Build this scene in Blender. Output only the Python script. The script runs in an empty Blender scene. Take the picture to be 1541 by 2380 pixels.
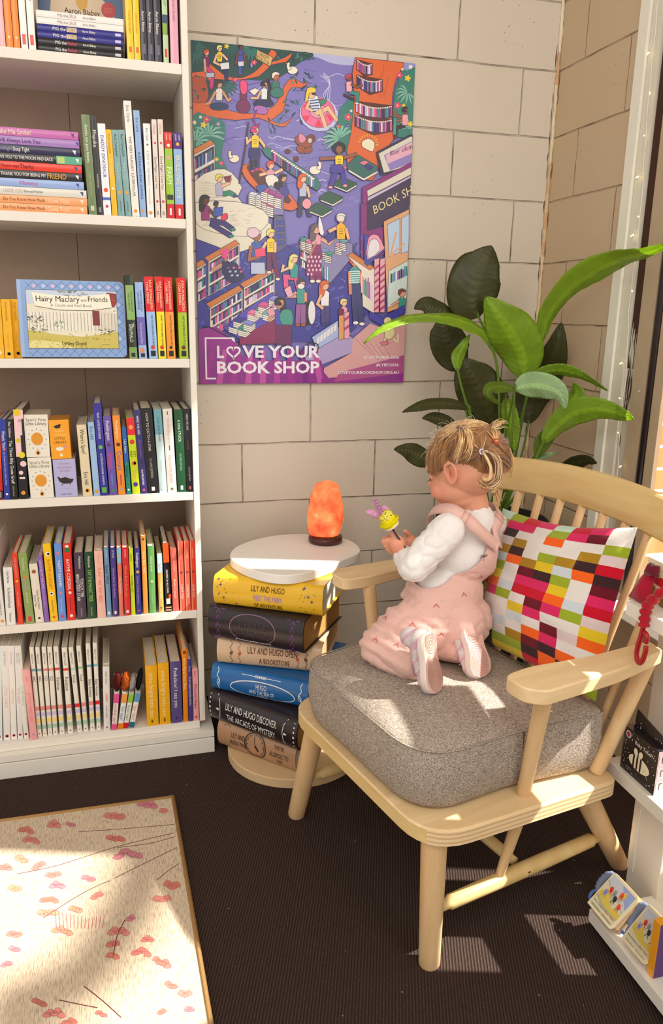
import bpy, bmesh, math, random
from mathutils import Vector, Matrix, noise, geometry
R = math.radians
rnd = random.Random(7)
scene = bpy.context.scene
COL = scene.collection

# ---------------------------------------------------------------- camera
CAM = Vector((-0.54829, -2.17471, 1.15157))
YAW, PITCH, ROLL, FPX = -0.2750, -0.2552, -0.0184, 1801.94
W, H = 1541.0, 2380.0
ROT = Matrix.Rotation(YAW, 3, 'Z') @ Matrix.Rotation(PITCH, 3, 'X') @ Matrix.Rotation(ROLL, 3, 'Y')
cam = bpy.data.cameras.new('camera')
cam.sensor_fit = 'HORIZONTAL'; cam.sensor_width = 36.0; cam.lens = 36.0 * FPX / W; cam.clip_start = 0.02
camo = bpy.data.objects.new('camera', cam); COL.objects.link(camo)
camo.matrix_world = Matrix.Translation(CAM) @ (ROT @ Matrix.Rotation(R(90), 3, 'X')).to_4x4()
scene.camera = camo

# ---------------------------------------------------------------- light and exposure
scene.view_settings.view_transform = 'Standard'
scene.view_settings.look = 'None'
scene.view_settings.exposure = 0.0
scene.view_settings.gamma = 1.0
scene.view_settings.use_curve_mapping = False
world = bpy.data.worlds.new('daylight'); scene.world = world; world.use_nodes = True
bg = world.node_tree.nodes['Background']
bg.inputs[0].default_value = (1.0, 0.95, 0.88, 1); bg.inputs[1].default_value = 0.95
SUN_TRAVEL = Vector((-0.83, 0.25, -1.0)).normalized()
sun = bpy.data.lights.new('sun', 'SUN'); sun.energy = 13.0; sun.angle = R(0.8); sun.color = (1.0, 0.95, 0.86)
suno = bpy.data.objects.new('sun', sun); COL.objects.link(suno)
suno.rotation_euler = SUN_TRAVEL.to_track_quat('-Z', 'Y').to_euler(); suno.location = (3, -1, 4)
def area(name, loc, target, sx, sy, power, col):
    l = bpy.data.lights.new(name, 'AREA'); l.shape = 'RECTANGLE'; l.size = sx; l.size_y = sy; l.energy = power; l.color = col
    o = bpy.data.objects.new(name, l); COL.objects.link(o); o.location = loc
    o.rotation_euler = (Vector(target) - Vector(loc)).to_track_quat('-Z', 'Y').to_euler()
    return o
area('window_daylight', (0.95, -2.3, 1.6), (-0.2, -0.3, 0.9), 1.8, 1.6, 30, (1.0, 0.97, 0.92))
area('room_fill', (-1.1, -2.6, 2.6), (-0.3, -0.4, 0.6), 1.4, 1.4, 34, (1.0, 0.95, 0.88))  # unseen fill lamp added to lift the shade inside the room

# ---------------------------------------------------------------- helpers
def ray(u, v):
    return ROT @ Vector(((u - W / 2) / FPX, 1.0, -(v - H / 2) / FPX))
def at(u, v, axis, val):
    d = ray(u, v); t = (val - CAM[axis]) / d[axis]; return CAM + d * t
def near(u, v, x, y):
    d = ray(u, v); t = ((x - CAM.x) * d.x + (y - CAM.y) * d.y) / (d.x * d.x + d.y * d.y); return CAM + d * t
def lin(c):
    return tuple((x / 12.92 if x <= 0.04045 else ((x + 0.055) / 1.055) ** 2.4) for x in c)
def hx(s):
    if isinstance(s, str):
        s = s.lstrip('#'); return lin(tuple(int(s[i:i + 2], 16) / 255 for i in (0, 2, 4)))
    return s
MATS = {}
def newmat(name, rough=0.6, spec=0.3):
    m = bpy.data.materials.new(name); m.use_nodes = True
    b = m.node_tree.nodes['Principled BSDF']; b.inputs['Roughness'].default_value = rough
    b.inputs['Specular IOR Level'].default_value = spec
    MATS[name] = m; return m, m.node_tree, b
def N(nt, kind, **kw):
    n = nt.nodes.new(kind)
    for k, v in kw.items():
        if k in n.inputs: n.inputs[k].default_value = v
        else: setattr(n, k, v)
    return n
def L(nt, a, b): nt.links.new(a, b)
def paint(name, rough, spec, nscale=60, namt=0.06, bump=0.0, bscale=200, coat=0.0, sss=0.0, sheen=0.0):
    """colour comes from the mesh's own flat colour attribute, with a slight procedural mottling"""
    m, nt, b = newmat(name, rough, spec)
    a = N(nt, 'ShaderNodeVertexColor'); a.layer_name = 'Col'
    t = N(nt, 'ShaderNodeTexCoord'); n = N(nt, 'ShaderNodeTexNoise'); n.inputs['Scale'].default_value = nscale; n.inputs['Detail'].default_value = 3
    L(nt, t.outputs['Object'], n.inputs['Vector'])
    mr = N(nt, 'ShaderNodeMapRange'); mr.inputs['To Min'].default_value = 1 - namt; mr.inputs['To Max'].default_value = 1 + namt
    L(nt, n.outputs['Fac'], mr.inputs['Value'])
    mx = N(nt, 'ShaderNodeVectorMath', operation='SCALE'); L(nt, a.outputs['Color'], mx.inputs[0]); L(nt, mr.outputs[0], mx.inputs['Scale'])
    L(nt, mx.outputs[0], b.inputs['Base Color'])
    if bump:
        n2 = N(nt, 'ShaderNodeTexNoise'); n2.inputs['Scale'].default_value = bscale; L(nt, t.outputs['Object'], n2.inputs['Vector'])
        bp = N(nt, 'ShaderNodeBump'); bp.inputs['Strength'].default_value = bump; bp.inputs['Distance'].default_value = 0.002
        L(nt, n2.outputs['Fac'], bp.inputs['Height']); L(nt, bp.outputs[0], b.inputs['Normal'])
    b.inputs['Coat Weight'].default_value = coat
    b.inputs['Sheen Weight'].default_value = sheen
    if sss:
        b.inputs['Subsurface Weight'].default_value = sss; b.inputs['Subsurface Radius'].default_value = (0.012, 0.005, 0.003); b.inputs['Subsurface Scale'].default_value = 1.0
    return m
paint('paper', 0.55, 0.3, 90, 0.04)
paint('gloss', 0.28, 0.5, 40, 0.03)
paint('matte', 0.8, 0.2, 50, 0.05)
paint('white_laminate', 0.45, 0.4, 12, 0.02)
paint('cloth', 0.9, 0.1, 300, 0.06, 0.25, 900, sheen=0.2)
paint('knit', 0.95, 0.1, 160, 0.1, 0.5, 500)
paint('skin', 0.5, 0.35, 25, 0.05, 0.05, 300, sss=0.25)
paint('fluffy', 0.95, 0.05, 240, 0.3, 1.0, 350)
paint('plastic', 0.3, 0.5, 20, 0.02)
paint('ink', 0.6, 0.2, 60, 0.02)

class MB:
    """collects geometry for ONE mesh object"""
    def __init__(s): s.v = []; s.f = []; s.c = []; s.m = []; s.sm = []; s.M = Matrix.Identity(4); s.mat = 'paper'
    def add(s, vs, fs, col, smooth=False, mat=None):
        b = len(s.v); s.v += [s.M @ Vector(p) for p in vs]
        multi = isinstance(col, list)
        for i, f in enumerate(fs):
            s.f.append([b + k for k in f]); s.c.append(hx(col[i]) if multi else hx(col)); s.m.append(mat or s.mat); s.sm.append(smooth)
    def quad(s, a, b, c, d, col, mat=None): s.add([a, b, c, d], [(0, 1, 2, 3)], col, False, mat)
    def box(s, x0, x1, y0, y1, z0, z1, col, mat=None, bev=0.0):
        if bev > 0:
            bm = bmesh.new(); bmesh.ops.create_cube(bm, size=1.0)
            bmesh.ops.scale(bm, vec=(x1 - x0, y1 - y0, z1 - z0), verts=bm.verts)
            bmesh.ops.translate(bm, vec=((x0 + x1) / 2, (y0 + y1) / 2, (z0 + z1) / 2), verts=bm.verts)
            bmesh.ops.bevel(bm, geom=list(bm.edges), offset=bev, segments=2, affect='EDGES', profile=0.6)
            s.bm(bm, col, False, mat); return
        vs = [(x0, y0, z0), (x1, y0, z0), (x1, y1, z0), (x0, y1, z0), (x0, y0, z1), (x1, y0, z1), (x1, y1, z1), (x0, y1, z1)]
        s.add(vs, [(0, 1, 5, 4), (1, 2, 6, 5), (2, 3, 7, 6), (3, 0, 4, 7), (4, 5, 6, 7), (3, 2, 1, 0)], col, False, mat)
    def bm(s, bm, col, smooth=True, mat=None):
        bm.verts.index_update()
        s.add([v.co.copy() for v in bm.verts], [[v.index for v in f.verts] for f in bm.faces], col, smooth, mat); bm.free()
    def tube(s, path, rad, col, n=10, mat=None, caps=True, flat=None, closed=False):
        P = [Vector(p) for p in path]; k = len(P)
        if not isinstance(rad, (list, tuple)): rad = [rad] * k
        T = []
        for i in range(k):
            a = P[i - 1] if (i > 0 or closed) else P[i]; b = P[(i + 1) % k] if (i < k - 1 or closed) else P[i]
            t = (b - a); T.append(t.normalized() if t.length > 1e-9 else Vector((0, 0, 1)))
        up = Vector((0, 0, 1)) if abs(T[0].z) < 0.9 else Vector((1, 0, 0))
        x = T[0].cross(up).normalized(); vs = []
        for i in range(k):
            x = (x - T[i] * x.dot(T[i])).normalized(); y = T[i].cross(x)
            r = rad[i]; rx, ry = (r if isinstance(r, (tuple, list)) else (r, r))
            if flat: ry = ry * flat
            for j in range(n):
                a = 2 * math.pi * j / n; vs.append(P[i] + x * (rx * math.cos(a)) + y * (ry * math.sin(a)))
        fs = []
        for i in range(k - 1 + (1 if closed else 0)):
            for j in range(n):
                a = (i % k) * n; b = ((i + 1) % k) * n; fs.append((a + j, a + (j + 1) % n, b + (j + 1) % n, b + j))
        if caps and not closed: fs += [tuple(range(n))[::-1], tuple((k - 1) * n + j for j in range(n))]
        s.add(vs, fs, col, True, mat)
    def lathe(s, prof, col, n=32, mat=None, c=(0, 0), jit=0.0):
        vs = []; fs = []
        for (r, z) in prof:
            for j in range(n):
                a = 2 * math.pi * j / n; vs.append((c[0] + r * math.cos(a), c[1] + r * math.sin(a), z))
        k = len(prof)
        for i in range(k - 1):
            for j in range(n): fs.append((i * n + j, i * n + (j + 1) % n, (i + 1) * n + (j + 1) % n, (i + 1) * n + j))
        fs += [tuple(range(n))[::-1], tuple((k - 1) * n + j for j in range(n))]
        s.add(vs, fs, col, True, mat)
    def ellipsoid(s, c, r, col, rot=None, seg=16, mat=None, sub=2):
        bm = bmesh.new(); bmesh.ops.create_icosphere(bm, subdivisions=sub, radius=1.0)
        M = Matrix.Translation(c) @ ((rot or Matrix.Identity(3)).to_4x4()) @ Matrix.Diagonal((r[0], r[1], r[2], 1))
        bmesh.ops.transform(bm, matrix=M, verts=bm.verts); s.bm(bm, col, True, mat)
    def prism(s, pts, h, col, top=None, mat=None, smooth_side=False):
        """pts: outline in xy (counter-clockwise), extruded z0..z1 given as h=(z0,z1)"""
        n = len(pts); vs = [(p[0], p[1], h[0]) for p in pts] + [(p[0], p[1], h[1]) for p in pts]
        s.add(vs, [tuple(range(n))[::-1]], col, False, mat); s.add(vs, [tuple(range(n, 2 * n))], top or col, False, mat)
        s.add(vs, [(i, (i + 1) % n, n + (i + 1) % n, n + i) for i in range(n)], col, smooth_side, mat)
    # ---- flat drawing in a frame: o origin, ex right, ey up, n out; d = height above the surface
    def frame(s, o, ex, ey, n=None):
        s.fo = Vector(o); s.fx = Vector(ex).normalized(); s.fy = Vector(ey).normalized(); s.fn = Vector(n) if n else s.fx.cross(s.fy)
    def P2(s, x, y, d): return s.fo + s.fx * x + s.fy * y + s.fn * d
    def flat(s, pts, col, d=0.0003, mat=None):
        ar = sum(pts[i][0] * pts[(i + 1) % len(pts)][1] - pts[(i + 1) % len(pts)][0] * pts[i][1] for i in range(len(pts)))
        if ar < 0: pts = pts[::-1]
        vs = [s.P2(x, y, d) for x, y in pts]
        if len(pts) > 4:
            tri = geometry.tessellate_polygon([[Vector((x, y, 0)) for x, y in pts]])
            s.add(vs, [t[::-1] if False else t for t in tri], col, False, mat)
        else: s.add(vs, [tuple(range(len(pts)))], col, False, mat)
    def disc(s, x, y, r, col, d=0.0003, n=16, ry=None, a0=0, mat=None, rot=0.0):
        ry = ry or r; c, sn = math.cos(rot), math.sin(rot); q = []
        for j in range(n):
            a = 2 * math.pi * j / n + a0; px, py = r * math.cos(a), ry * math.sin(a); q.append((x + px * c - py * sn, y + px * sn + py * c))
        s.flat(q, col, d, mat)
    def line(s, pts, w, col, d=0.0004, mat=None):
        """one mitred ribbon along the points (no overlapping faces)"""
        P = [Vector(pts[0])]
        for p in pts[1:]:
            if (Vector(p) - P[-1]).length > 1e-6: P.append(Vector(p))
        closed = len(P) > 3 and (P[0] - P[-1]).length < 1e-6
        if closed: P.pop()
        k = len(P)
        if k < 2: return
        vs = []
        for i in range(k):
            a = P[i - 1] if (i > 0 or closed) else None; b = P[(i + 1) % k] if (i < k - 1 or closed) else None
            t0 = (P[i] - a).normalized() if a is not None else None; t1 = (b - P[i]).normalized() if b is not None else None
            t0 = t0 or t1; t1 = t1 or t0
            t = t0 + t1; t = t.normalized() if t.length > 1e-4 else t1
            n = Vector((-t.y, t.x)); c = max(0.6, n.dot(Vector((-t1.y, t1.x)))); n *= w / 2 / c
            vs += [s.P2(P[i].x + n.x, P[i].y + n.y, d), s.P2(P[i].x - n.x, P[i].y - n.y, d)]
        fs = [(2 * i + 1, 2 * ((i + 1) % k) + 1, 2 * ((i + 1) % k), 2 * i) for i in range(k if closed else k - 1)]
        s.add(vs, fs, col, False, mat)
    def text(s, body, x, y, h, col, d=0.0005, maxw=None, rot=0.0, align='C', squash=1.0, shear=0.0, bold=0.0, mat='ink', arc=None):
        """h = cap height; maxw = width to squeeze to"""
        vs, fs, (x0, x1) = glyphs(body, bold)
        k = h / 0.7; kx = k * squash
        w = (x1 - x0) * kx
        if maxw and w > maxw: kx *= maxw / w; w = maxw
        ox = {'C': -w / 2, 'L': 0, 'R': -w}[align]; c, sn = math.cos(rot), math.sin(rot); out = []
        for px, py in vs:
            qx = (px - x0) * kx + ox + shear * py * k; qy = (py - 0.35) * k
            out.append(s.P2(x + qx * c - qy * sn, y + qx * sn + qy * c, d))
        s.add(out, fs, col, False, mat)
    def build(s, name, parent=None, loc=None, rot=None):
        me = bpy.data.meshes.new(name)
        me.from_pydata([tuple(v) for v in s.v], [], s.f)
        names = []
        for m in s.m:
            if m not in names: names.append(m)
        for m in names: me.materials.append(MATS[m])
        idx = {m: i for i, m in enumerate(names)}
        me.polygons.foreach_set('material_index', [idx[m] for m in s.m])
        me.polygons.foreach_set('use_smooth', s.sm)
        ca = me.color_attributes.new('Col', 'FLOAT_COLOR', 'CORNER'); buf = []
        for f, c in zip(s.f, s.c): buf += [c[0], c[1], c[2], 1.0] * len(f)
        ca.data.foreach_set('color', buf)
        me.update()
        o = bpy.data.objects.new(name, me); COL.objects.link(o)
        if parent: o.parent = parent
        if loc is not None: o.location = loc
        if rot is not None: o.rotation_euler = rot
        return o
_gl = {}
def glyphs(body, bold=0.0):
    key = (body, bold)
    if key not in _gl:
        c = bpy.data.curves.new('lettering', 'FONT'); c.body = body; c.size = 1.0; c.resolution_u = 2; c.offset = bold
        o = bpy.data.objects.new('lettering', c); me = bpy.data.meshes.new_from_object(o)
        vs = [(v.co.x, v.co.y) for v in me.vertices]; fs = [tuple(p.vertices) for p in me.polygons]
        xs = [p[0] for p in vs] or [0, 1]
        _gl[key] = (vs, fs, (min(xs), max(xs)))
        bpy.data.objects.remove(o); bpy.data.curves.remove(c); bpy.data.meshes.remove(me)
    return _gl[key]
def thing(name, label, cat, loc=(0, 0, 0), rot=(0, 0, 0), group=None):
    o = bpy.data.objects.new(name, None); COL.objects.link(o); o.empty_display_size = 0.02
    o.location = loc; o.rotation_euler = rot; return tag(o, label, cat, group)
def tag(o, label, cat, group=None):
    o['label'] = label; o['category'] = cat
    if group: o['group'] = group
    return o
def struct(o): o['kind'] = 'structure'; return o
def spline(pts, k=6, closed=False):
    """Catmull-Rom through the points"""
    P = [Vector(p) for p in pts]; n = len(P); out = []
    for i in range(n if closed else n - 1):
        p0 = P[(i - 1) % n] if (closed or i > 0) else P[0]; p1 = P[i]; p2 = P[(i + 1) % n]; p3 = P[(i + 2) % n] if (closed or i + 2 < n) else P[-1]
        for j in range(k):
            t = j / k; out.append(0.5 * ((2 * p1) + (-p0 + p2) * t + (2 * p0 - 5 * p1 + 4 * p2 - p3) * t * t + (-p0 + 3 * p1 - 3 * p2 + p3) * t ** 3))
    if not closed: out.append(P[-1])
    return out
def lerp(a, b, t): return a + (b - a) * t
# ---------------------------------------------------------------- setting: painted block walls
XC = 0.7068; WALL_END = -0.3609; COURSE = 0.1725; BLOCK = 0.40116; ZJ0 = 0.0
JZ = 1.815   # height of the first mortar joint seen near the top of the poster
def block_mat(name, axis, base, off):
    m, nt, b = newmat(name, 0.55, 0.35)
    t = N(nt, 'ShaderNodeTexCoord'); sep = N(nt, 'ShaderNodeSeparateXYZ'); L(nt, t.outputs['Object'], sep.inputs[0])
    cmb = N(nt, 'ShaderNodeCombineXYZ')
    ad = N(nt, 'ShaderNodeMath', operation='ADD'); ad.inputs[1].default_value = off; L(nt, sep.outputs[axis], ad.inputs[0])
    az = N(nt, 'ShaderNodeMath', operation='ADD'); az.inputs[1].default_value = -JZ + COURSE * 20; L(nt, sep.outputs[2], az.inputs[0])
    L(nt, ad.outputs[0], cmb.inputs[0]); L(nt, az.outputs[0], cmb.inputs[1])
    # slight waviness so that the joints are not ruled lines
    wn = N(nt, 'ShaderNodeTexNoise'); wn.inputs['Scale'].default_value = 9; wn.inputs['Detail'].default_value = 4; L(nt, t.outputs['Object'], wn.inputs['Vector'])
    ws = N(nt, 'ShaderNodeVectorMath', operation='SCALE'); ws.inputs['Scale'].default_value = 0.006; L(nt, wn.outputs['Color'], ws.inputs[0])
    wa = N(nt, 'ShaderNodeVectorMath', operation='ADD'); L(nt, cmb.outputs[0], wa.inputs[0]); L(nt, ws.outputs[0], wa.inputs[1])
    br = N(nt, 'ShaderNodeTexBrick'); br.offset = 0.5; br.inputs['Scale'].default_value = 1.0
    br.inputs['Brick Width'].default_value = BLOCK; br.inputs['Row Height'].default_value = COURSE
    br.inputs['Mortar Size'].default_value = 0.0030; br.inputs['Mortar Smooth'].default_value = 0.9
    br.inputs['Color1'].default_value = (1, 1, 1, 1); br.inputs['Color2'].default_value = (1, 1, 1, 1); br.inputs['Mortar'].default_value = (0, 0, 0, 1)
    L(nt, wa.outputs[0], br.inputs['Vector'])
    gr = N(nt, 'ShaderNodeTexNoise'); gr.inputs['Scale'].default_value = 14; gr.inputs['Detail'].default_value = 6; L(nt, t.outputs['Object'], gr.inputs['Vector'])
    crk = N(nt, 'ShaderNodeMapRange'); crk.inputs['From Min'].default_value = 0.44; crk.inputs['From Max'].default_value = 0.72; L(nt, gr.outputs['Fac'], crk.inputs['Value'])
    cr = N(nt, 'ShaderNodeMix', data_type='RGBA'); cr.inputs[6].default_value = (*[c * 0.93 for c in base], 1); cr.inputs[7].default_value = (*hx('6a4a3e'), 1)
    L(nt, crk.outputs[0], cr.inputs[0])
    big = N(nt, 'ShaderNodeTexNoise'); big.inputs['Scale'].default_value = 2.2; big.inputs['Detail'].default_value = 3; L(nt, t.outputs['Object'], big.inputs['Vector'])
    bs = N(nt, 'ShaderNodeMix', data_type='RGBA'); bs.inputs[6].default_value = (*[c * 0.94 for c in base], 1); bs.inputs[7].default_value = (*[min(1, c * 1.05) for c in base], 1); L(nt, big.outputs['Fac'], bs.inputs[0])
    # pinholes in the paint
    vo = N(nt, 'ShaderNodeTexVoronoi'); vo.inputs['Scale'].default_value = 55; L(nt, t.outputs['Object'], vo.inputs['Vector'])
    ph = N(nt, 'ShaderNodeMapRange'); ph.inputs['From Min'].default_value = 0.05; ph.inputs['From Max'].default_value = 0.09; L(nt, vo.outputs['Distance'], ph.inputs['Value'])
    g3 = N(nt, 'ShaderNodeTexNoise'); g3.inputs['Scale'].default_value = 4.5; L(nt, t.outputs['Object'], g3.inputs['Vector'])
    g4 = N(nt, 'ShaderNodeMath', operation='GREATER_THAN'); g4.inputs[1].default_value = 0.60; L(nt, g3.outputs['Fac'], g4.inputs[0])
    inv = N(nt, 'ShaderNodeMath', operation='SUBTRACT'); inv.inputs[0].default_value = 1; L(nt, ph.outputs[0], inv.inputs[1])
    pm = N(nt, 'ShaderNodeMath', operation='MULTIPLY'); L(nt, inv.outputs[0], pm.inputs[0]); L(nt, g4.outputs[0], pm.inputs[1])
    pc = N(nt, 'ShaderNodeMix', data_type='RGBA'); pc.inputs[7].default_value = (*[c * 0.6 for c in base], 1); L(nt, pm.outputs[0], pc.inputs[0]); L(nt, bs.outputs[2], pc.inputs[6])
    mx = N(nt, 'ShaderNodeMix', data_type='RGBA'); L(nt, br.outputs['Fac'], mx.inputs[0]); L(nt, pc.outputs[2], mx.inputs[6]); L(nt, cr.outputs[2], mx.inputs[7])
    L(nt, mx.outputs[2], b.inputs['Base Color'])
    # relief: recessed joint with a raised paint bead, rough block face
    h1 = N(nt, 'ShaderNodeMath', operation='MULTIPLY'); h1.inputs[1].default_value = -1.0; L(nt, br.outputs['Fac'], h1.inputs[0])
    fine = N(nt, 'ShaderNodeTexNoise'); fine.inputs['Scale'].default_value = 90; fine.inputs['Detail'].default_value = 4; L(nt, t.outputs['Object'], fine.inputs['Vector'])
    h2 = N(nt, 'ShaderNodeMath', operation='MULTIPLY_ADD'); h2.inputs[1].default_value = 0.12; L(nt, fine.outputs['Fac'], h2.inputs[0]); L(nt, h1.outputs[0], h2.inputs[2])
    h3 = N(nt, 'ShaderNodeMath', operation='MULTIPLY_ADD'); h3.inputs[1].default_value = -0.7; L(nt, pm.outputs[0], h3.inputs[0]); L(nt, h2.outputs[0], h3.inputs[2])
    bp = N(nt, 'ShaderNodeBump'); bp.inputs['Strength'].default_value = 0.9; bp.inputs['Distance'].default_value = 0.004; L(nt, h3.outputs[0], bp.inputs['Height']); L(nt, bp.outputs[0], b.inputs['Normal'])
    return m
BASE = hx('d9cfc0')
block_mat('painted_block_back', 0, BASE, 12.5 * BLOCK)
block_mat('painted_block_right', 1, hx('c9b294'), 12.5 * BLOCK + 0.1276)  # right wall base browner: its weaker light is put into the colour
# carpet
m, nt, b = newmat('carpet', 0.95, 0.08)
t = N(nt, 'ShaderNodeTexCoord'); mp = N(nt, 'ShaderNodeMapping'); mp.inputs['Rotation'].default_value[2] = R(20); L(nt, t.outputs['Object'], mp.inputs[0])
wv = N(nt, 'ShaderNodeTexWave'); wv.inputs['Scale'].default_value = 55; wv.inputs['Distortion'].default_value = 1.5; wv.inputs['Detail'].default_value = 2; wv.inputs['Detail Scale'].default_value = 4; L(nt, mp.outputs[0], wv.inputs['Vector'])
nz = N(nt, 'ShaderNodeTexNoise'); nz.inputs['Scale'].default_value = 420; L(nt, t.outputs['Object'], nz.inputs['Vector'])
ad = N(nt, 'ShaderNodeMath', operation='MULTIPLY'); L(nt, wv.outputs['Fac'], ad.inputs[0]); L(nt, nz.outputs['Fac'], ad.inputs[1])
cr = N(nt, 'ShaderNodeMix', data_type='RGBA'); cr.inputs[6].default_value = (*hx('32241f'), 1); cr.inputs[7].default_value = (*hx('5e514b'), 1); L(nt, ad.outputs[0], cr.inputs[0])
fl = N(nt, 'ShaderNodeTexVoronoi'); fl.inputs['Scale'].default_value = 22; fl.inputs['Randomness'].default_value = 1.0; L(nt, t.outputs['Object'], fl.inputs['Vector'])
fm = N(nt, 'ShaderNodeMath', operation='LESS_THAN'); fm.inputs[1].default_value = 0.035; L(nt, fl.outputs['Distance'], fm.inputs[0])
fx_ = N(nt, 'ShaderNodeMix', data_type='RGBA'); fx_.inputs[7].default_value = (*hx('8d8580'), 1); L(nt, fm.outputs[0], fx_.inputs[0]); L(nt, cr.outputs[2], fx_.inputs[6])
L(nt, fx_.outputs[2], b.inputs['Base Color'])
bp = N(nt, 'ShaderNodeBump'); bp.inputs['Strength'].default_value = 1.0; bp.inputs['Distance'].default_value = 0.003; L(nt, ad.outputs[0], bp.inputs['Height']); L(nt, bp.outputs[0], b.inputs['Normal'])

TOP = 2.75; XL = -2.6; YF = -3.4
mb = MB(); mb.mat = 'painted_block_back'; mb.box(XL, XC + 0.25, 0.0, 0.15, 0, TOP, 'ffffff'); struct(mb.build('wall_back'))
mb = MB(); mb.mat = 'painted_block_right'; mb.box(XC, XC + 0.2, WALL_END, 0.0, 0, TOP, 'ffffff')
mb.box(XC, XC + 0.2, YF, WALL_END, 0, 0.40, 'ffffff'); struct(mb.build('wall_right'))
mb = MB(); mb.mat = 'carpet'; mb.box(XL, XC + 0.2, YF, 0.15, -0.1, 0, 'ffffff'); struct(mb.build('floor'))
# ragged sealant in the corner between the two walls
mb = MB(); mb.mat = 'matte'
PS = [Vector((XC - 0.004 + rnd.uniform(-.0012, .0012), -0.004 + rnd.uniform(-.001, .001), i * .012)) for i in range(int(TOP / .012))]
mb.tube(PS, [.0048 + rnd.uniform(-.0012, .0018) for p in PS], 'd9c19c', 7)
cc_ = ['d9bd95', 'cfae84', 'e2cfae', 'd2a982', 'e6d9c2', 'dcc6a4']; cur = 'd9bd95'
for i in range(len(mb.c)):
    if i % 7 == 0 and rnd.random() < .18: cur = rnd.choice(cc_)
    mb.c[i] = hx(cur)
z = 0.0
while z < TOP:
    z2 = z + rnd.uniform(.02, .07); o = rnd.uniform(-.001, .001)
    if rnd.random() < .6: mb.tube([(XC - 0.0105 + o, -0.0006, z), (XC - 0.0115 + o, -0.0008, (z + z2) / 2), (XC - 0.0105 - o, -0.0006, z2)], [.0003, rnd.uniform(.0008, .0016), .0003], '5a4034', 5)
    if rnd.random() < .4: mb.tube([(XC - 0.0004, -0.0105 + o, z), (XC - 0.0006, -0.0112, (z + z2) / 2), (XC - 0.0004, -0.0105, z2)], [.0003, .0010, .0003], '6a4a38', 5)
    z = z2
struct(mb.build('trim_1'))

# ---------------------------------------------------------------- window on the right wall
def yat(u, v, x=XC): return at(u, v, 0, x).y
WTOP = 2.45
mb = MB(); mb.mat = 'white_laminate'
ys = [WALL_END, -0.398, -0.425, -0.452, -0.495, -0.505, -0.53, -0.56]
prof = [(WALL_END, -0.396, -0.004, 0.03, 'efecdf'), (-0.396, -0.399, 0.012, 0.04, '8a7a66'), (-0.399, -0.438, 0.004, 0.05, 'e2dccb'), (-0.438, -0.441, 0.016, 0.05, '7d6d5a')]
for (a, c, x0, x1, col) in prof: mb.box(XC + x0, XC + x1, c, a, 0.40, WTOP, col)
struct(mb.build('trim_2'))
def window(n, y1, y0):
    mb = MB(); mb.mat = 'matte'
    brown = '4a3228'; cream = 'b9a489'
    # outer brown frame with beige stop, black gasket
    mb.box(XC + 0.012, XC + 0.06, y1 - 0.037, y1, 1.02, WTOP, brown); mb.box(XC + 0.0115, XC + 0.06, y1 - 0.037, y1, 0.44, 1.02, 'cfc9bd')
    for i in range(34): zz = 1.02 + rnd.gauss(0, .07); yy = y1 - rnd.uniform(.003, .034); ll = rnd.uniform(.02, .09); mb.tube([(XC + 0.0118, yy, zz - ll / 2), (XC + 0.0112, yy + rnd.uniform(-.001, .001), zz), (XC + 0.0118, yy, zz + ll / 2)], [.0003, rnd.uniform(.0010, .0024), .0003], 'cfc9bd' if zz > 1.02 else brown, 5)
    mb.box(XC + 0.004, XC + 0.05, y1 - 0.090, y1 - 0.037, 0.44, WTOP, cream)
    mb.tube([(XC + 0.012, y1 - 0.101, 0.44), (XC + 0.012, y1 - 0.101, WTOP)], 0.0105, '2a2022', 8, 'plastic')
    mb.box(XC + 0.010, XC + 0.022, y1 - 0.146, y1 - 0.113, 0.44, WTOP, cream)
    mb.box(XC + 0.004, XC + 0.05, y0, y0 + 0.05, 0.44, WTOP, cream)
    mb.box(XC + 0.005, XC + 0.055, y0, y1, WTOP - 0.07, WTOP, brown)
    mb.box(XC + 0.0, XC + 0.06, y0, y1, 0.40, 0.44, 'e6dfd0')
    o = struct(mb.build('window_%d' % n))
    g = MB(); g.mat = 'glass'; g.box(XC + 0.030, XC + 0.034, y0 + 0.05, y1 - 0.146, 0.44, WTOP - 0.07, 'ffffff'); g.build('pane', o)
    return o
m, nt, b = newmat('glass', 0.02, 0.5)
out = nt.nodes['Material Output']
tr = N(nt, 'ShaderNodeBsdfTransparent'); gl = N(nt, 'ShaderNodeBsdfGlossy'); gl.inputs['Roughness'].default_value = 0.02
mix = N(nt, 'ShaderNodeMixShader'); mix.inputs[0].default_value = 0.06; L(nt, tr.outputs[0], mix.inputs[1]); L(nt, gl.outputs[0], mix.inputs[2]); L(nt, mix.outputs[0], out.inputs['Surface'])
window(1, -0.441, -0.72)
mb = MB(); mb.mat = 'painted_block_right'; mb.box(XC, XC + 0.2, -0.93, -0.72, 0.40, TOP, 'ffffff'); mb.box(XC, XC + 0.2, -1.95, -0.44, WTOP, TOP, 'ffffff'); mb.box(XC, XC + 0.2, YF, -1.95, .40, TOP, 'ffffff'); struct(mb.build('wall_right'))  # pier between the windows is unseen, added to cut the sun
window(2, -0.93, -1.95)
mb = MB(); mb.mat = 'matte'; mb.box(XL, XC + .2, YF, .15, TOP, TOP + .1, 'efeae2'); struct(mb.build('ceiling'))
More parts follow.
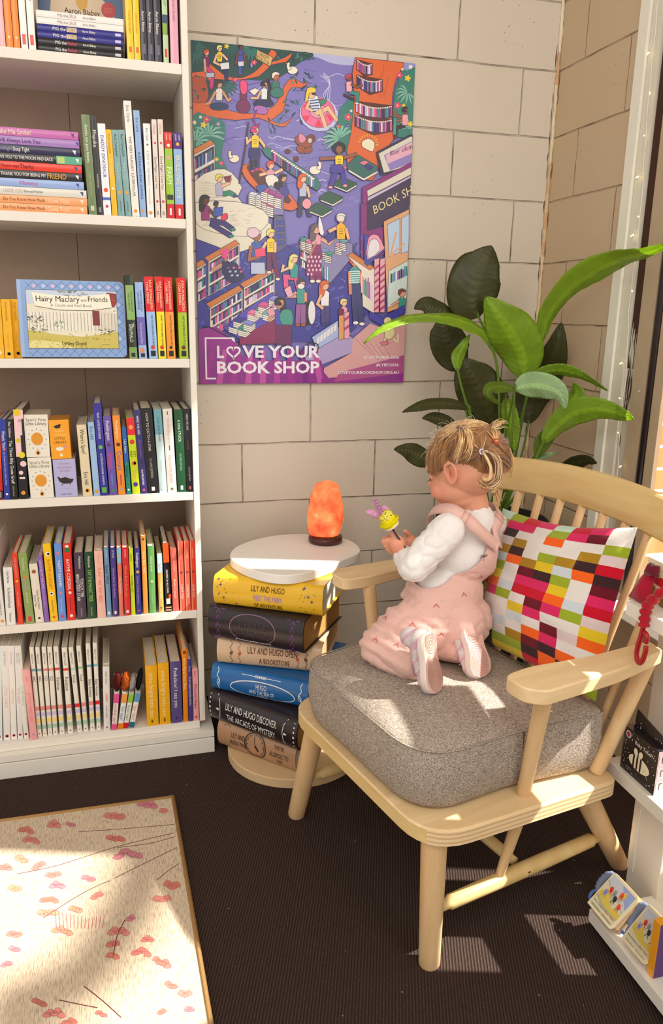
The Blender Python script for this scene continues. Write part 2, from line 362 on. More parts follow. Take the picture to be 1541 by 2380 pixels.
# outside: neighbouring brick wall and paving
m, nt, b = newmat('orange_brick', 0.85, 0.2)
t = N(nt, 'ShaderNodeTexCoord'); mp = N(nt, 'ShaderNodeMapping'); mp.inputs['Rotation'].default_value[0] = R(90); L(nt, t.outputs['Object'], mp.inputs[0])
br = N(nt, 'ShaderNodeTexBrick'); br.inputs['Scale'].default_value = 1; br.inputs['Brick Width'].default_value = 0.23; br.inputs['Row Height'].default_value = 0.085; br.inputs['Mortar Size'].default_value = 0.006
br.inputs['Color1'].default_value = (*hx('c9764a'), 1); br.inputs['Color2'].default_value = (*hx('d98d5c'), 1); br.inputs['Mortar'].default_value = (*hx('e9e2d6'), 1)
L(nt, mp.outputs[0], br.inputs['Vector']); L(nt, br.outputs['Color'], b.inputs['Base Color'])
mb = MB(); mb.mat = 'orange_brick'; mb.box(XC + 0.45, 3.2, 0.25, 0.45, -0.2, 2.6, 'ffffff'); struct(mb.build('wall_outside'))
mb = MB(); mb.mat = 'matte'; mb.box(XC + 0.2, 4.0, -4.0, 0.45, -0.25, -0.15, 'cfc8bd'); struct(mb.build('floor_outside'))
# unseen tree limb added outside to throw a soft shade band over the rug
mb = MB(); mb.mat = 'matte'
def up_sun(u, v, h): p = at(u, v, 2, 0.0); return p - SUN_TRAVEL * (h / -SUN_TRAVEL.z)
LB = [up_sun(u, v, 5.6) for u, v in ((420, 1880), (345, 1960), (318, 2060), (250, 2190), (160, 2300), (40, 2420))]
TP_ = None
tr0 = LB[-1] + Vector((1.2, -2.4, -.2)); TP_ = spline([Vector((tr0.x + .3, tr0.y - .3, -.16)), Vector((tr0.x + .2, tr0.y - .2, 2.6)), tr0, LB[-1] + Vector((.4, -.7, -.02))] + LB[::-1], 6); mb.tube(TP_, [lerp(.20, .06, min(1, i / 18)) for i in range(len(TP_))], '5a4a3c', 12)
tag(mb.build('rug_shade_limb'), 'unseen bare tree limb added outside the window to shade the rug', 'tree')
# ---------------------------------------------------------------- bookcase
FY = -0.295           # front plane of shelves and uprights
BX = at(477, 1650, 1, FY).x            # outer right face of the upright
IX = at(458.5, 1438, 1, FY).x            # inner right face
SZ = [at(200, v, 1, FY).z for v in (0, 0)]
def zf(u, v, y=FY): return at(u, v, 1, y).z
SHZ = [zf(418, 148), (zf(429, 507) + zf(0, 490)) / 2, (zf(441, 835) + zf(0, 833)) / 2, (zf(452, 1144) + zf(0, 1163)) / 2, (zf(458, 1418) + zf(0, 1458)) / 2, (zf(464, 1674) + zf(0, 1734)) / 2]
WH = 'e9e3d8'; XLB = -1.12
bk = thing('bookcase', 'tall white bookcase filled with picture books against the block wall', 'bookcase', (0, 0, 0))
def part(name, parent, fn, label=None):
    mb = MB(); mb.mat = 'white_laminate'; fn(mb); o = mb.build(name, parent)
    if label: o['label'] = label
    return o
part('side_panel', bk, lambda m: m.box(IX, BX, FY, -0.035, 0.085, 2.15, WH, bev=0.0012))
part('side_panel', bk, lambda m: m.box(XLB, XLB + 0.02, FY, -0.035, 0.085, 2.15, WH, bev=0.0012))
def backp(m):
    m.mat = 'matte'; m.box(XLB + 0.02, at(200, 900, 1, -0.045).x - 0.0006, -0.045, -0.036, 0.085, 2.15, '9c8776'); m.box(at(200, 900, 1, -0.045).x + 0.0006, IX, -0.045, -0.036, 0.085, 2.15, '9c8776'); m.box(XLB, BX, -0.036, -0.033, 0.085, 2.15, '8a7466')
part('back_panel', bk, backp)
part('top_board', bk, lambda m: m.box(XLB + 0.02, IX, FY, -0.046, 2.12, 2.15, WH, bev=0.0012))
for i, z in enumerate(SHZ):
    part('shelf_board', bk, lambda m: m.box(XLB + 0.0202, IX - 0.0006, FY + 0.001, -0.0455, z - 0.0205, z, WH, bev=0.0012))
PX = at(498, 1700, 1, FY - 0.018).x
def plinth(m):
    m.box(XLB - 0.02, PX, FY - 0.018, -0.012, SHZ[5] - 0.040, SHZ[5] - 0.0212, WH, bev=0.001)
    m.box(XLB - 0.02, PX, FY - 0.020, -0.012, 0.0, SHZ[5] - 0.0425, WH, bev=0.0015)
    m.box(PX - 0.009, PX - 0.0005, FY - 0.0155, FY + 0.02, SHZ[5] - 0.0425, SHZ[5] - 0.040, '2a2020')
part('plinth', bk, plinth)
# ---------------------------------------------------------------- low wooden armchair
def wood_mat(name, c1, c2, sc=(1, 1, 14), rough=0.45):
    m, nt, b = newmat(name, rough, 0.35)
    t = N(nt, 'ShaderNodeTexCoord'); mp = N(nt, 'ShaderNodeMapping'); mp.inputs['Scale'].default_value = sc; L(nt, t.outputs['Object'], mp.inputs[0])
    n = N(nt, 'ShaderNodeTexNoise'); n.inputs['Scale'].default_value = 3.0; n.inputs['Detail'].default_value = 5; n.inputs['Distortion'].default_value = 0.8; L(nt, mp.outputs[0], n.inputs['Vector'])
    n2 = N(nt, 'ShaderNodeTexNoise'); n2.inputs['Scale'].default_value = 45.0; n2.inputs['Detail'].default_value = 3; L(nt, mp.outputs[0], n2.inputs['Vector'])
    a = N(nt, 'ShaderNodeMath', operation='MULTIPLY_ADD'); a.inputs[1].default_value = 0.3; L(nt, n2.outputs['Fac'], a.inputs[0]); L(nt, n.outputs['Fac'], a.inputs[2])
    r = N(nt, 'ShaderNodeMapRange'); r.inputs['From Min'].default_value = 0.4; r.inputs['From Max'].default_value = 0.9; L(nt, a.outputs[0], r.inputs['Value'])
    mx = N(nt, 'ShaderNodeMix', data_type='RGBA'); mx.inputs[6].default_value = (*hx(c1), 1); mx.inputs[7].default_value = (*hx(c2), 1); L(nt, r.outputs[0], mx.inputs[0]); L(nt, mx.outputs[2], b.inputs['Base Color'])
    return m
wood_mat('birch_upright', 'e6c598', 'd4ab78', (9, 9, 1))
wood_mat('birch_board', 'ead0a4', 'd9b888', (1.2, 12, 12))
wood_mat('birch_rail', 'dfc48a', 'cfac70', (9, 1.2, 9))
m, nt, b = newmat('plywood', 0.55, 0.3)
t = N(nt, 'ShaderNodeTexCoord'); sp = N(nt, 'ShaderNodeSeparateXYZ'); L(nt, t.outputs['Object'], sp.inputs[0])
mu = N(nt, 'ShaderNodeMath', operation='MULTIPLY'); mu.inputs[1].default_value = 2 * math.pi / 0.0085; L(nt, sp.outputs[2], mu.inputs[0])
si = N(nt, 'ShaderNodeMath', operation='SINE'); L(nt, mu.outputs[0], si.inputs[0])
gt = N(nt, 'ShaderNodeMath', operation='GREATER_THAN'); gt.inputs[1].default_value = 0.55; L(nt, si.outputs[0], gt.inputs[0])
mx = N(nt, 'ShaderNodeMix', data_type='RGBA'); mx.inputs[6].default_value = (*hx('e4caa0'), 1); mx.inputs[7].default_value = (*hx('cfa676'), 1); L(nt, gt.outputs[0], mx.inputs[0]); L(nt, mx.outputs[2], b.inputs['Base Color'])

F0 = Vector((-0.1485, -0.916, 0)); CD = Vector((0.970, 0.243, 0)); CW = Vector((-0.243, 0.970, 0))
CH = Matrix(((CD.x, CW.x, 0, F0.x), (CD.y, CW.y, 0, F0.y), (0, 0, 1, 0), (0, 0, 0, 1)))
chair = bpy.data.objects.new('armchair', None); COL.objects.link(chair); chair.matrix_world = CH
tag(chair, 'low pale wood armchair with spindle back, open arms and grey seat cushion', 'chair')
SZT = 0.315
def rounded(pts, rads, k=7):
    out = []; n = len(pts)
    for i in range(n):
        p = Vector(pts[i]).to_2d(); a = (Vector(pts[i - 1]).to_2d() - p).normalized(); c = (Vector(pts[(i + 1) % n]).to_2d() - p).normalized()
        r = rads[i]; q0 = p + a * r; q1 = p + c * r
        for j in range(k + 1):
            t = j / k; out.append(tuple(q0 * (1 - t) ** 2 + p * 2 * t * (1 - t) + q1 * t * t))
    return out
seat_o = rounded([(-0.004, -0.262), (0.415, -0.292), (0.415, 0.292), (-0.004, 0.262)], [0.085, 0.03, 0.03, 0.085])
mb = MB(); zb = SZT - 0.030
n = len(seat_o); top = [(x, y, SZT) for x, y in seat_o]; ins = [((x - 0.2) * 0.988 + 0.2, y * 0.985, SZT) for x, y in seat_o]
low = [(x, y, SZT - 0.003) for x, y in seat_o]; bot = [(x, y, zb) for x, y in seat_o]; bi = [((x - 0.2) * 0.9 + 0.2, y * 0.93, zb - 0.003) for x, y in seat_o]
vs = ins + low + bot + bi
mb.add(vs, [tuple(range(n))], 'ffffff', False, 'birch_board')
mb.add(vs, [(i, n + i, n + (i + 1) % n, (i + 1) % n) for i in range(n)], 'ffffff', True, 'birch_board')
for i in range(n): mb.add(vs, [(n + i, 2 * n + i, 2 * n + (i + 1) % n, n + (i + 1) % n)], 'ffffff', True, 'birch_rail' if seat_o[i][0] < .012 and seat_o[(i + 1) % n][0] < .012 else 'plywood')
mb.add(vs, [(2 * n + i, 3 * n + i, 3 * n + (i + 1) % n, 2 * n + (i + 1) % n) for i in range(n)], 'ffffff', True, 'birch_board')
mb.add(vs, [tuple(range(3 * n, 4 * n))[::-1]], 'ffffff', False, 'birch_board')
# fix winding of the top
mb.build('seat', chair)
def rod(name, a, b, r0, r1, matn='birch_upright', n=20, neck=True, parent=None):
    a = Vector(a); b = Vector(b); mb = MB(); d = b - a; ln = d.length
    pts = [a, a + d * 0.004 / ln]; rr = [r0 * 0.93, r0]
    k = 8
    for i in range(1, k): pts.append(a + d * i / k); rr.append(lerp(r0, r1, i / k))
    pts += [b - d * 0.004 / ln, b]; rr += [r1, r1 * 0.93]
    mb.tube(pts, rr, 'ffffff', n, matn); return mb.build(name, parent or chair)
legs = [((0.034, 0.287, 0), (0.040, 0.203, zb - 0.002)), ((0.052, -0.212, 0), (0.046, -0.212, zb - 0.002)), ((0.575, -0.194, 0), (0.372, -0.238, zb - 0.002)), ((0.555, 0.262, 0), (0.372, 0.225, zb - 0.002))]
for a, b_ in legs: rod('leg', a, b_, 0.0195, 0.0235)
def onleg(i, z): a, b_ = Vector(legs[i][0]), Vector(legs[i][1]); return a.lerp(b_, z / b_.z)
sR0, sR1 = onleg(1, 0.118), onleg(2, 0.118); sL0, sL1 = onleg(0, 0.118), onleg(3, 0.118)
def stretcher(a, b_, r=0.0135):
    d = (b_ - a); ln = d.length; a2 = a + d * 0.021 / ln; b2 = b_ - d * 0.021 / ln; mb = MB()
    q = [a2, a2 + d * 0.016 / ln, a2 + d * 0.020 / ln] + [a2.lerp(b2, t) for t in (0.2, 0.35, 0.5, 0.65, 0.8)] + [b2 - d * 0.020 / ln, b2 - d * 0.016 / ln, b2]
    mb.tube(q, [r * 0.75, r * 0.75, r, r * 1.05, r * 1.1, r * 1.1, r * 1.1, r * 1.05, r, r * 0.75, r * 0.75], 'ffffff', 18, 'birch_rail'); return mb
stretcher(sR0, sR1).build('side_stretcher', chair); stretcher(sL0, sL1).build('side_stretcher', chair)
cA = sL0.lerp(sL1, 0.50); cB = sR0.lerp(sR1, 0.50)
stretcher(cA + (cB - cA).normalized() * -0.006, cB + (cA - cB).normalized() * 0.004, 0.0115).build('cross_stretcher', chair)
mb = MB(); hp = cB + Vector((0, -0.0135, 0.001)); mb.tube([hp + Vector((0, 0.004, 0)), hp + Vector((0, -0.0010, 0))], 0.0042, '2a1a12', 12, 'matte'); mb.build('dowel_hole', chair)
# arm supports run through the seat down to the side stretchers
AZ = 0.578
for s, st in ((-1, (sR0, sR1)), (1, (sL0, sL1))):
    foot = st[0].lerp(st[1], 0.36) + Vector((0, 0, 0.012)); topp = Vector((0.205, s * (0.285 if s < 0 else 0.268), AZ - 0.026))
    seatp = Vector((0.222, s * 0.238, SZT))
    rod('arm_support', seatp, topp, 0.0125, 0.0150)
    rod('arm_support', foot, seatp + Vector((0.0, 0, -0.032)), 0.0085, 0.0125)
# arms
for s in (-1, 1):
    pts = [(0.132, s * 0.258), (0.130, s * 0.310), (0.155, s * 0.334), (0.32, s * 0.334), (0.455, s * 0.315), (0.465, s * 0.275), (0.32, s * 0.272), (0.19, s * 0.252)]
    if s < 0: pts = pts
    o_ = rounded(pts, [0.02, 0.016, 0.012, 0.03, 0.008, 0.008, 0.03, 0.02], 4)
    ar = sum(o_[i][0] * o_[(i + 1) % len(o_)][1] - o_[(i + 1) % len(o_)][0] * o_[i][1] for i in range(len(o_)))
    if ar < 0: o_ = o_[::-1]
    cx = sum(p[0] for p in o_) / len(o_); cy = sum(p[1] for p in o_) / len(o_)
    i_ = [((x - cx) * 0.985 + cx, (y - cy) * 0.93 + cy) for x, y in o_]; n = len(o_)
    vs = [(x, y, AZ) for x, y in i_] + [(x, y, AZ - 0.0025) for x, y in o_] + [(x, y, AZ - 0.024) for x, y in o_] + [(x, y, AZ - 0.0265) for x, y in i_]
    mb = MB(); mb.mat = 'birch_board'
    mb.add(vs, [tuple(range(n))], 'ffffff'); mb.add(vs, [tuple(range(3 * n, 4 * n))[::-1]], 'ffffff')
    for k in range(3): mb.add(vs, [(k * n + i, (k + 1) * n + i, (k + 1) * n + (i + 1) % n, k * n + (i + 1) % n) for i in range(n)], 'ffffff', True)
    mb.build('armrest', chair)
# thick rear posts
SL = 0.30
def bk_u(z): return 0.390 + SL * (z - SZT)
for s in (-1, 1): rod('back_post', (0.392, s * 0.252, SZT), (bk_u(AZ - 0.02) + 0.004, s * 0.282, AZ - 0.024), 0.0145, 0.0155)
# spindles and bent top rail
def rail_u(w): return 0.515 + 0.020 - 0.35 * (w * w)
RW = 0.335
sw = [-0.268, -0.208, -0.149, -0.089, -0.030, 0.030, 0.089, 0.149, 0.208, 0.268]
for w in sw:
    wf = w * 0.83
    uf = 0.396 - 0.10 * wf * wf; ut = rail_u(w)
    rod('spindle', (uf, wf, SZT), (ut, w, 0.778 - 0.30 * w * w), 0.0072, 0.0088, n=14)
mb = MB(); K = 26; ring = []
for i in range(K + 1):
    w = lerp(-RW, RW, i / K); e = abs(w) / RW; hh = 0.072 * (1 - 0.28 * max(0, e - 0.85) / 0.15)
    zt = 0.840 - 0.22 * w * w; zb2 = zt - hh; u = rail_u(w); tilt = 0.30
    th = 0.0095
    row = []
    for (du, dz) in ((-th, 0.004), (-th + 0.003, 0.0), (th - 0.003, 0), (th, 0.004), (th, hh - 0.004), (th - 0.003, hh), (-th + 0.003, hh), (-th, hh - 0.004)):
        row.append((u + du + tilt * (zb2 + dz - 0.778), w, zb2 + dz))
    ring.append(row)
vs = [p for r_ in ring for p in r_]; fs = []
for i in range(K):
    for j in range(8): fs.append((i * 8 + j, i * 8 + (j + 1) % 8, (i + 1) * 8 + (j + 1) % 8, (i + 1) * 8 + j))
fs += [tuple(range(8))[::-1], tuple(K * 8 + j for j in range(8))]
mb.mat = 'birch_rail'; mb.add(vs, fs, 'ffffff', True); o = mb.build('top_rail', chair)
for p in o.data.polygons: p.use_smooth = abs(p.normal.z) < 0.5 and len(p.vertices) == 4
# ---- seat cushion: grey tweed box cushion, rounded front corners, piped seam
m, nt, b = newmat('grey_tweed', 0.95, 0.08)
t = N(nt, 'ShaderNodeTexCoord')
n1 = N(nt, 'ShaderNodeTexNoise'); n1.inputs['Scale'].default_value = 800; n1.inputs['Detail'].default_value = 2; L(nt, t.outputs['Object'], n1.inputs['Vector'])
m1 = N(nt, 'ShaderNodeMapping'); m1.inputs['Scale'].default_value = (900, 150, 500); L(nt, t.outputs['Object'], m1.inputs[0]); w1 = N(nt, 'ShaderNodeTexNoise'); w1.inputs['Scale'].default_value = 1; L(nt, m1.outputs[0], w1.inputs['Vector'])
m2 = N(nt, 'ShaderNodeMapping'); m2.inputs['Scale'].default_value = (150, 900, 500); L(nt, t.outputs['Object'], m2.inputs[0]); w2 = N(nt, 'ShaderNodeTexNoise'); w2.inputs['Scale'].default_value = 1; L(nt, m2.outputs[0], w2.inputs['Vector'])
a1 = N(nt, 'ShaderNodeMath', operation='ADD'); L(nt, w1.outputs['Fac'], a1.inputs[0]); L(nt, w2.outputs['Fac'], a1.inputs[1])
a2 = N(nt, 'ShaderNodeMath', operation='MULTIPLY'); L(nt, a1.outputs[0], a2.inputs[0]); L(nt, n1.outputs['Fac'], a2.inputs[1])
cr = N(nt, 'ShaderNodeValToRGB'); cr.color_ramp.elements[0].position = 0.36; cr.color_ramp.elements[0].color = (*hx('74675e'), 1); cr.color_ramp.elements[1].position = 0.66; cr.color_ramp.elements[1].color = (*hx('c4b8aa'), 1); L(nt, a2.outputs[0], cr.inputs[0])
L(nt, cr.outputs[0], b.inputs['Base Color'])
bp = N(nt, 'ShaderNodeBump'); bp.inputs['Strength'].default_value = 0.5; bp.inputs['Distance'].default_value = 0.001; L(nt, a2.outputs[0], bp.inputs['Height']); L(nt, bp.outputs[0], b.inputs['Normal'])
cu_o = rounded([(0.002, -0.226), (0.21, -0.226), (0.405, -0.256), (0.405, 0.232), (0.000, 0.218)], [0.10, 0.05, 0.03, 0.03, 0.085], 10)
def resample(P, st=.007):
    out = []
    for i in range(len(P)):
        a, b_ = Vector(P[i]), Vector(P[(i + 1) % len(P)]); d = (b_ - a).length
        if d < 1e-6: continue
        k = max(1, round(d / st)); out += [tuple(a.lerp(b_, j / k)) for j in range(k)]
    return out
cu_o = resample(cu_o)
def ring_at(ins_, z, bul=0.0):
    cx, cy = 0.2, -0.01; out = []
    for x, y in cu_o:
        d = math.hypot(x - cx, y - cy); k = (d - ins_ + bul) / d; out.append((cx + (x - cx) * k, cy + (y - cy) * k, z(x, y) if callable(z) else z))
    return out
def topz(x, y): return 0.440
levels = [(0.03, SZT + 0.002, 0), (0.012, SZT + 0.006, 0), (0.004, SZT + 0.018, 0), (-0.002, SZT + 0.045, 0), (-0.004, SZT + 0.068, 0), (-0.002, SZT + 0.095, 0), (0.0, 0.432, 0), (0.002, 0.4365, 0)]
rings = [ring_at(i_, z) for i_, z, _ in levels]
for k, (i_, dz) in enumerate([(0.006, 0.4395), (0.02, 0.4445), (0.05, 0.4505), (0.09, 0.455), (0.13, 0.4575)]): rings.append(ring_at(i_, dz))
for k_ in (.8, .55, .3, .08): rings.append([((x - .2) * k_ + .2, (y + .01) * k_ - .01, .4575 + .002 * (1 - k_)) for x, y, z in rings[len(levels) + 4]])
n = len(cu_o); vs = [p for r_ in rings for p in r_]
for i, p in enumerate(vs):
    q = Vector(p); nz_ = noise.noise(q * 9) * 0.0022
    # dents under the kneeling child
    dent = 0
    for (dx, dy, rr, dd) in ((0.07, 0.165, 0.06, 0.010), (0.27, 0.06, 0.08, 0.008)):
        g = math.exp(-((q.x - dx) ** 2 + (q.y - dy) ** 2) / (rr * rr)); dent += g * dd
    if q.z > 0.43: vs[i] = (q.x, q.y, q.z + nz_ - dent)
    else: vs[i] = (q.x + nz_, q.y + nz_, q.z)
fs = []
for k in range(len(rings) - 1):
    for i in range(n): fs.append((k * n + i, k * n + (i + 1) % n, (k + 1) * n + (i + 1) % n, (k + 1) * n + i))
fs.append(tuple(range((len(rings) - 1) * n, len(rings) * n))); fs.append(tuple(range(n))[::-1])
mb = MB(); mb.mat = 'grey_tweed'; mb.add(vs, fs, 'ffffff', True)
cush = bpy.data.objects.new('seat_cushion', None); COL.objects.link(cush); cush.matrix_world = CH
tag(cush, 'thick grey tweed seat cushion lying on the pale wooden armchair', 'cushion')
mb.build('cushion_body', cush)
mb = MB(); mb.mat = 'grey_tweed'; mb.tube([(x, y, 0.4372 - sum(dd * math.exp(-((x - dx) ** 2 + (y - dy) ** 2) / (rr * rr)) for dx, dy, rr, dd in ((0.07, 0.165, 0.06, 0.010), (0.27, 0.06, 0.08, 0.008)))) for x, y, z in ring_at(-0.0005, 0.4372)], 0.0016, 'ffffff', 6, closed=True); mb.build('piping', cush)
mb = MB(); mb.mat = 'matte'; mb.box(0.2195, 0.2205, -0.2308, -0.2200, 0.335, 0.434, '4a3c36'); mb.build('side_seam', cush)
# ---------------------------------------------------------------- books standing on the shelves
# each row: top-left, top-right, top y, bottom-left, bottom-right, bottom y of the spine as read off the
# photograph (in units of that shelf's close-up), cover colour, decoration, label
def book_body(root, T, Hh, D, col, decor, pages='e8dcc6', nst=7, seed=0, hard=True):
    r = random.Random(seed); ov = 0.0022 if hard else 0.0004; ct = 0.0018 if T > 0.012 else 0.0011
    mb = MB(); mb.mat = 'gloss'
    # slightly rounded spine
    K = 4; vs = []; bulge = 0.0012
    for i in range(K + 1):
        x = -T / 2 + T * i / K; y = -bulge * (1 - (2 * i / K - 1) ** 2)
        vs += [(x, y, 0), (x, y, Hh)]
    mb.add(vs, [(2 * i, 2 * i + 2, 2 * i + 3, 2 * i + 1) for i in range(K)], col, True)
    for s in (-1, 1):
        x0, x1 = (-T / 2, -T / 2 + ct) if s < 0 else (T / 2 - ct, T / 2)
        mb.box(x0, x1, 0.0, D, 0, Hh, col)
    mb.box(-T / 2 + ct, T / 2 - ct, 0.0003, 0.0015, 0.0, Hh, col)
    mb.frame((0, -bulge - 0.0001, Hh), (0, 0, -1), (1, 0, 0), (0, -1, 0))
    bi = 0
    for it in decor:
        k = it[0]
        if k == 'b':
            bi += 1
            x0 = it[4] if len(it) > 4 else -0.5; x1 = it[5] if len(it) > 5 else 0.5
            mb.flat([(it[1] * Hh, x0 * T), (it[2] * Hh, x0 * T), (it[2] * Hh, x1 * T), (it[1] * Hh, x1 * T)], it[3], 0.00004 + bi * 0.00002)
        elif k == 'd': mb.disc(it[1] * Hh, (it[4] if len(it) > 4 else 0) * T, it[3] * T, it[2], 0.00018, 14)
        elif k == 't':
            t0, t1 = it[2] * Hh, it[3] * Hh; hf = it[5] if len(it) > 5 else 0.5; off = it[6] if len(it) > 6 else 0
            mb.text(it[1], (t0 + t1) / 2, off * T, hf * T, it[4], 0.0003, maxw=t1 - t0, squash=min(1.0, 1.0))
    mb.build('cover', root)
    # page block with visible leaves on the top edge
    pb = MB(); pb.mat = 'paper'; px0, px1 = -T / 2 + ct, T / 2 - ct; n = max(2, min(12, int(T / 0.0028))) if nst else 1
    for i in range(n):
        a = lerp(px0, px1, i / n); b_ = lerp(px0, px1, (i + 0.82) / n); dz = r.uniform(0, 0.0008)
        pb.box(a, b_, 0.0018, D - 0.003 - r.uniform(0, .001), ov, Hh - ov - dz, pages)
        if i < n - 1: pb.box(b_, lerp(px0, px1, (i + 1) / n), 0.0018, D - 0.004, ov + 0.0005, Hh - ov - 0.0022, 'a08b70')
    pb.build('pages', root)
nbook = [0]
def standing(sh, rows, ox, oy, s, group, yb=FY + 0.006, D=0.17, extra=0.0):
    for row in rows:
        tl, tr, ty, bl, br, by, col, dec, lab = row[:9]; opt = row[9] if len(row) > 9 else {}
        y = yb + opt.get('y', 0.0); z0 = SHZ[sh]
        P = lambda x, yy: at(ox + x / s, oy + yy / s, 1, y)
        a, b_ = P(bl, by), P(br, by); c, d = P(tl, ty), P(tr, ty)
        T = (b_.x - a.x) - 0.0006; xb = (a.x + b_.x) / 2; xt = (c.x + d.x) / 2; zt = (c.z + d.z) / 2 if 'h' not in opt else z0 + opt['h']
        if 'h' in opt: xt = xb
        lean = math.atan2(xt - xb, zt - z0); Hh = (zt - z0) / math.cos(lean) - abs(math.sin(lean)) * T * 0.5
        root = thing('book', lab, 'book', (xb, y, z0 + abs(math.sin(lean)) * T / 2 + 0.0002), (0, lean, 0), group)
        nbook[0] += 1
        book_body(root, T, Hh, opt.get('D', D), col, dec, opt.get('p', 'e8dcc6'), 1, nbook[0], opt.get('hard', True))
w_ = 'f4f0ea'; k_ = '2a2226'
Z1 = 3.35
sideL = {'h': 0.27}
standing(0, [
 (-10, 42, 0, -2, 46, 360, 'efb6bd', [('t', 'Aaron Blabey', .3, .85, 'c08a90', .3)], 'pale pink paperback at the left edge of the top shelf', sideL),
 (45, 100, 0, 50, 106, 366, 'f7882a', [('t', 'Aaron Blabey', .45, .85, 'f9c08a', .35), ('d', .93, 'f9d0a0', .2)], 'orange paperback, left of the orange pair on the top shelf', sideL),
 (103, 155, 0, 108, 160, 370, 'f7882a', [('t', 'Aaron Blabey', .45, .85, 'f9c08a', .35), ('d', .93, 'f9d0a0', .2)], 'orange paperback, right of the orange pair on the top shelf', sideL),
 (157, 215, 0, 166, 220, 373, 'f3efe9', [('t', 'PIG the ELF', .4, .8, 'e2827c', .45), ('b', .9, .97, 'd9342c', -.25, .25)], 'white paperback with red lettering beside the orange pair', sideL),
 (218, 272, 0, 226, 282, 378, 'f3efe9', [('t', 'PIG the ELF', .4, .8, 'e2827c', .45), ('b', .9, .97, 'd9342c', -.25, .25)], 'white paperback with red lettering touching the top shelf pile', sideL),
 (972, 1025, 0, 992, 1046, 458, 'f6c913', [('b', .36, .50, '3a2a18', -.12, .12), ('t', 'AARON BLABEY', .6, .88, 'd69a1a', .3), ('b', .91, .95, 'e05a1a', -.2, .2)], 'yellow paperback, left of the yellow pair on the top shelf', sideL),
 (1030, 1080, 0, 1048, 1098, 462, 'f6c913', [('b', .36, .50, '3a2a18', -.12, .12), ('t', 'AARON BLABEY', .6, .88, 'd69a1a', .3), ('b', .91, .95, 'e05a1a', -.2, .2)], 'yellow paperback, right of the yellow pair on the top shelf', sideL),
 (1090, 1140, 0, 1101, 1151, 466, '2b2536', [('t', 'and a HUG', .2, .48, 'e26ab8', .45), ('d', .55, w_, .1), ('t', 'Aaron Blabey', .6, .85, w_, .4), ('b', .88, .95, '6a6478', -.22, .22)], 'black paperback beside the yellow pair, first of three black spines', sideL),
 (1145, 1195, 0, 1154, 1204, 470, '2b2536', [('t', 'and a HUG', .2, .48, 'e26ab8', .45), ('d', .55, w_, .1), ('t', 'Aaron Blabey', .6, .85, w_, .4), ('b', .88, .95, '6a6478', -.22, .22)], 'black paperback in the middle of three black spines on the top shelf', sideL),
 (1198, 1250, 0, 1208, 1262, 475, '2b2536', [('t', 'and a HUG', .2, .48, 'e26ab8', .45), ('d', .55, w_, .1), ('t', 'Aaron Blabey', .6, .85, w_, .4), ('b', .88, .95, '6a6478', -.22, .22)], 'black paperback touching the thin green spine on the top shelf', sideL),
 (1265, 1300, 0, 1273, 1316, 480, 'b9cfa0', [('t', "I DON'T EAT EGGPLANT", .3, .6, '5a9a9a', .5), ('b', .66, .80, '2e4a6a', -.5, .5), ('b', .72, .8, '8fae3a', -.5, .3), ('b', .9, .96, 'd9342c', -.2, .2)], 'thin pale green paperback between black and pink spines on the top shelf', sideL),
 (1322, 1388, 0, 1330, 1394, 488, 'e0a2b6', [('t', 'ANDREW & ERIC BLABEY', .3, .85, 'b06c86', .25)], 'dusty pink book against the bookcase side on the top shelf', sideL),
], 0, 0, Z1, 'upright books on the top shelf')
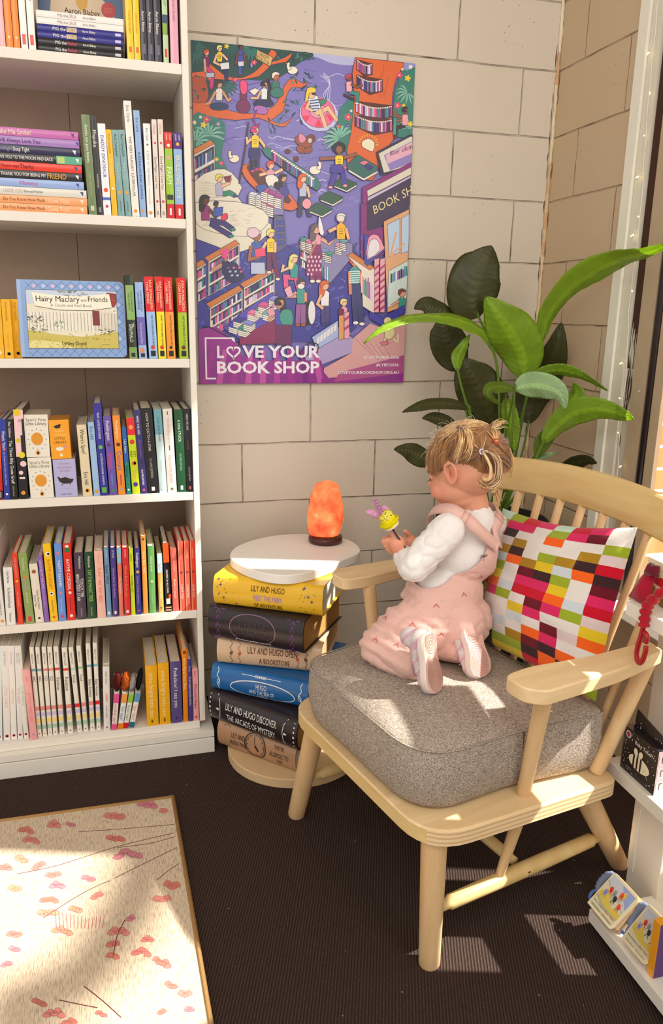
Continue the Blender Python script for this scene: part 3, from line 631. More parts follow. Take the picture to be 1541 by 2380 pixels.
standing(1, [
 (632, 694, 893, 692, 757, 1666, '6f8254', [('t', 'Koalas eat gum leaves.', .1, .48, w_, .36), ('t', 'LAURA & PHILIP BUNTING', .5, .88, 'c9d2b0', .16), ('b', .91, .96, 'c9d2b0', -.2, .2)], 'tall olive green picture book leaning beside the flat pile'),
 (698, 750, 903, 759, 806, 1670, '211d20', [('t', 'Mopoke.', .1, .36, w_, .6), ('t', 'PHILIP BUNTING', .44, .86, w_, .22), ('b', .92, .97, '8a8488', -.2, .2)], 'tall black picture book leaning on the olive green one'),
 (755, 820, 963, 808, 869, 1673, 'f1eef2', [('t', 'DADDY DINOSAUR', .07, .64, '3a52b4', .42), ('b', .80, .83, '4a6ac8', -.5, .5), ('d', .72, 'e2552c', .28), ('d', .9, 'c83a6a', .2)], 'white book with blue lettering next to the tall black one'),
 (822, 868, 1010, 873, 918, 1675, 'f2b90f', [('t', 'Rod Campbell', .05, .27, 'c98a10', .42), ('t', 'My Presents', .34, .56, 'f6dc7a', .5), ('d', .68, w_, .2)], 'thin golden yellow book beside the white blue-lettered one'),
 (870, 918, 1012, 921, 972, 1678, '7fa5a6', [('t', 'Rod Campbell', .05, .30, '3c5a62', .42), ('t', 'Farm 123', .36, .60, 'b9d2d2', .5), ('d', .72, 'e8a030', .28), ('t', 'MACMILLAN', .82, .95, '3c5a62', .2)], 'grey teal book, left one of the teal pair'),
 (920, 968, 1012, 977, 1027, 1680, '7fa5a6', [('t', 'Rod Campbell', .05, .30, '3c5a62', .42), ('t', 'Farm 123', .36, .60, 'b9d2d2', .5), ('d', .72, 'e8a030', .28), ('t', 'MACMILLAN', .82, .95, '3c5a62', .2)], 'grey teal book, right one of the teal pair'),
 (957, 1020, 785, 1030, 1089, 1682, 'ebe7e0', [('t', 'Eric Carle', .04, .18, '8a8684', .42), ('t', 'THE VERY HUNGRY CATERPILLAR', .3, .82, '6a6462', .36), ('d', .95, 'e79a2c', .24)], 'tallest white spine on the second shelf from the top'),
 (1033, 1087, 860, 1093, 1142, 1685, '8fb1de', [('t', 'Eric Carle', .07, .2, '5d6a88', .4), ('t', 'AUSTRALIAN BABY ANIMALS', .36, .85, '3a3a92', .4), ('d', .94, 'e79a2c', .24)], 'light blue book right of the tallest white spine'),
 (1112, 1168, 963, 1148, 1202, 1688, 'f0edea', [('t', 'Eric Carle', .05, .18, '7a7876', .34), ('d', .22, '5a5654', .14), ('t', 'A DAY AT THE BEACH', .27, .66, 'a4a8b0', .34), ('t', 'with the very hungry caterpillar', .68, .86, 'd9827a', .2), ('d', .95, 'e79a2c', .28)], 'white book between the light blue and cream spines'),
 (1175, 1221, 930, 1211, 1250, 1690, 'e4d6cc', [('t', 'Chunk', .04, .16, 'd88a86', .5), ('d', .235, 'd23a4a', .22), ('t', 'Good Night, I Love You', .32, .75, '6a5c5a', .45), ('d', .83, 'd2384a', .26), ('b', .93, .97, 'b09a92', -.2, .2)], 'cream book with a red heart, left of the cream pair'),
 (1224, 1268, 930, 1255, 1296, 1690, 'e4d6cc', [('t', 'Chunk', .04, .16, 'd88a86', .5), ('d', .235, 'd23a4a', .22), ('t', 'Good Night, I Love You', .32, .75, '6a5c5a', .45), ('d', .83, 'd2384a', .26), ('b', .93, .97, 'b09a92', -.2, .2)], 'cream book with a red heart, right of the cream pair'),
 (1273, 1340, 1030, 1301, 1362, 1692, '96c21e', [('b', 0, .185, 'd9252a'), ('t', 'COUNT', .02, .09, w_, .2, .22), ('t', 'DOWN', .02, .09, w_, .2, -.2), ('d', .15, 'f4f0ea', .2), ('t', 'FARM', .36, .64, w_, .62), ('d', .29, 'e79aa8', .26), ('b', .72, .78, '33303a', -.4, .4), ('b', .83, 1, 'd1121f'), ('b', .88, .96, w_, -.12, .12)], 'lime green and red board book near the right end of its shelf'),
 (1345, 1414, 1035, 1367, 1433, 1695, '8fb0e0', [('b', 0, .185, '4a1c82'), ('t', 'COUNT', .02, .09, w_, .2, .22), ('t', 'DOWN', .02, .09, w_, .2, -.2), ('d', .13, 'e8b02c', .2), ('t', 'BUILDING SITE', .22, .80, 'efe7b4', .52), ('b', .83, 1, 'd1121f'), ('b', .88, .96, w_, -.12, .12)], 'light blue board book with purple top against the bookcase side'),
], 0, 0, Z1, 'upright books on the second shelf')
lb = lambda c, t: [('b', 0, .42, 'dd1a22'), ('t', 'JULIA DONALDSON', .03, .40, 'f6efc8', .26, .17), ('t', 'LYDIA MONKS', .05, .34, 'f6efc8', .26, -.2), ('t', t, .46, .84, '2a2a2a', .22, .12)] + c + [('b', .90, .97, '1c1c1c', -.28, .28)]
standing(2, [
 (-62, 1, 305, -32, 35, 744, 'f2b51a', [('d', .90, 'f6e6c0', .22)], 'yellow paperback cut by the frame edge on the third shelf', {'D': .14}),
 (5, 73, 307, 38, 104, 747, 'f2b51a', [('t', 'ROALD WELFORD', .05, .36, '9a6a18', .22), ('t', 'LYNLEY DODD', .55, .85, 'd99a20', .2), ('d', .92, '6a5a30', .22), ('d', .92, 'f6e6c0', .15)], 'yellow paperback in the middle of the three on the third shelf', {'D': .14}),
 (77, 140, 307, 107, 172, 748, 'f2b51a', [('t', 'SLINKY MALINKI', .05, .36, '9a6a18', .22), ('t', 'LYNLEY DODD', .55, .85, 'd99a20', .2), ('d', .92, '6a5a30', .22), ('d', .92, 'f6e6c0', .15)], 'yellow paperback behind the plaid edged picture book', {'D': .14, 'y': .02}),
 (930, 988, 125, 967, 1027, 752, '22321e', [('b', .12, .53, '8db46a'), ('t', 'JULIA DONALDSON', .15, .48, '33402a', .2, .2), ('t', 'AXEL SCHEFFLER', .15, .48, '33402a', .2, -.15), ('t', 'the', .57, .62, w_, .25, .25), ('t', 'GRUFFALO', .58, .80, w_, .42, -.1), ('b', .86, 1, '7fa05a'), ('b', .93, .98, '1c1c1c', -.25, .25)], 'tall dark green board book beside the plaid edged picture book'),
 (1002, 1065, 180, 1038, 1099, 755, '9bb8e6', [('b', .45, .82, '6f64b4'), ('t', 'JULIA DONALDSON', .06, .42, '2c3a6a', .2, .2), ('t', 'AXEL SCHEFFLER', .06, .42, '2c3a6a', .2, -.15), ('t', 'The Snail and the Whale', .52, .8, 'd5cdf0', .3), ('b', .86, .92, 'e08a5a', -.3, .2), ('b', .93, .98, '1c1c1c', -.25, .25)], 'blue and lilac board book right of the dark green one'),
 (1068, 1143, 138, 1114, 1180, 757, '9dc0ee', lb([('d', .86, 'cf3a2a', .24)], 'WHAT THE LADYBIRD HEARD AT THE SEASIDE'), 'red topped board book with light blue lower half'),
 (1152, 1213, 138, 1184, 1243, 757, 'f4e018', lb([('d', .86, 'cf3a1a', .26)], 'WHAT THE LADYBIRD HEARD'), 'red topped board book with yellow lower half'),
 (1215, 1285, 143, 1249, 1312, 757, 'f79a2a', lb([('d', .86, '3a2a1a', .2)], 'WHAT THE LADYBIRD HEARD NEXT'), 'red topped board book with orange lower half'),
 (1312, 1386, 148, 1340, 1407, 755, 'a9c41a', lb([('d', .86, '6a2a14', .24)], 'WHAT THE LADYBIRD HEARD AT THE ZOO'), 'red topped board book with lime lower half by the bookcase side'),
], 0, 600, 3.21, 'upright books on the third shelf')
g4 = 'upright books on the fourth shelf'
standing(3, [
 (-52, -6, 320, -25, 24, 902, 'e8541c', [('b', .6, 1, 'cc1c22'), ('b', .88, .99, '2a1c22'), ('t', 'KIDS', .90, .97, w_, .6)], 'orange and red spine cut by the frame edge on the fourth shelf'),
 (-3, 38, 305, 32, 78, 900, '2c3aa0', [('t', 'Watch This!', .14, .36, w_, .5), ('t', 'Jane Godwin, Beci Orpin & Hilary Walker', .40, .82, 'c6cbe8', .3), ('d', .37, 'e8823a', .2), ('d', .93, w_, .2)], 'thin royal blue book near the left edge of the fourth shelf'),
 (38, 97, 305, 79, 135, 893, '1c181b', [('t', 'Paul Galdone', .03, .22, w_, .32), ('t', 'The Three Billy Goats Gruff', .26, .80, w_, .42), ('t', 'Clarion Books', .83, .96, 'bdb8b4', .22)], 'black book with white lettering next to the royal blue one'),
 (98, 168, 232, 141, 212, 880, '1f1a1c', [('b', 0, .28, 'efc9cc'), ('b', .28, .52, 'efc9cc', -.5, .1), ('d', .03, 'e8c41a', .4, -.1), ('d', .12, 'c89ab0', .2, .1), ('b', .1, .5, '2a2020', .3, .5), ('d', .34, 'd9c01c', .26, -.2), ('d', .50, 'e6d21a', .36, .1), ('d', .60, 'efc9cc', .34, .2), ('d', .70, 'efc9cc', .24, -.1), ('b', .75, .77, 'f3e6e4', -.3, .3), ('d', .93, 'e79a2c', .24)], 'black spine with pink and yellow blossoms beside the white boxes'),
 (572, 640, 345, 618, 690, 845, 'e3d3b0', [('t', "Where's Spot?", .06, .4, '2a2426', .42), ('t', 'Eric Hill', .66, .84, '2a2426', .42), ('d', .92, 'e79a2c', .26), ('d', .92, '2a2020', .14)], 'cream spine with black lettering right of the small boxes'),
 (652, 700, 325, 700, 748, 862, '9ec0e4', [('t', 'Eric Hill', .05, .24, '4a5a78', .48), ('t', 'Spot goes to school', .30, .66, 'bcd4ee', .5), ('d', .94, 'e79a2c', .3)], 'pale blue spine beside the cream one on the fourth shelf'),
 (690, 755, 183, 752, 811, 867, '35319a', [('t', 'WHY I LOVE SCOTLAND', .10, .38, w_, .3), ('d', .47, '6cc04a', .26), ('t', 'ILLUSTRATED BY DANIEL HOWARTH', .54, .88, w_, .25), ('b', .91, .97, '5fae4a', -.3, .3)], 'tallest navy blue spine on the fourth shelf'),
 (765, 828, 280, 819, 878, 860, '6c55ae', [('t', 'Paddington', .06, .30, w_, .42), ('d', .36, '7a2c22', .22, -.1), ('d', .37, '3a62b8', .14, .2), ('t', 'Shapes', .42, .70, 'e2508e', .6), ('b', .73, .87, '5a8ac0', -.12, .05), ('d', .94, '3a8a5a', .22)], 'purple board book in the pair left of the orange one'),
 (833, 897, 275, 883, 938, 857, 'f0902a', [('t', 'Paddington', .06, .30, 'fff0c0', .42), ('d', .36, '6a2a1a', .28), ('t', 'Colours', .43, .70, '3a72c8', .6), ('b', .74, .88, 'c04a5a', -.1, .1), ('d', .93, 'b8a08a', .22)], 'orange board book right of the purple one on the fourth shelf'),
 (905, 942, 362, 946, 980, 857, '2f62b0', [('t', 'I Am Here', .17, .38, w_, .55), ('b', .52, 1, '1f8a78'), ('t', 'Playgroup', .54, .76, '1c2c5a', .5), ('d', .93, w_, .25)], 'thin low blue and teal spine on the fourth shelf'),
 (940, 1000, 293, 989, 1047, 863, 'c6d81c', [('b', 0, .22, 'e5262e'), ('d', .12, 'f0a050', .3), ('d', .31, 'd8322a', .32), ('t', 'CAT', .42, .52, k_, .3, .22), ('t', 'NAP', .42, .52, k_, .3, -.22), ('d', .59, 'ee6a1c', .3), ('d', .59, 'c6d81c', .22, .18), ('t', 'Sleepy', .68, .80, 'f0a070', .3), ('d', .87, '4a3a9a', .32)], 'lime green board book with red top and stars'),
 (988, 1052, 233, 1050, 1102, 850, '38326e', [('t', 'HERE WE ARE', .06, .30, w_, .32), ('t', 'FOR A MOMENT', .34, .58, 'a26ab0', .26), ('d', .62, '2a2a5a', .24), ('t', 'OLIVER JEFFERS', .68, .92, w_, .26), ('d', .955, 'c85a8a', .2)], 'dark violet spine right of the lime green book'),
 (1055, 1122, 220, 1104, 1189, 852, '1d1a1c', [('t', 'HOW TO CATCH A STAR', .06, .5, 'e6dcd0', .22), ('t', 'OLIVER JEFFERS', .58, .82, 'a09a96', .2), ('b', .925, .97, w_, -.14, .14)], 'wide black spine in the row of five board books'),
 (1140, 1207, 230, 1191, 1249, 853, 'bcd2d2', [('b', 0, .295, '6fa6b0'), ('t', 'LOST AND FOUND', .05, .42, '2c4a5a', .26), ('t', 'Oliver Jeffers', .52, .82, 'a2b2b6', .22), ('d', .94, 'e6eef0', .2)], 'pale grey spine with teal top between black and white ones'),
 (1209, 1284, 225, 1251, 1321, 842, 'e3ddd6', [('b', .03, .07, '8a3a2a', -.05, .05), ('t', 'THE WAY BACK HOME', .1, .42, 'c0a8a0', .26), ('b', .43, .49, '5a4a3a', -.05, .05), ('t', 'Stuck OLIVER JEFFERS', .52, .9, 'd08a90', .24), ('d', .955, '6a6a4a', .14)], 'off-white spine with thin red lettering among the board books'),
 (1300, 1360, 230, 1326, 1391, 845, '1f5230', [('t', 'A little STUCK', .09, .42, 'dfe8da', .3), ('t', 'OLIVER JEFFERS', .48, .78, '9ac09a', .22), ('b', .92, .97, w_, -.14, .14)], 'dark green spine near the right end of the fourth shelf'),
 (1365, 1418, 225, 1393, 1447, 843, '201c22', [('t', 'HERE WE ARE', .05, .26, 'e2ded8', .26), ('t', 'for a while', .3, .56, 'a8607a', .2), ('t', 'OLIVER JEFFERS', .66, .9, 'bdb8b4', .22), ('b', .93, .97, 'd86a4a', -.14, .14)], 'black spine against the bookcase side on the fourth shelf'),
], 0, 880, 3.21, g4)
cor = ('e8604e',)
def love(c='ea5f4c'): return [('b', 0, 1, 'f08c74', -.5, -.25), ('t', 'IAN FALCONER', .06, .3, 'f6cfc0', .2), ('d', .44, '8a3a3a', .26), ('t', 'I LOVE YOU', .55, .88, 'f8e6d6', .4)]
standing(4, [
 (-72, -24, 260, -2, 46, 888, 'e6e2dc', [('t', 'is coming to tea', .68, .88, '3a3436', .3), ('d', .94, 'e79a2c', .3)], 'white spine at the left frame edge of the fifth shelf', {'D': .19}),
 (22, 90, 445, 49, 119, 885, 'e9e6e2', [('t', 'Lizzy Barnes', .06, .27, '2a2626', .26), ('t', 'The Owl and the Pussycat', .34, .7, '2a2626', .34), ('t', 'Pavanne', .79, .95, '2a2626', .24)], 'short wide white spine near the left edge of the fifth shelf'),
 (85, 130, 340, 135, 177, 879, 'e2442e', [('t', 'THE GREEN BOOK', .06, .34, 'f2a08c', .36), ('d', .385, 'e8c02c', .25), ('t', 'Nina Alexander', .44, .84, 'f2a08c', .36)], 'narrow red spine beside the short wide white one'),
 (133, 195, 337, 197, 260, 868, '8ea45e', [('t', 'The Hardest', .07, .24, 'd6deb8', .3), ('d', .34, 'e07a3a', .2), ('t', 'pooh', .36, .52, 'b898d0', .5), ('t', 'went bad', .55, .7, 'd6deb8', .3), ('b', .9, .97, 'd9242c', -.22, .22)], 'sage green spine with a small red tag'),
 (213, 278, 418, 267, 330, 860, 'e6dccc', [('d', .13, '9a5a3a', .26), ('t', 'Guess How Much', .40, .80, '4a4440', .26, .15), ('t', 'I Love You', .48, .76, '4a4440', .26, -.2), ('d', .92, '3a3634', .16)], 'low cream spine right of the sage green one'),
 (278, 315, 357, 333, 370, 857, '8a62b4', [('t', 'COLOURS AT THE ZOO', .06, .5, 'efd0f0', .45), ('t', 'the animal walk', .5, .75, 'c9a2d8', .4)], 'narrow purple spine left of the big yellow one'),
 (315, 378, 268, 378, 437, 860, 'f4c31a', [('d', .13, w_, .28), ('d', .13, '2a2426', .16, .08), ('t', 'RHYME HUNGRY', .2, .58, 'd9662a', .45), ('d', .635, w_, .28), ('d', .635, '2a2426', .14), ('t', 'Antonia Pesenti', .72, .88, '9a6a20', .26), ('d', .94, 'd9662a', .2)], 'bright yellow board book with orange lettering'),
 (400, 460, 268, 440, 496, 850, '6894dc', [('d', .12, 'e07a8a', .26), ('t', 'PARTY RHYME!', .2, .57, w_, .42), ('d', .63, 'e07a8a', .2), ('t', 'Antonia Pesenti', .7, .88, 'c2d4f0', .22), ('d', .94, 'd2365a', .24)], 'cornflower blue board book between yellow and red ones'),
 (465, 528, 268, 506, 568, 848, 'dd281e', [('d', .08, '1f7a3a', .34), ('b', .02, .05, w_, -.2, .2), ('t', 'RHYME CORDIAL', .2, .6, w_, .42), ('d', .635, 'e8e0d0', .2), ('t', 'Antonia Pesenti', .7, .88, '8a1a14', .24), ('d', .94, w_, .2)], 'bright red board book with white lettering and green spot'),
 (547, 620, 335, 579, 649, 828, '4a3a4c', [('t', 'Matheson', .05, .24, w_, .26, .1), ('t', 'TOUCH THE', .38, .66, w_, .34, .2), ('t', 'BRIGHTEST STAR', .32, .72, w_, .34, -.22), ('t', 'Greenwillow', .83, .96, 'c0b4c0', .18)], 'wide dusky purple spine with large white capitals', {'D': .15}),
 (625, 694, 330, 656, 722, 823, '1f4a2c', [('t', 'Matheson', .05, .24, w_, .26), ('t', 'TAP THE MAGIC TREE', .26, .74, 'a8cf6a', .4), ('t', 'Greenwillow', .83, .96, 'b8c8b0', .18)], 'dark green spine right of the dusky purple one', {'D': .15}),
 (700, 765, 322, 728, 792, 822, 'f0bcb0', [('t', 'Matheson', .05, .2, 'd89a8c', .24), ('t', 'PLANT THE TINY SEED', .25, .76, 'e2705e', .36)], 'pale pink spine right of the dark green one', {'D': .15}),
 (768, 813, 300, 798, 835, 815, '6f96bc', [('t', 'LIFT THE FLAP', .03, .14, 'dfe8f0', .3), ('t', 'Guess Who?', .2, .56, '1c2c4a', .6), ('b', .92, .96, w_, -.2, .2)], 'steel blue spine with dark lettering on the fifth shelf'),
 (818, 862, 300, 844, 885, 815, '4b3d8c', [('t', 'LIFT THE FLAP', .03, .14, 'dfe8f0', .3), ('t', 'Whose Bum? On the farm', .24, .76, 'c9a0d0', .4), ('b', .92, .96, w_, -.2, .2)], 'deep violet spine beside the steel blue one'),
 (866, 905, 300, 891, 924, 805, 'e67a6c', [('b', 0, .22, '8fbfe0'), ('d', .12, 'e2a878', .3), ('t', 'Nice Numbers', .25, .85, 'f6d8cc', .5)], 'thin coral spine with light blue top'),
 (908, 955, 298, 931, 977, 813, 'd92c30', [('t', 'LIFT THE FLAP', .03, .14, 'f3d0c8', .3), ('t', 'Whose Bum? At the zoo', .24, .74, 'e2a070', .4), ('b', .92, .96, w_, -.2, .2)], 'red spine with a white fin tag near its foot'),
 (958, 993, 305, 981, 1012, 803, 'c8d62e', [('t', 'JEREMY', .06, .2, '5a6a20', .4), ('t', 'HUGABLE CAT', .36, .7, '3a4418', .5)], 'thin lime spine between the red and navy ones'),
 (1000, 1043, 303, 1018, 1057, 800, '3c3484', [('t', 'Paddington', .05, .3, w_, .5), ('d', .35, 'e2a84a', .3), ('t', 'London on foot adventure', .4, .85, 'a8a0d8', .4), ('d', .94, 'a04a6a', .25)], 'navy spine in front of the tall orange one'),
 (1047, 1088, 210, 1071, 1107, 795, 'f09a44', [('d', .04, '6a4a3a', .3), ('t', 'Sleepy Baby Hello', .12, .55, 'fbe0b8', .5)], 'tallest orange spine on the fifth shelf'),
 (1100, 1150, 285, 1116, 1165, 785, '6aa65c', [('t', 'walking beside', .1, .42, 'd4e6c8', .32), ('d', .52, 'c8d8c0', .2), ('t', 'Anna Cosgrove', .62, .86, 'b8d2a8', .26)], 'mid green spine right of the tallest orange one'),
 (1171, 1208, 342, 1187, 1224, 783, 'e6b060', [('b', 0, .32, 'bcd8ec'), ('t', 'Jack', .14, .28, 'e8a050', .5), ('t', 'The Food Ninja', .42, .82, 'fae8c8', .4), ('t', '84', .88, .96, '2a2426', .5)], 'thin blue and tan spine standing apart on the fifth shelf'),
 (1209, 1258, 262, 1238, 1282, 778, '1c191b', [('b', 0, .28, 'f0561c'), ('t', 'GIRAFFES ON ALL FOURS', .38, .72, w_, .3), ('b', .74, .80, 'e2501c', .1, .5), ('b', .80, .88, 'e6dcd0', -.35, .35), ('b', .92, .94, 'e8a07a', -.5, .5), ('b', .96, .98, 'e8a07a', -.5, .5)], 'black spine with orange top and stripes at its foot'),
 (1265, 1318, 303, 1291, 1337, 778, 'e5695a', [('t', 'KISS FROM MY', .05, .4, 'f4b4a4', .34), ('d', .5, 'f0b060', .2), ('t', 'Hello Colours', .44, .85, 'f6d0c0', .4)], 'shorter coral spine left of the three matching coral ones'),
 (1322, 1366, 253, 1345, 1385, 773, 'ea5f4c', love(), 'coral spine, first of the three matching ones', {'D': .15}),
 (1369, 1411, 248, 1387, 1425, 767, 'ea5f4c', love(), 'coral spine in the middle of the three matching ones', {'D': .15}),
 (1413, 1453, 245, 1430, 1467, 760, 'e7462c', love(), 'coral spine against the bookcase side on the fifth shelf', {'D': .15}),
], 0, 1180, 3.21, 'upright books on the fifth shelf')
def bt(t, c1, c2, red='e88a8a'): return [('t', '#BabyTouch', .05, .20, '6a6460', .4), ('b', .235, .262, c1), ('t', t, .28, .28 + .035 * len(t) + .03, '4a4440', .62), ('b', .655, .70, c2), ('b', .725, .765, 'cdbfe0'), ('b', .795, .84, 'f2d888'), ('b', .865, .91, 'a9cdb0'), ('d', .965, '8a4a4a', .16)]
wt = lambda t, c: [('t', 'Emily Winfield', .06, .2, 'b0a8a2', .28), ('t', t, .36, .7, c, .42), ('d', .95, 'd0484a', .26), ('d', .95, 'efe9e4', .14)]
HB = {'D': .13, 'y': .012}
standing(5, [
 (-38, 6, 212, -30, 20, 893, 'dfe9ea', [('d', .95, 'b03a4a', .28)], 'pale book cut by the frame edge on the bottom shelf', HB),
 (10, 51, 210, 28, 78, 895, 'e9e4df', wt('LITTLE ONESS', 'd9b8b0'), 'white spine, first of four pale ones on the bottom shelf', HB),
 (54, 96, 210, 80, 122, 892, 'ece7e2', wt('WITH YOU', 'e8c088'), 'white spine, second of four pale ones on the bottom shelf', HB),
 (98, 134, 210, 125, 162, 887, 'e6e2e0', wt('IN MY HEART', 'dcb0b8'), 'white spine, third of four pale ones on the bottom shelf', HB),
 (105, 146, 210, 166, 203, 877, 'e4e6dc', wt('ALL ME SEASONS', 'b8ccae'), 'white spine touching the pink one on the bottom shelf', HB),
 (157, 203, 373, 211, 260, 888, 'f0a9a8', [('t', 'Emily', .06, .2, 'd88a8c', .28), ('t', 'IF YOU WERE RED', .3, .76, 'e08488', .42), ('d', .92, 'b0a0c8', .18)], 'pink spine at the start of the row of white booklets'),
 (198, 233, 220, 263, 292, 873, 'ece5d8', bt('ABC', '6a9ab0', 'e88a8a'), 'white touch booklet with blue stripe, left of its pair', HB),
 (240, 273, 220, 299, 328, 871, 'ece5d8', bt('ABC', '6a9ab0', 'e88a8a'), 'white touch booklet with blue stripe, right of its pair', HB),
 (283, 319, 218, 334, 365, 862, 'ece5d8', bt('123', 'e8807a', 'e88a8a'), 'white touch booklet with a numbers title, left of its pair', HB),
 (322, 359, 218, 369, 402, 859, 'ece5d8', bt('123', 'e8907a', 'e88a8a'), 'white touch booklet with a numbers title, right of its pair', HB),
 (364, 402, 215, 416, 450, 876, 'ece5d8', bt('Rainbow', 'e0302c', 'e88a8a'), 'white touch booklet with red stripe, left of its pair', HB),
 (422, 462, 222, 473, 510, 874, 'ece5d8', bt('Rainbow', 'e0302c', 'e88a8a'), 'white touch booklet with red stripe, right of its pair', HB),
 (470, 503, 220, 539, 571, 861, 'ece5d8', bt('Food', 'a9d4c0', 'dd1c2c'), 'white touch booklet with mint stripe, left of its pair', HB),
 (524, 556, 210, 581, 612, 857, 'ece5d8', bt('Food', '8ac89a', 'e88a8a'), 'white touch booklet with mint stripe, right of its pair', HB),
 (588, 621, 195, 626, 657, 850, 'ece5d8', bt('Baby Animals', '6aa6c0', 'e88a8a'), 'white touch booklet with long title, left of its pair', HB),
 (637, 668, 190, 669, 698, 841, 'ece5d8', bt('Baby Animals', '7ac0d0', 'dd1c2c'), 'last white touch booklet beside the gap on the bottom shelf', HB),
 (703, 756, 353, 716, 762, 818, 'e8e3de', [('t', 'GENE ZION', .05, .28, '7a7470', .3), ('t', 'HARRY', .38, .58, 'e0443a', .34), ('t', 'the Dirty Dog', .60, .78, '6a6460', .26), ('d', .94, 'd2545a', .16)], 'grey-white spine left of the four finger puppet books', {'D': .19}),
 (1000, 1080, 345, 1013, 1094, 772, 'f0af1e', [('t', 'shine bright little one', .12, .86, 'fbe4a8', .40), ('b', .90, .95, '6a4a1a', -.12, .02)], 'thick golden yellow board book, left of its pair', {'D': .19}),
 (1085, 1160, 328, 1101, 1177, 752, 'f0af1e', [('t', 'shine bright little one', .12, .86, 'fbe4a8', .40), ('b', .90, .95, '6a4a1a', -.12, .02)], 'thick golden yellow board book, right of its pair', {'D': .19}),
 (1168, 1245, 320, 1182, 1258, 745, '5c4f86', [('t', 'Peekaboo! I see you', .1, .74, w_, .36), ('b', .90, .94, '3a2c5a', -.12, .02)], 'thick slate violet board book on the bottom shelf', {'D': .19}),
 (1252, 1287, 235, 1263, 1297, 733, 'f08a1c', [('b', .02, .06, '7a4a1a', -.3, .3), ('t', 'How Big is Your Bear', .12, .55, 'fce0a0', .6)], 'tall thin orange book near the right end of the bottom shelf', {'D': .2}),
 (1290, 1318, 303, 1300, 1330, 720, '4a3f86', [('t', 'Disney', .08, .22, 'c8c0e0', .4), ('t', 'My First Bedtime Storytime Activities', .28, .74, 'e6e2f0', .45)], 'thin violet spine right of the tall orange book'),
 (1326, 1358, 365, 1333, 1371, 720, 'eea0a2', [('t', 'Gaynor', .05, .16, '9a5a5c', .35), ('t', "If You Love a Penguin", .3, .76, '3a2a2c', .45), ('d', .93, 'b0585a', .25)], 'short pink spine against the bookcase side on the bottom shelf'),
], 0, 1430, 2.963, 'upright books on the bottom shelf')

# ---- books lying flat in piles
def pile(sh, rows, group, xl, y=FY + 0.008, D=0.18):
    z = SHZ[sh] + 0.0004
    hs = [r_[4] for r_ in rows]
    for (u1, v1, col, dec, hh, lab) in rows:
        x1 = at(u1, v1, 1, y).x; x0 = xl; Wd = x1 - x0; T = hh - 0.0006
        root = thing('book', lab, 'book', (x0, y, z), (0, 0, 0), group)
        mb = MB(); mb.mat = 'gloss'
        K = 4; vs = []
        for i in range(K + 1):
            zz = T * i / K; yy = -0.0012 * (1 - (2 * i / K - 1) ** 2); vs += [(0, yy, zz), (Wd, yy, zz)]
        mb.add(vs, [(2 * i, 2 * i + 1, 2 * i + 3, 2 * i + 2) for i in range(K)], col, True)
        mb.box(0, Wd, 0, D, 0, 0.0012, col); mb.box(0, Wd, 0, D, T - 0.0012, T, col); mb.box(0.0, Wd, 0.0003, 0.0015, 0.0012, T - 0.0012, col)
        mb.frame((0, -0.0013, T / 2), (1, 0, 0), (0, 0, 1), (0, -1, 0))
        bi = 0
        for it in dec:
            if it[0] == 't':
                a, b_ = at(it[2], it[3], 1, y).x - x0, at(it[4], it[3], 1, y).x - x0
                mb.text(it[1], (a + b_) / 2, 0, T * it[6], it[5], 0.0003, maxw=b_ - a)
            elif it[0] == 'r':
                a, b_ = at(it[1], v1, 1, y).x - x0, at(it[2], v1, 1, y).x - x0
                bi += 1; mb.flat([(a, -T * it[4]), (b_, -T * it[4]), (b_, T * it[4]), (a, T * it[4])], it[3], 0.00008 + bi * 0.00003)
            elif it[0] == 'v':
                a = at(it[1], v1, 1, y).x - x0; mb.flat([(a, T * .25), (a + .007, T * .25), (a + .006, -T * .3)], it[2], 0.00012)
        mb.build('cover', root)
        pb = MB(); pb.box(0.003, Wd - 0.003, 0.0018, D - 0.003, 0.0012, T - 0.0012, 'e8dcc6'); pb.build('pages', root)
        z += hh
    return z
x0p = at(88, 100, 1, FY).x
th = (at(200, 60, 1, FY).z - at(200, 75, 1, FY).z) * 0.985
hP = (SHZ[0] * 0 + (near(88, 22, x0p, FY).z - near(88, 118, x0p, FY).z)) / 6
pg = lambda w, c1, r_: [('t', 'PIG the', 124 if w else 128, 90, 154, c1, .5), ('t', r_[0], 157, 90, 177, r_[1], .55), ('t', 'Aaron Blabey', 192, 90, 222, c1, .4), ('r', 268, 281, r_[2], .22)]
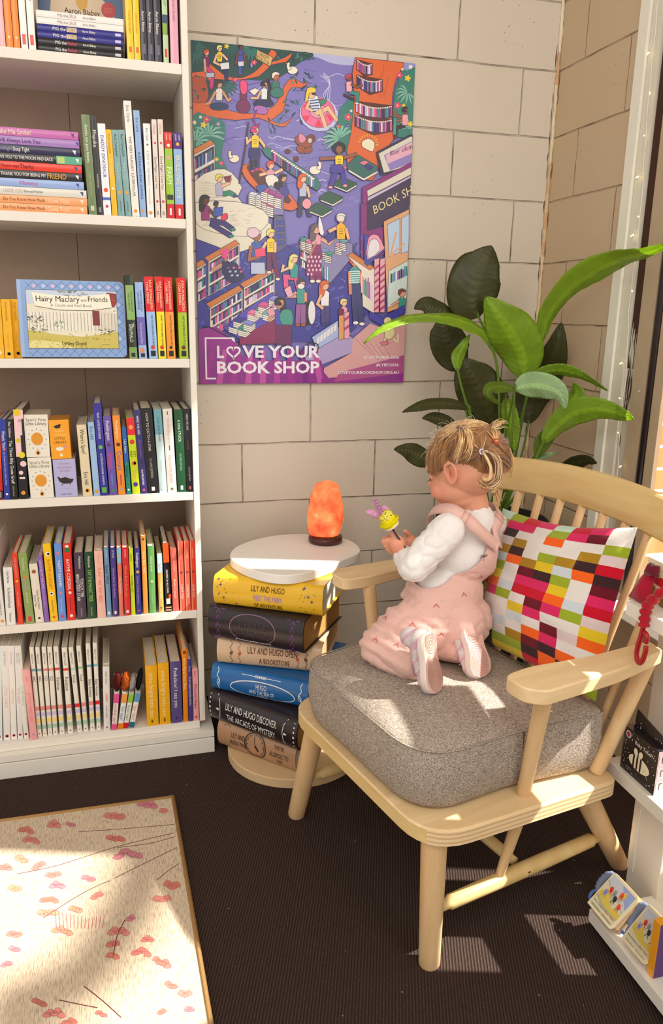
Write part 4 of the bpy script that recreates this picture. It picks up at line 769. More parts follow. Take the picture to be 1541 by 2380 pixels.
ztop = pile(0, [
 (284, 130, '1e1a1e', pg(0, w_, ('Rebel', 'e2506a', 'c8c2c8')), hP, 'black book at the very bottom of the flat pile on the top shelf'),
 (285, 118, '1e1a1e', pg(0, w_, ('Rebel', 'e2506a', 'c8c2c8')), hP, 'black book second from the bottom of the top shelf pile'),
 (286, 104, '2c2a86', [('r', 156, 179, 'd9c8a0', .34)] + pg(1, w_, ('TOURIST', '7a3a2a', 'c8c2e8')), hP, 'royal blue book, lower of the blue pair in the top shelf pile'),
 (287, 88, '2c2a86', [('r', 156, 179, 'd9c8a0', .34)] + pg(1, w_, ('TOURIST', '7a3a2a', 'c8c2e8')), hP, 'royal blue book, upper of the blue pair in the top shelf pile'),
 (287, 70, 'eeeae6', [('t', 'PIG the', 134, 55, 158, '7a6a66', .42), ('t', 'GRUB', 160, 55, 177, 'b0908a', .5), ('t', 'Aaron Blabey', 192, 60, 222, '7a6a66', .34)], hP, 'white book below the topmost one of the top shelf pile'),
 (287, 54, 'eeeae6', [('t', 'PIG the', 134, 38, 158, '7a6a66', .42), ('t', 'GRUB', 160, 38, 177, 'b0908a', .5), ('t', 'Aaron Blabey', 192, 42, 222, '7a6a66', .34)], hP, 'white topmost book of the flat pile on the top shelf'),
], 'books lying flat in the top shelf pile', x0p)
# picture book standing face out behind the pile
root = thing('book', 'picture book with a gold medal cover standing face out behind the pile', 'book', (0, FY + 0.205, SHZ[0] + 0.0005))
mb = MB(); mb.mat = 'gloss'; a_ = at(86, 10, 1, FY + 0.205).x; b_ = at(292, 20, 1, FY + 0.205).x
mb.box(a_, b_, 0, 0.003, 0, 0.27, '6d5a48'); mb.frame(((a_ + b_) / 2, 0, 0), (1, 0, 0), (0, 0, 1), (0, -1, 0)); w2 = (b_ - a_)
mb.flat([(-w2 * .48, .13), (-w2 * .22, .145), (w2 * .2, .135), (w2 * .5, .10), (w2 * .5, .27), (-w2 * .5, .27)], '4a6a9a', .0002)
mb.flat([(-w2 * .44, .02), (w2 * .40, .02), (w2 * .36, .15), (w2 * .15, .185), (-w2 * .15, .19), (-w2 * .34, .165)], 'e2cdb0', .0004)
zz = near(190, 2, a_ + w2 / 2, FY + .205).z - SHZ[0]
mb.disc(0.0, zz, .013, 'd9a21e', .0007, 20, .02); mb.text('Aaron Blabey', 0.0, near(190, 28, a_ + w2 / 2, FY + .205).z - SHZ[0], .011, '2a2426', .0007, maxw=w2 * .4)
q = near(250, 25, a_ + w2 * .8, FY + .205); mb.disc(w2 * .3, q.z - SHZ[0], .016, 'c8202c', .0007, 24); mb.text('EIGHTEEN', w2 * .3, q.z - SHZ[0] + .003, .003, 'f0c0b0', .001); mb.text('MILLION', w2 * .3, q.z - SHZ[0] - .003, .003, 'f0c0b0', .001)
mb.build('cover', root); pb = MB(); pb.box(a_ + .003, b_ - .003, .0032, .010, .003, .267, 'e8dcc6'); pb.build('pages', root)
xl2 = at(-60, 400, 1, FY).x
hS = (near(150, 303, at(150, 400, 1, FY).x, FY).z - SHZ[1]) / 10
Tt = lambda s_, a, v, b_, c, h=.5: ('t', s_, a, v, b_, c, h)
fl1 = 'thin flat pile'
pile(1, [
 (203, 487, 'efa268', [Tt('Do You Know How Much', 8, 478, 104, '8a5a3a', .42), Tt('I Love You?', 107, 480, 162, 'fbe6cc', .55), ('v', 186, 'f6e6d0')], hS, 'orange book at the bottom of the flat pile on the second shelf'),
 (203, 470, 'efa268', [Tt('Do You Know How Much', 8, 462, 104, '8a5a3a', .42), Tt('I Love You?', 107, 464, 162, 'fbe6cc', .55), ('v', 186, 'f6e6d0')], hS, 'orange book second from the bottom of the second shelf pile'),
 (201, 450, 'ddd9cf', [Tt('I LOVE YOU', 8, 440, 52, 'c8a89c', .5), Tt('Now and Forever', 56, 444, 100, '5a5a58', .34), ('v', 186, '2a3a6a')], hS, 'greyish white book above the orange pair in the flat pile'),
 (195, 430, '96afe0', [Tt('I LOVE YOU', -10, 420, 44, 'b0c4ec', .45), Tt('Mommy', 46, 424, 88, 'd05a9a', .5), ('v', 176, '2a4aa0')], hS, 'light blue book in the flat pile on the second shelf'),
 (191, 410, '231d22', [Tt('THANK YOU FOR BEING MY', 2, 405, 107, w_, .42), Tt('FRIEND', 110, 408, 154, 'efb040', .7), ('v', 175, w_)], hS, 'black book with FRIEND in orange letters in the flat pile'),
 (190, 392, 'e8391f', [Tt('Mouse says', 2, 383, 44, '7a1a2a', .42), Tt('Thanks', 46, 387, 78, '5a1a2a', .55), ('v', 172, '2a3a9a')], hS, 'bright red book in the flat pile on the second shelf'),
 (190, 372, '251e26', [('r', 131, 190, '57a887', .5), ('r', 133, 150, 'b8cc70', .4), Tt('I LOVE YOU TO THE MOON AND BACK', -12, 366, 123, w_, .42), ('v', 175, w_)], hS, 'black book with a green tipped end in the flat pile'),
 (186, 352, '28244e', [Tt('Goodnight', -10, 345, 28, 'b8b4d0', .4), Tt('Sleep Tight', 30, 348, 68, w_, .5), ('v', 168, w_)], hS, 'dark navy book third from the top of the second shelf pile'),
 (184, 333, 'a77fc0', [Tt('I Will Always Love You', -12, 327, 93, '4a2a6a', .5), ('v', 175, '3a3a8a')], hS, 'lilac book second from the top of the second shelf pile'),
 (182, 316, 'c56cb0', [Tt('You Make Me Smile!', -40, 307, 71, 'f3e8c0', .62), ('v', 164, '4a2a6a')], hS, 'magenta book topmost in the flat pile on the second shelf'),
], 'books lying flat in the second shelf pile', xl2)

# ---- large picture book standing face out on the third shelf (plaid edge)
yb = FY + 0.012
A = near(40, 648, at(40, 648, 1, yb).x, yb); B = at(291, 655, 1, yb); Cc = at(52, 831, 1, yb)
root = thing('book', 'large picture book with blue plaid edge standing face out on the third shelf', 'book', (0, 0, 0))
mb = MB(); mb.mat = 'gloss'
x0, x1 = at(50, 831, 1, yb).x, at(296, 833, 1, yb).x; z0 = SHZ[2] + .0030; z1 = at(160, 651, 1, yb + .02).z
tiltb = math.radians(-6); Wb, Hb = x1 - x0, (z1 - z0)
root.location = (x0, yb, z0); root.rotation_euler = (tiltb, 0, 0)
pts = rounded([(0, 0), (Wb, 0), (Wb, Hb), (0, Hb)], [.001, .012, .012, .001], 5)
n = len(pts); vs = [(x, 0, z) for x, z in pts] + [(x, .012, z) for x, z in pts]
mb.add(vs, [tuple(range(n)), tuple(range(n, 2 * n))[::-1]] + [(i, n + i, n + (i + 1) % n, (i + 1) % n) for i in range(n)], '86a6d8')
mb.frame((0, 0, 0), (1, 0, 0), (0, 0, 1), (0, -1, 0))
sp = .020; 
def inb(x, z): return 0.016 < x < Wb - .002 and .002 < z < Hb - .002
k = 0
for i in range(-2, 14):
    for j in range(-1, 9):
        cx, cz = .016 + i * sp + (sp / 2 if j % 2 else 0), .004 + j * sp * .95
        q = [(cx - sp * .24, cz), (cx, cz - sp * .24), (cx + sp * .24, cz), (cx, cz + sp * .24)]
        if all(inb(*p) for p in q): mb.flat(q, 'd9b8cf' if (i + j) % 2 else 'b9c6ec', .0001)
for i in range(-10, 14):
    for sg in (1, -1):
        a = (.0 + i * sp * 1.0, 0); pl = []
        for t_ in range(0, 61):
            x = a[0] + sg * t_ / 60 * Hb * 1.05 + (0 if sg > 0 else Hb); z = t_ / 60 * Hb
            if inb(x, z): pl.append((x, z))
        if len(pl) > 1: mb.line([pl[0], pl[-1]], .0006, '3a4a86', .00015)
mb.flat([(0, 0), (.008, 0), (.008, Hb), (0, Hb)], '9ab6e6', .00025)
ix0, ix1, iz0, iz1 = .018, Wb - .018, .020, Hb - .022
mb.flat([(ix0 - .0008, iz0 - .0008), (ix1 + .0008, iz0 - .0008), (ix1 + .0008, iz1 + .0008), (ix0 - .0008, iz1 + .0008)], '2c2c3a', .0003)
mb.flat([(ix0, iz0), (ix1, iz0), (ix1, iz1), (ix0, iz1)], 'e4ddc6', .0004)
IW, IH = ix1 - ix0, iz1 - iz0
def ip(x, y): return (ix0 + x * IW, iz0 + y * IH)
mb.flat([ip(0, 0), ip(1, 0), ip(1, .3), ip(.6, .2), ip(.3, .24), ip(0, .32)], 'c9b95a', .0005)
mb.flat([ip(0, .0), ip(.5, .0), ip(.35, .1), ip(.1, .14), ip(0, .12)], 'e2d68e', .0006)
mb.flat([ip(0, .75), ip(.3, .82), ip(.6, .8), ip(1, .7), ip(1, 1), ip(0, 1)], 'c6cfe4', .0005)
r7 = random.Random(3)
for i in range(26):
    a = .02 + i * .038; c_ = 'e9e4d8' if a < .72 else 'd9d0c0'
    mb.flat([ip(a, .3), ip(a + .024, .3), ip(a + .024, .62), ip(a + .012, .66), ip(a, .62)], c_, .0006)
    mb.line([ip(a, .3), ip(a, .62)], .0007, '5a4a3a', .00065)
mb.flat([ip(.72, .4), ip(.80, .4), ip(.80, .66), ip(.72, .66)], '7a2a30', .0007)
mb.flat([ip(.88, .75), ip(.97, .72), ip(1, .8), ip(1, .96), ip(.9, .98), ip(.84, .88)], '8a2a22', .0006)
for (cx, cy, rr, c_, nn) in ((.5, .93, .14, '3f5a22', 60), (.08, .5, .09, '2a2a22', 34), (.12, .34, .1, '3a3a2a', 26), (.35, .42, .07, '2f6a5a', 14), (.93, .85, .07, 'b03a2a', 18), (.86, .3, .09, '2a2420', 20), (.6, .12, .3, '8a7a2a', 30), (.2, .1, .2, 'a8983a', 20)):
    for i in range(nn):
        a = r7.uniform(0, 6.28); d = r7.uniform(.2, 1) * rr; px, py = cx + d * math.cos(a), cy + d * math.sin(a) * .55
        ln = r7.uniform(.02, .05); aa = a + r7.uniform(-.4, .4)
        p0, p1 = ip(px, py), ip(px + ln * math.cos(aa), py + ln * math.sin(aa)); p1 = (min(max(p1[0], ix0), ix1), min(max(p1[1], iz0), iz1)); p0 = (min(max(p0[0], ix0), ix1), min(max(p0[1], iz0), iz1))
        mb.line([p0, p1], .0010, c_, .0007 + i * 1e-6)
mb.flat([ip(.95, .62), ip(.995, .62), ip(.995, .7), ip(.95, .7)], 'f0ead8', .0008); mb.text('60', *ip(.972, .66), .004, '2a2426', .001)
ban = [ip(.06, .96), ip(.3, .915), ip(.6, .905), ip(.92, .955), ip(.945, .72), ip(.7, .665), ip(.35, .665), ip(.09, .73)]
mb.flat([(x - .0006 * 0, z - .0012) for x, z in ban], '3a3430', .0008); mb.flat(ban, 'f2ecd8', .0009)
mb.text('Hairy Maclary', *ip(.345, .855), .0125, '2a2022', .0012, maxw=IW * .48); mb.text('and', *ip(.63, .84), .006, '2a2022', .0012); mb.text('Friends', *ip(.79, .86), .0115, '2a2022', .0012, maxw=IW * .22)
mb.text('A Touch and Feel Book', *ip(.49, .745), .0065, '8a8494', .0012, maxw=IW * .5)
mb.text('Lynley Dodd', *ip(.5, .085), .0085, '2a2022', .0012, maxw=IW * .27)
mb.build('cover', root)
pb = MB(); pb.box(.003, Wb - .003, .0122, .022, .002, Hb - .003, 'e8dcc6'); pb.build('pages', root)

# ---- small boxed sets on the fourth shelf
def boxset(TL, TR, BL, BR, z0, col, lab, draw, y=FY + .008, D=.10, top='cfc0a8'):
    f = lambda p: at(p[0] / 3.21, 880 + p[1] / 3.21, 1, y)
    a, b_, c, d = f(TL), f(TR), f(BL), f(BR); z1 = z0 + ((a.z - c.z) + (b_.z - d.z)) / 2 - .0008
    w = d.x - c.x; xc = (c.x + d.x) / 2; lean = ((a.x + b_.x) / 2 - xc)
    o = MB(); o.mat = 'gloss'; hh = z1 - z0
    o.box(-w / 2, w / 2, 0, D, 0, hh, [col, col, col, col, top, col], bev=0)
    o.frame((0, 0, 0), (1, 0, 0), (0, 0, 1), (0, -1, 0)); draw(o, w, hh)
    root = thing('boxed_book_set', lab, 'boxed book set', (xc, y, z0), (0, math.atan2(lean, hh) * .8, 0), 'small boxed sets on the fourth shelf')
    o.build('sleeve', root)
    o = MB(); o.mat = 'paper'
    for i in range(5): o.box(-w / 2 + .003 + i * (w - .006) / 5, -w / 2 + .003 + (i + .85) * (w - .006) / 5, .002, D - .004, hh, hh + .0005, 'e2d6c0')
    return z1
def spotbox(o, w, h):
    o.text("Spot's First", 0, h * .88, h * .075, '7a4a2a', .0002, maxw=w * .84); o.text('Little Library', 0, h * .79, h * .075, '3a3a4a', .0002, maxw=w * .86)
    rr = random.Random(5)
    for i in range(12):
        a = i * .52; o.disc(w * .38 * math.cos(a), h * .42 + h * .24 * math.sin(a), .0012, rr.choice(['3a5a3a', '7a3a3a', '2a2a3a', '5a5a7a']), .0002, 6)
    o.disc(0, h * .43, w * .25, 'e0962a', .0002, 24, h * .15); o.disc(0, h * .1, w * .1, 'e79a2c', .0002, 18, h * .055); o.disc(0, h * .1, w * .05, '2a2426', .0004, 12, h * .035)
z_ = boxset((200, 588), (378, 588), (230, 892), (404, 890), SHZ[3] + .0004, 'e9e4d6', 'white boxed set, lower of the two white ones', spotbox)
boxset((172, 262), (357, 272), (198, 585), (375, 588), z_ + .001, 'e9e4d6', 'white boxed set resting on top of an identical white one', spotbox)
def lilac(o, w, h):
    o.text('THE TINY LITTLE LIBRARY OF', 0, h * .88, h * .03, '8a6a8a', .0002, maxw=w * .5); o.text('Australian', 0, h * .79, h * .06, 'b0789a', .0002, maxw=w * .66); o.text('Animals', 0, h * .70, h * .06, 'b0789a', .0002, maxw=w * .48)
    o.flat([(-w * .36, h * .56), (-w * .2, h * .50), (0, h * .53), (w * .2, h * .48), (w * .38, h * .47), (w * .3, h * .38), (w * .1, h * .35), (-w * .12, h * .35), (-w * .28, h * .42)], '2f2622', .0002)
    o.flat([(-w * .2, h * .34), (-w * .13, h * .34), (-w * .16, h * .29)], '2f2622', .0002); o.flat([(w * .16, h * .36), (w * .22, h * .36), (w * .2, h * .3)], '2f2622', .0002)
    o.line([(-w * .3, h * .22), (w * .3, h * .22)], .0005, '8a86a8', .0002); o.text('RENEE TREML', 0, h * .07, h * .035, '4a4660', .0002, maxw=w * .5)
z_ = boxset((388, 590), (557, 572), (415, 867), (580, 860), SHZ[3] + .0004, 'b4b2dc', 'lilac boxed set with an animal picture under the orange one', lilac, D=.09)
def orangebox(o, w, h):
    o.flat([(-w * .28, h * .84), (-w * .1, h * .87), (w * .1, h * .9), (w * .06, h * .8), (-w * .15, h * .78)], '2a2020', .0002)
    o.text('The BOY', 0, h * .72, h * .06, 'f6dca0', .0002, maxw=w * .5); o.text('and his Penguin', 0, h * .62, h * .045, 'f6dca0', .0002, maxw=w * .6)
    o.text('LITTLE', 0, h * .53, h * .06, '6a3a1a', .0002, maxw=w * .62); o.text('LIBRARY', 0, h * .43, h * .06, '6a3a1a', .0002, maxw=w * .66)
    o.disc(-w * .05, h * .26, w * .2, 'e9e6e0', .0002, 16, h * .05); o.disc(w * .25, h * .31, w * .1, 'e0908a', .0002, 10); o.disc(0, h * .1, w * .08, 'f6e6c0', .0002, 12)
boxset((358, 285), (505, 285), (385, 580), (533, 578), z_ + .001, 'f2a21e', 'orange boxed set resting on top of the lilac one', orangebox, D=.09, top='d98a1a')

# ---- four finger puppet books leaning on the bottom shelf
SP5 = 2.963
def fz5(x, y_, yy): return at(x / SP5, 1430 + y_ / SP5, 1, yy)
for i, (tl, tr, ty, bl, br, by, c1, c2, fc, title, fx0, fx1, fy0, fy1, lab) in enumerate([
  (786, 824, 540, 769, 805, 818, 'e84f9a', 'f0528f', '5a1f1c', 'monkey says!', 770, 828, 325, 485, 'thin pink and white puppet book with maroon fuzzy ears'),
  (844, 880, 540, 811, 848, 815, 'f2a04a', 'e88a1c', 'a8501c', 'fox says!', 835, 910, 295, 465, 'thin orange and white puppet book with rust orange fuzz'),
  (890, 924, 538, 850, 884, 813, '8ec63a', 'cc2030', 'a39c9c', 'koala says!', 893, 955, 320, 465, 'thin green and white puppet book with grey fuzz'),
  (936, 970, 535, 889, 925, 803, '5a9cc8', '2a6a86', '221c1e', 'tiger says!', 942, 985, 240, 440, 'thin blue and white puppet book with black fuzz')]):
    y = FY + .008; a, b_, c, d = fz5(bl, by, y), fz5(br, by, y), fz5(tl, ty, y), fz5(tr, ty, y)
    T = b_.x - a.x - .0006; xb = (a.x + b_.x) / 2; xt = (c.x + d.x) / 2; zt = c.z; lean = math.atan2(xt - xb, zt - SHZ[5]); Hh = (zt - SHZ[5]) / math.cos(lean) - .002
    root = thing('puppet_book', lab, 'book', (xb, y, SHZ[5] + abs(math.sin(lean)) * T / 2 + .0003), (0, lean, 0), 'finger puppet books on the bottom shelf')
    cols = ['e03a3a', '3a6ac0', '3a9a4a', 'e8902a', '9a4ab0', 'd8365a']
    dec = [('b', 0, .26, c1), ('b', .84, 1, c2)]
    book_body(root, T, Hh, .12, 'f1ece6', dec + [('t', title, .29, .82, cols[i], .62)], nst=3, seed=i)
    fo = MB(); fo.mat = 'fluffy'; rr = random.Random(i)
    w = (fx1 - fx0) / SP5 * .00093 * .5; hgt = (fy1 - fy0) / SP5 * .0009 * .5
    bm = bmesh.new(); bmesh.ops.create_icosphere(bm, subdivisions=4, radius=1)
    for v in bm.verts:
        k_n = noise.noise(v.co * 5 + Vector((i * 7, 0, 0))) * .16 + noise.noise(v.co * 14 + Vector((i, 3, 0))) * .10
        v.co = Vector((v.co.x * w, v.co.y * .022, v.co.z * hgt)) * (1 + k_n)
    bmesh.ops.translate(bm, vec=(0, .03, Hh + hgt * .8), verts=bm.verts); fo.bm(bm, fc, True); fo.build('fuzzy_puppet', root)
# ---------------------------------------------------------------- poster on the back wall (flat artwork)
pTL, pTR, pBL, pBR = at(442, 95, 1, 0), at(962, 148, 1, 0), at(465, 890, 1, 0), at(934, 889, 1, 0)
px0, px1 = (pTL.x + pBL.x) / 2, (pTR.x + pBR.x) / 2; pz0, pz1 = (pBL.z + pBR.z) / 2, (pTL.z + pTR.z) / 2
mb = MB(); mb.mat = 'gloss'; mb.box(px0, px1, -0.0022, -0.0006, pz0, pz1, '7f78c6')
mb.frame((0, -0.0022, 0), (1, 0, 0), (0, 0, 1), (0, -1, 0))
DK = '241a3c'; _d = [1.2e-4]; FR = [0]
def w2(p):
    q = at(430 + p[0] / 2.802, (80 if FR[0] == 0 else 480) + p[1] / 2.802, 1, -0.0022); return (q.x, q.z)
def clip(P):
    for ax, lim, sg in ((0, px0, 1), (0, px1, -1), (1, pz0, 1), (1, pz1, -1)):
        out = []
        for i in range(len(P)):
            a, b_ = P[i - 1], P[i]; ia, ib = (a[ax] - lim) * sg >= 0, (b_[ax] - lim) * sg >= 0
            if ia != ib:
                t_ = (lim - a[ax]) / (b_[ax] - a[ax]); out.append((a[0] + (b_[0] - a[0]) * t_, a[1] + (b_[1] - a[1]) * t_))
            if ib: out.append(b_)
        P = out
        if len(P) < 3: return []
    return P
def nd(): _d[0] += 5e-6; return _d[0]
def F(pts, col, ol=DK, w=0.0011, sm=0):
    P = [w2(p) for p in pts]
    if sm: P = [(q.x, q.y) for q in spline([(a, b_, 0) for a, b_ in P], sm, True)]
    P = clip(P)
    if len(P) < 3: return
    mb.flat(P, col, nd())
    if ol: mb.line(P + [P[0]], w, ol, nd())
def Ln(pts, col=DK, w=0.0011, sm=0):
    P = [w2(p) for p in pts]
    if sm: P = [(q.x, q.y) for q in spline([(a, b_, 0) for a, b_ in P], sm)]
    P = [p for p in P if px0 < p[0] < px1 and pz0 < p[1] < pz1]
    if len(P) > 1: mb.line(P, w, col, nd())
def E_(x, y, rx, ry, col, ol=DK, rot=0, n=14):
    c, s = math.cos(rot), math.sin(rot)
    F([(x + rx * math.cos(a) * c - ry * math.sin(a) * s, y + rx * math.cos(a) * s + ry * math.sin(a) * c) for a in [6.2832 * i / n for i in range(n)]], col, ol)
def limb(pts, w, col):
    P = [w2(p) for p in pts]; k = 1 / 2.802 * 0.00117
    P = [(min(max(a, px0 + .001), px1 - .001), min(max(b_, pz0), pz1 - .001)) for a, b_ in P]
    mb.line(P, w * k + 0.002, DK, nd()); mb.line(P, w * k, col, nd())
    return P
rp = random.Random(11)
BC = ['c2447e', '3a2f7c', 'e9e4f2', '2f8f8a', '8a4aa0', 'd6c8ee', '24245c', 'e56a9a', '5a86b4']
def bookrow(a, b_, c, d, n, frame_='ece6da'):
    """row of little spines inside the quad a-b (top) d-c (bottom)"""
    for i in range(n):
        t0, t1 = i / n, (i + .86) / n; h = rp.uniform(0, .28)
        q = lambda t, u: (lerp(lerp(a[0], b_[0], t), lerp(d[0], c[0], t), u), lerp(lerp(a[1], b_[1], t), lerp(d[1], c[1], t), u))
        F([q(t0, h), q(t1, h), q(t1, 1), q(t0, 1)], rp.choice(BC), None)
def shelf(x0, y0, x1, y1, h, rows, n, top=14, side=0):
    """bookcase front running from (x0,y0) to (x1,y1) top edge, height h"""
    F([(x0, y0), (x1, y1), (x1, y1 + h), (x0, y0 + h)], 'e9e2d6')
    F([(x0 - 26, y0 - 26), (x1 - 26, y1 - 26), (x1, y1), (x0, y0)], 'd4803a')
    for r_ in range(rows):
        a = (r_ + .12) / rows; b_ = (r_ + .92) / rows; e = (x1 - x0) * .03
        F([(x0 + e, y0 + a * h), (x1 - e, y1 + a * h), (x1 - e, y1 + b_ * h), (x0 + e, y0 + b_ * h)], '3a2a4a', None)
        bookrow((x0 + e, y0 + (a + .05 / rows) * h), (x1 - e, y1 + (a + .05 / rows) * h), (x1 - e, y1 + b_ * h), (x0 + e, y0 + b_ * h), n)
def person(x, y, s, skin, hair, shirt, pants, arms=(), legs=(), face=1, long=False, shoe='3a3a8a', skirt=False):
    """x,y: base of the neck; s: head radius"""
    for L_ in legs: limb([(x + p[0] * s, y + p[1] * s) for p in L_], s * 1.05, pants); e = L_[-1]; E_(x + e[0] * s, y + e[1] * s, s * .55, s * .35, shoe)
    hips = 3.4
    F([(x - s * .95, y + s * .5), (x - s * .3, y), (x + s * .3, y), (x + s * .95, y + s * .5), (x + s * .85, y + s * hips), (x - s * .85, y + s * hips)], shirt, sm=0)
    if skirt: F([(x - s * .8, y + s * 2.2), (x + s * .8, y + s * 2.2), (x + s * 1.3, y + s * 5), (x - s * 1.3, y + s * 5)], pants)
    F([(x - s * .25, y - s * .4), (x + s * .25, y - s * .4), (x + s * .25, y + s * .3), (x - s * .25, y + s * .3)], skin, None)
    if long: F([(x - s * 1.1 * face, y - s * 1.6), (x + s * .1, y - s * 1.9), (x - s * .2 * face, y + s * 1.1), (x - s * 1.3 * face, y + s * 1.3)], hair, sm=3)
    E_(x, y - s, s * .85, s, skin); F([(x - s * .95, y - s * .6), (x - s * .9, y - s * 1.7), (x, y - s * 2.15), (x + s * .9, y - s * 1.7), (x + face * s * .8, y - s * 1.3), (x - face * s * .1, y - s * 1.3), (x - face * s * .5, y - s * .5)], hair, sm=2)
    for A_ in arms: limb([(x + p[0] * s, y + p[1] * s) for p in A_], s * .62, skin)
def yellow(x, y, s, *a, **k):
    person(x, y, s, *a, **k); 
    for i in range(3): Ln([(x - s * .4, y + s * (1.2 + i * .5)), (x + s * .4, y + s * (1.2 + i * .5))], '5a4a10', .0012)
# water with ripples
for i in range(120):
    x, y = rp.uniform(200, 1080), rp.uniform(120, 1150); w_x = rp.uniform(50, 170)
    Ln([(x, y), (x + w_x * .3, y + rp.uniform(-18, 18)), (x + w_x * .7, y + rp.uniform(-18, 18)), (x + w_x, y + rp.uniform(-10, 10))], rp.choice(['a9a6e6', '6d68ba', 'c9c8f2', '5f5ab0']), rp.uniform(.0008, .0028), 4)
F([(700, 100), (1110, 130), (1110, 200), (960, 190), (860, 150)], 'b9bdea', None, sm=3)
for k_n in range(4): Ln([(880 + k_n * 12, 560), (960 - k_n * 10, 470), (900 + k_n * 14, 400), (940, 330 - k_n * 12), (900, 280 - k_n * 10)], 'd5d6f6', .0015, 5)
# jungle at the top left
F([(0, 0), (820, 90), (740, 190), (600, 290), (480, 300), (300, 300), (160, 420), (0, 440)], '1d4a4c', None, sm=2)
def frond(x, y, a0, n=9, ln=110, col='5fb0a0', sp=2.6):
    for i in range(n):
        a = a0 + (i / (n - 1) - .5) * sp; ex, ey = x + ln * math.cos(a), y + ln * math.sin(a) * .8 + 12
        mx, my = x + ln * .55 * math.cos(a), y + ln * .55 * math.sin(a) - 8; nx, ny = -math.sin(a) * ln * .08, math.cos(a) * ln * .08
        F([(x, y), (mx + nx, my + ny), (ex, ey), (mx - nx, my - ny)], col, '1d4a4c', .0008, 3)
for (x, y, a, c) in ((60, 110, 0.3, '2f6a66'), (300, 60, 1.5, '28605c'), (430, 90, 1.8, '2f7a72'), (110, 250, .2, '3a8a80'), (250, 330, 1.2, '2f6a66'), (560, 130, 1.4, '235654')): frond(x, y, a, 9, 95, c)
# orange tree limbs
F([(30, 430), (160, 440), (300, 500), (430, 515), (540, 490), (600, 440), (650, 330), (700, 285), (770, 320), (800, 300), (770, 350), (700, 345), (660, 400), (640, 500), (560, 560), (640, 580), (700, 540), (650, 600), (580, 590), (480, 545), (330, 560), (160, 540), (30, 540)], 'e0662c', sm=2)
F([(40, 250), (120, 240), (160, 190), (260, 270), (380, 280), (470, 230), (520, 170), (560, 100), (600, 130), (560, 180), (650, 150), (700, 120), (660, 180), (560, 200), (480, 275), (300, 300), (170, 290), (120, 320), (40, 310)], 'e0662c', sm=2)
F([(30, 290), (120, 280), (150, 360), (140, 440), (30, 430)], 'b8502a', sm=2)
for i in range(60): 
    x, y = rp.choice([(rp.uniform(40, 150), rp.uniform(270, 430)), (rp.uniform(600, 860), rp.uniform(90, 240)), (rp.uniform(640, 760), rp.uniform(430, 600)), (rp.uniform(400, 640), rp.uniform(550, 650)), (rp.uniform(690, 870), rp.uniform(230, 400))]); a = rp.uniform(0, 3.1)
    E_(x, y, 17, 5, rp.choice(['2f5f6a', '1f4a52', '3f8a80']), DK if i % 3 == 0 else None, a, 8)
F([(470, 100), (570, 150), (555, 210), (460, 160)], 'd9b878'); 
FR[0] = 0
c1 = w2((513, 140)); mb.text('CANOPY', c1[0], c1[1], .0095, '3a2a1a', nd(), rot=-.42, maxw=.028); c1 = w2((505, 170)); mb.text('BOOK CLUB', c1[0], c1[1], .0095, '3a2a1a', nd(), rot=-.42, maxw=.034)
# people on the upper branches
person(140, 140, 20, 'e9a890', 'e2522c', '7a1f66', 'd8327e', arms=([(-.7, 1), (-.4, 5), (1.3, 7.5)],), legs=([(0, 3.8), (2, 6), (1.5, 10.5)],), shoe='d8327e')
yellow(225, 112, 20, 'f0c2a0', 'ece08a', 'f2d21e', '2a2a6a', arms=([(-.9, 1), (-1.8, 3.5), (.4, 4.6)], [(.9, 1), (2.6, 2.8)]), legs=([(0, 3.6), (2, 6), (2.2, 9)],))
F([(225, 190), (285, 180), (290, 225), (235, 232)], 'e6ebf2')
person(362, 100, 17, '7a3a26', '3a1a1a', '3f4fb4', '3f4fb4', arms=([(-1, 1), (-2, 6)], [(1, 1), (2, 6)]), legs=([(-.2, 6), (-.3, 10)],), skirt=True, shoe='7a3a26'); F([(342, 178), (382, 176), (384, 208), (346, 210)], 'd4dcee')
E_(433, 200, 9, 20, '7f9ae0'); F([(134, 252), (192, 250), (190, 280), (140, 283)], 'b8c4e2')
person(222, 350, 24, 'd99a78', '4a2a26', 'e9e4da', '1f3a6a', arms=([(-1, 1), (-2.6, 4), (-3.6, 4.4)], [(1, 1), (2.4, 3.4), (3.2, 2.8)])); E_(222, 470, 62, 26, '1f3a6a')
person(380, 362, 24, 'e0305e', 'f04a86', '7a1f5e', '7a1f5e', arms=()); E_(380, 470, 46, 46, '7a1f5e'); F([(357, 310), (380, 298), (403, 315), (400, 385), (365, 385)], 'f04a86', sm=2)
person(515, 350, 22, 'eab48e', '2a2030', 'e6eef4', '2a2a62', arms=([(-1, 1), (-2, 3), (-4, 3)],), face=-1); E_(510, 450, 68, 26, '24245a'); Ln([(540, 290), (552, 350), (545, 400), (556, 440)], '1c1822', .008, 4)
F([(415, 370), (455, 350), (485, 365), (450, 400)], 'f0ece2')
person(590, 300, 26, 'c8663a', 'e9e4dc', '2f7a6e', '6a2a5a'); E_(598, 380, 44, 34, '2f7a6e'); 
F([(445, 480), (475, 462), (535, 480), (530, 520), (470, 515)], 'b06ac0', sm=2); Ln([(470, 490), (450, 540), (460, 590), (490, 580)], '8a3a8a', .005, 4)
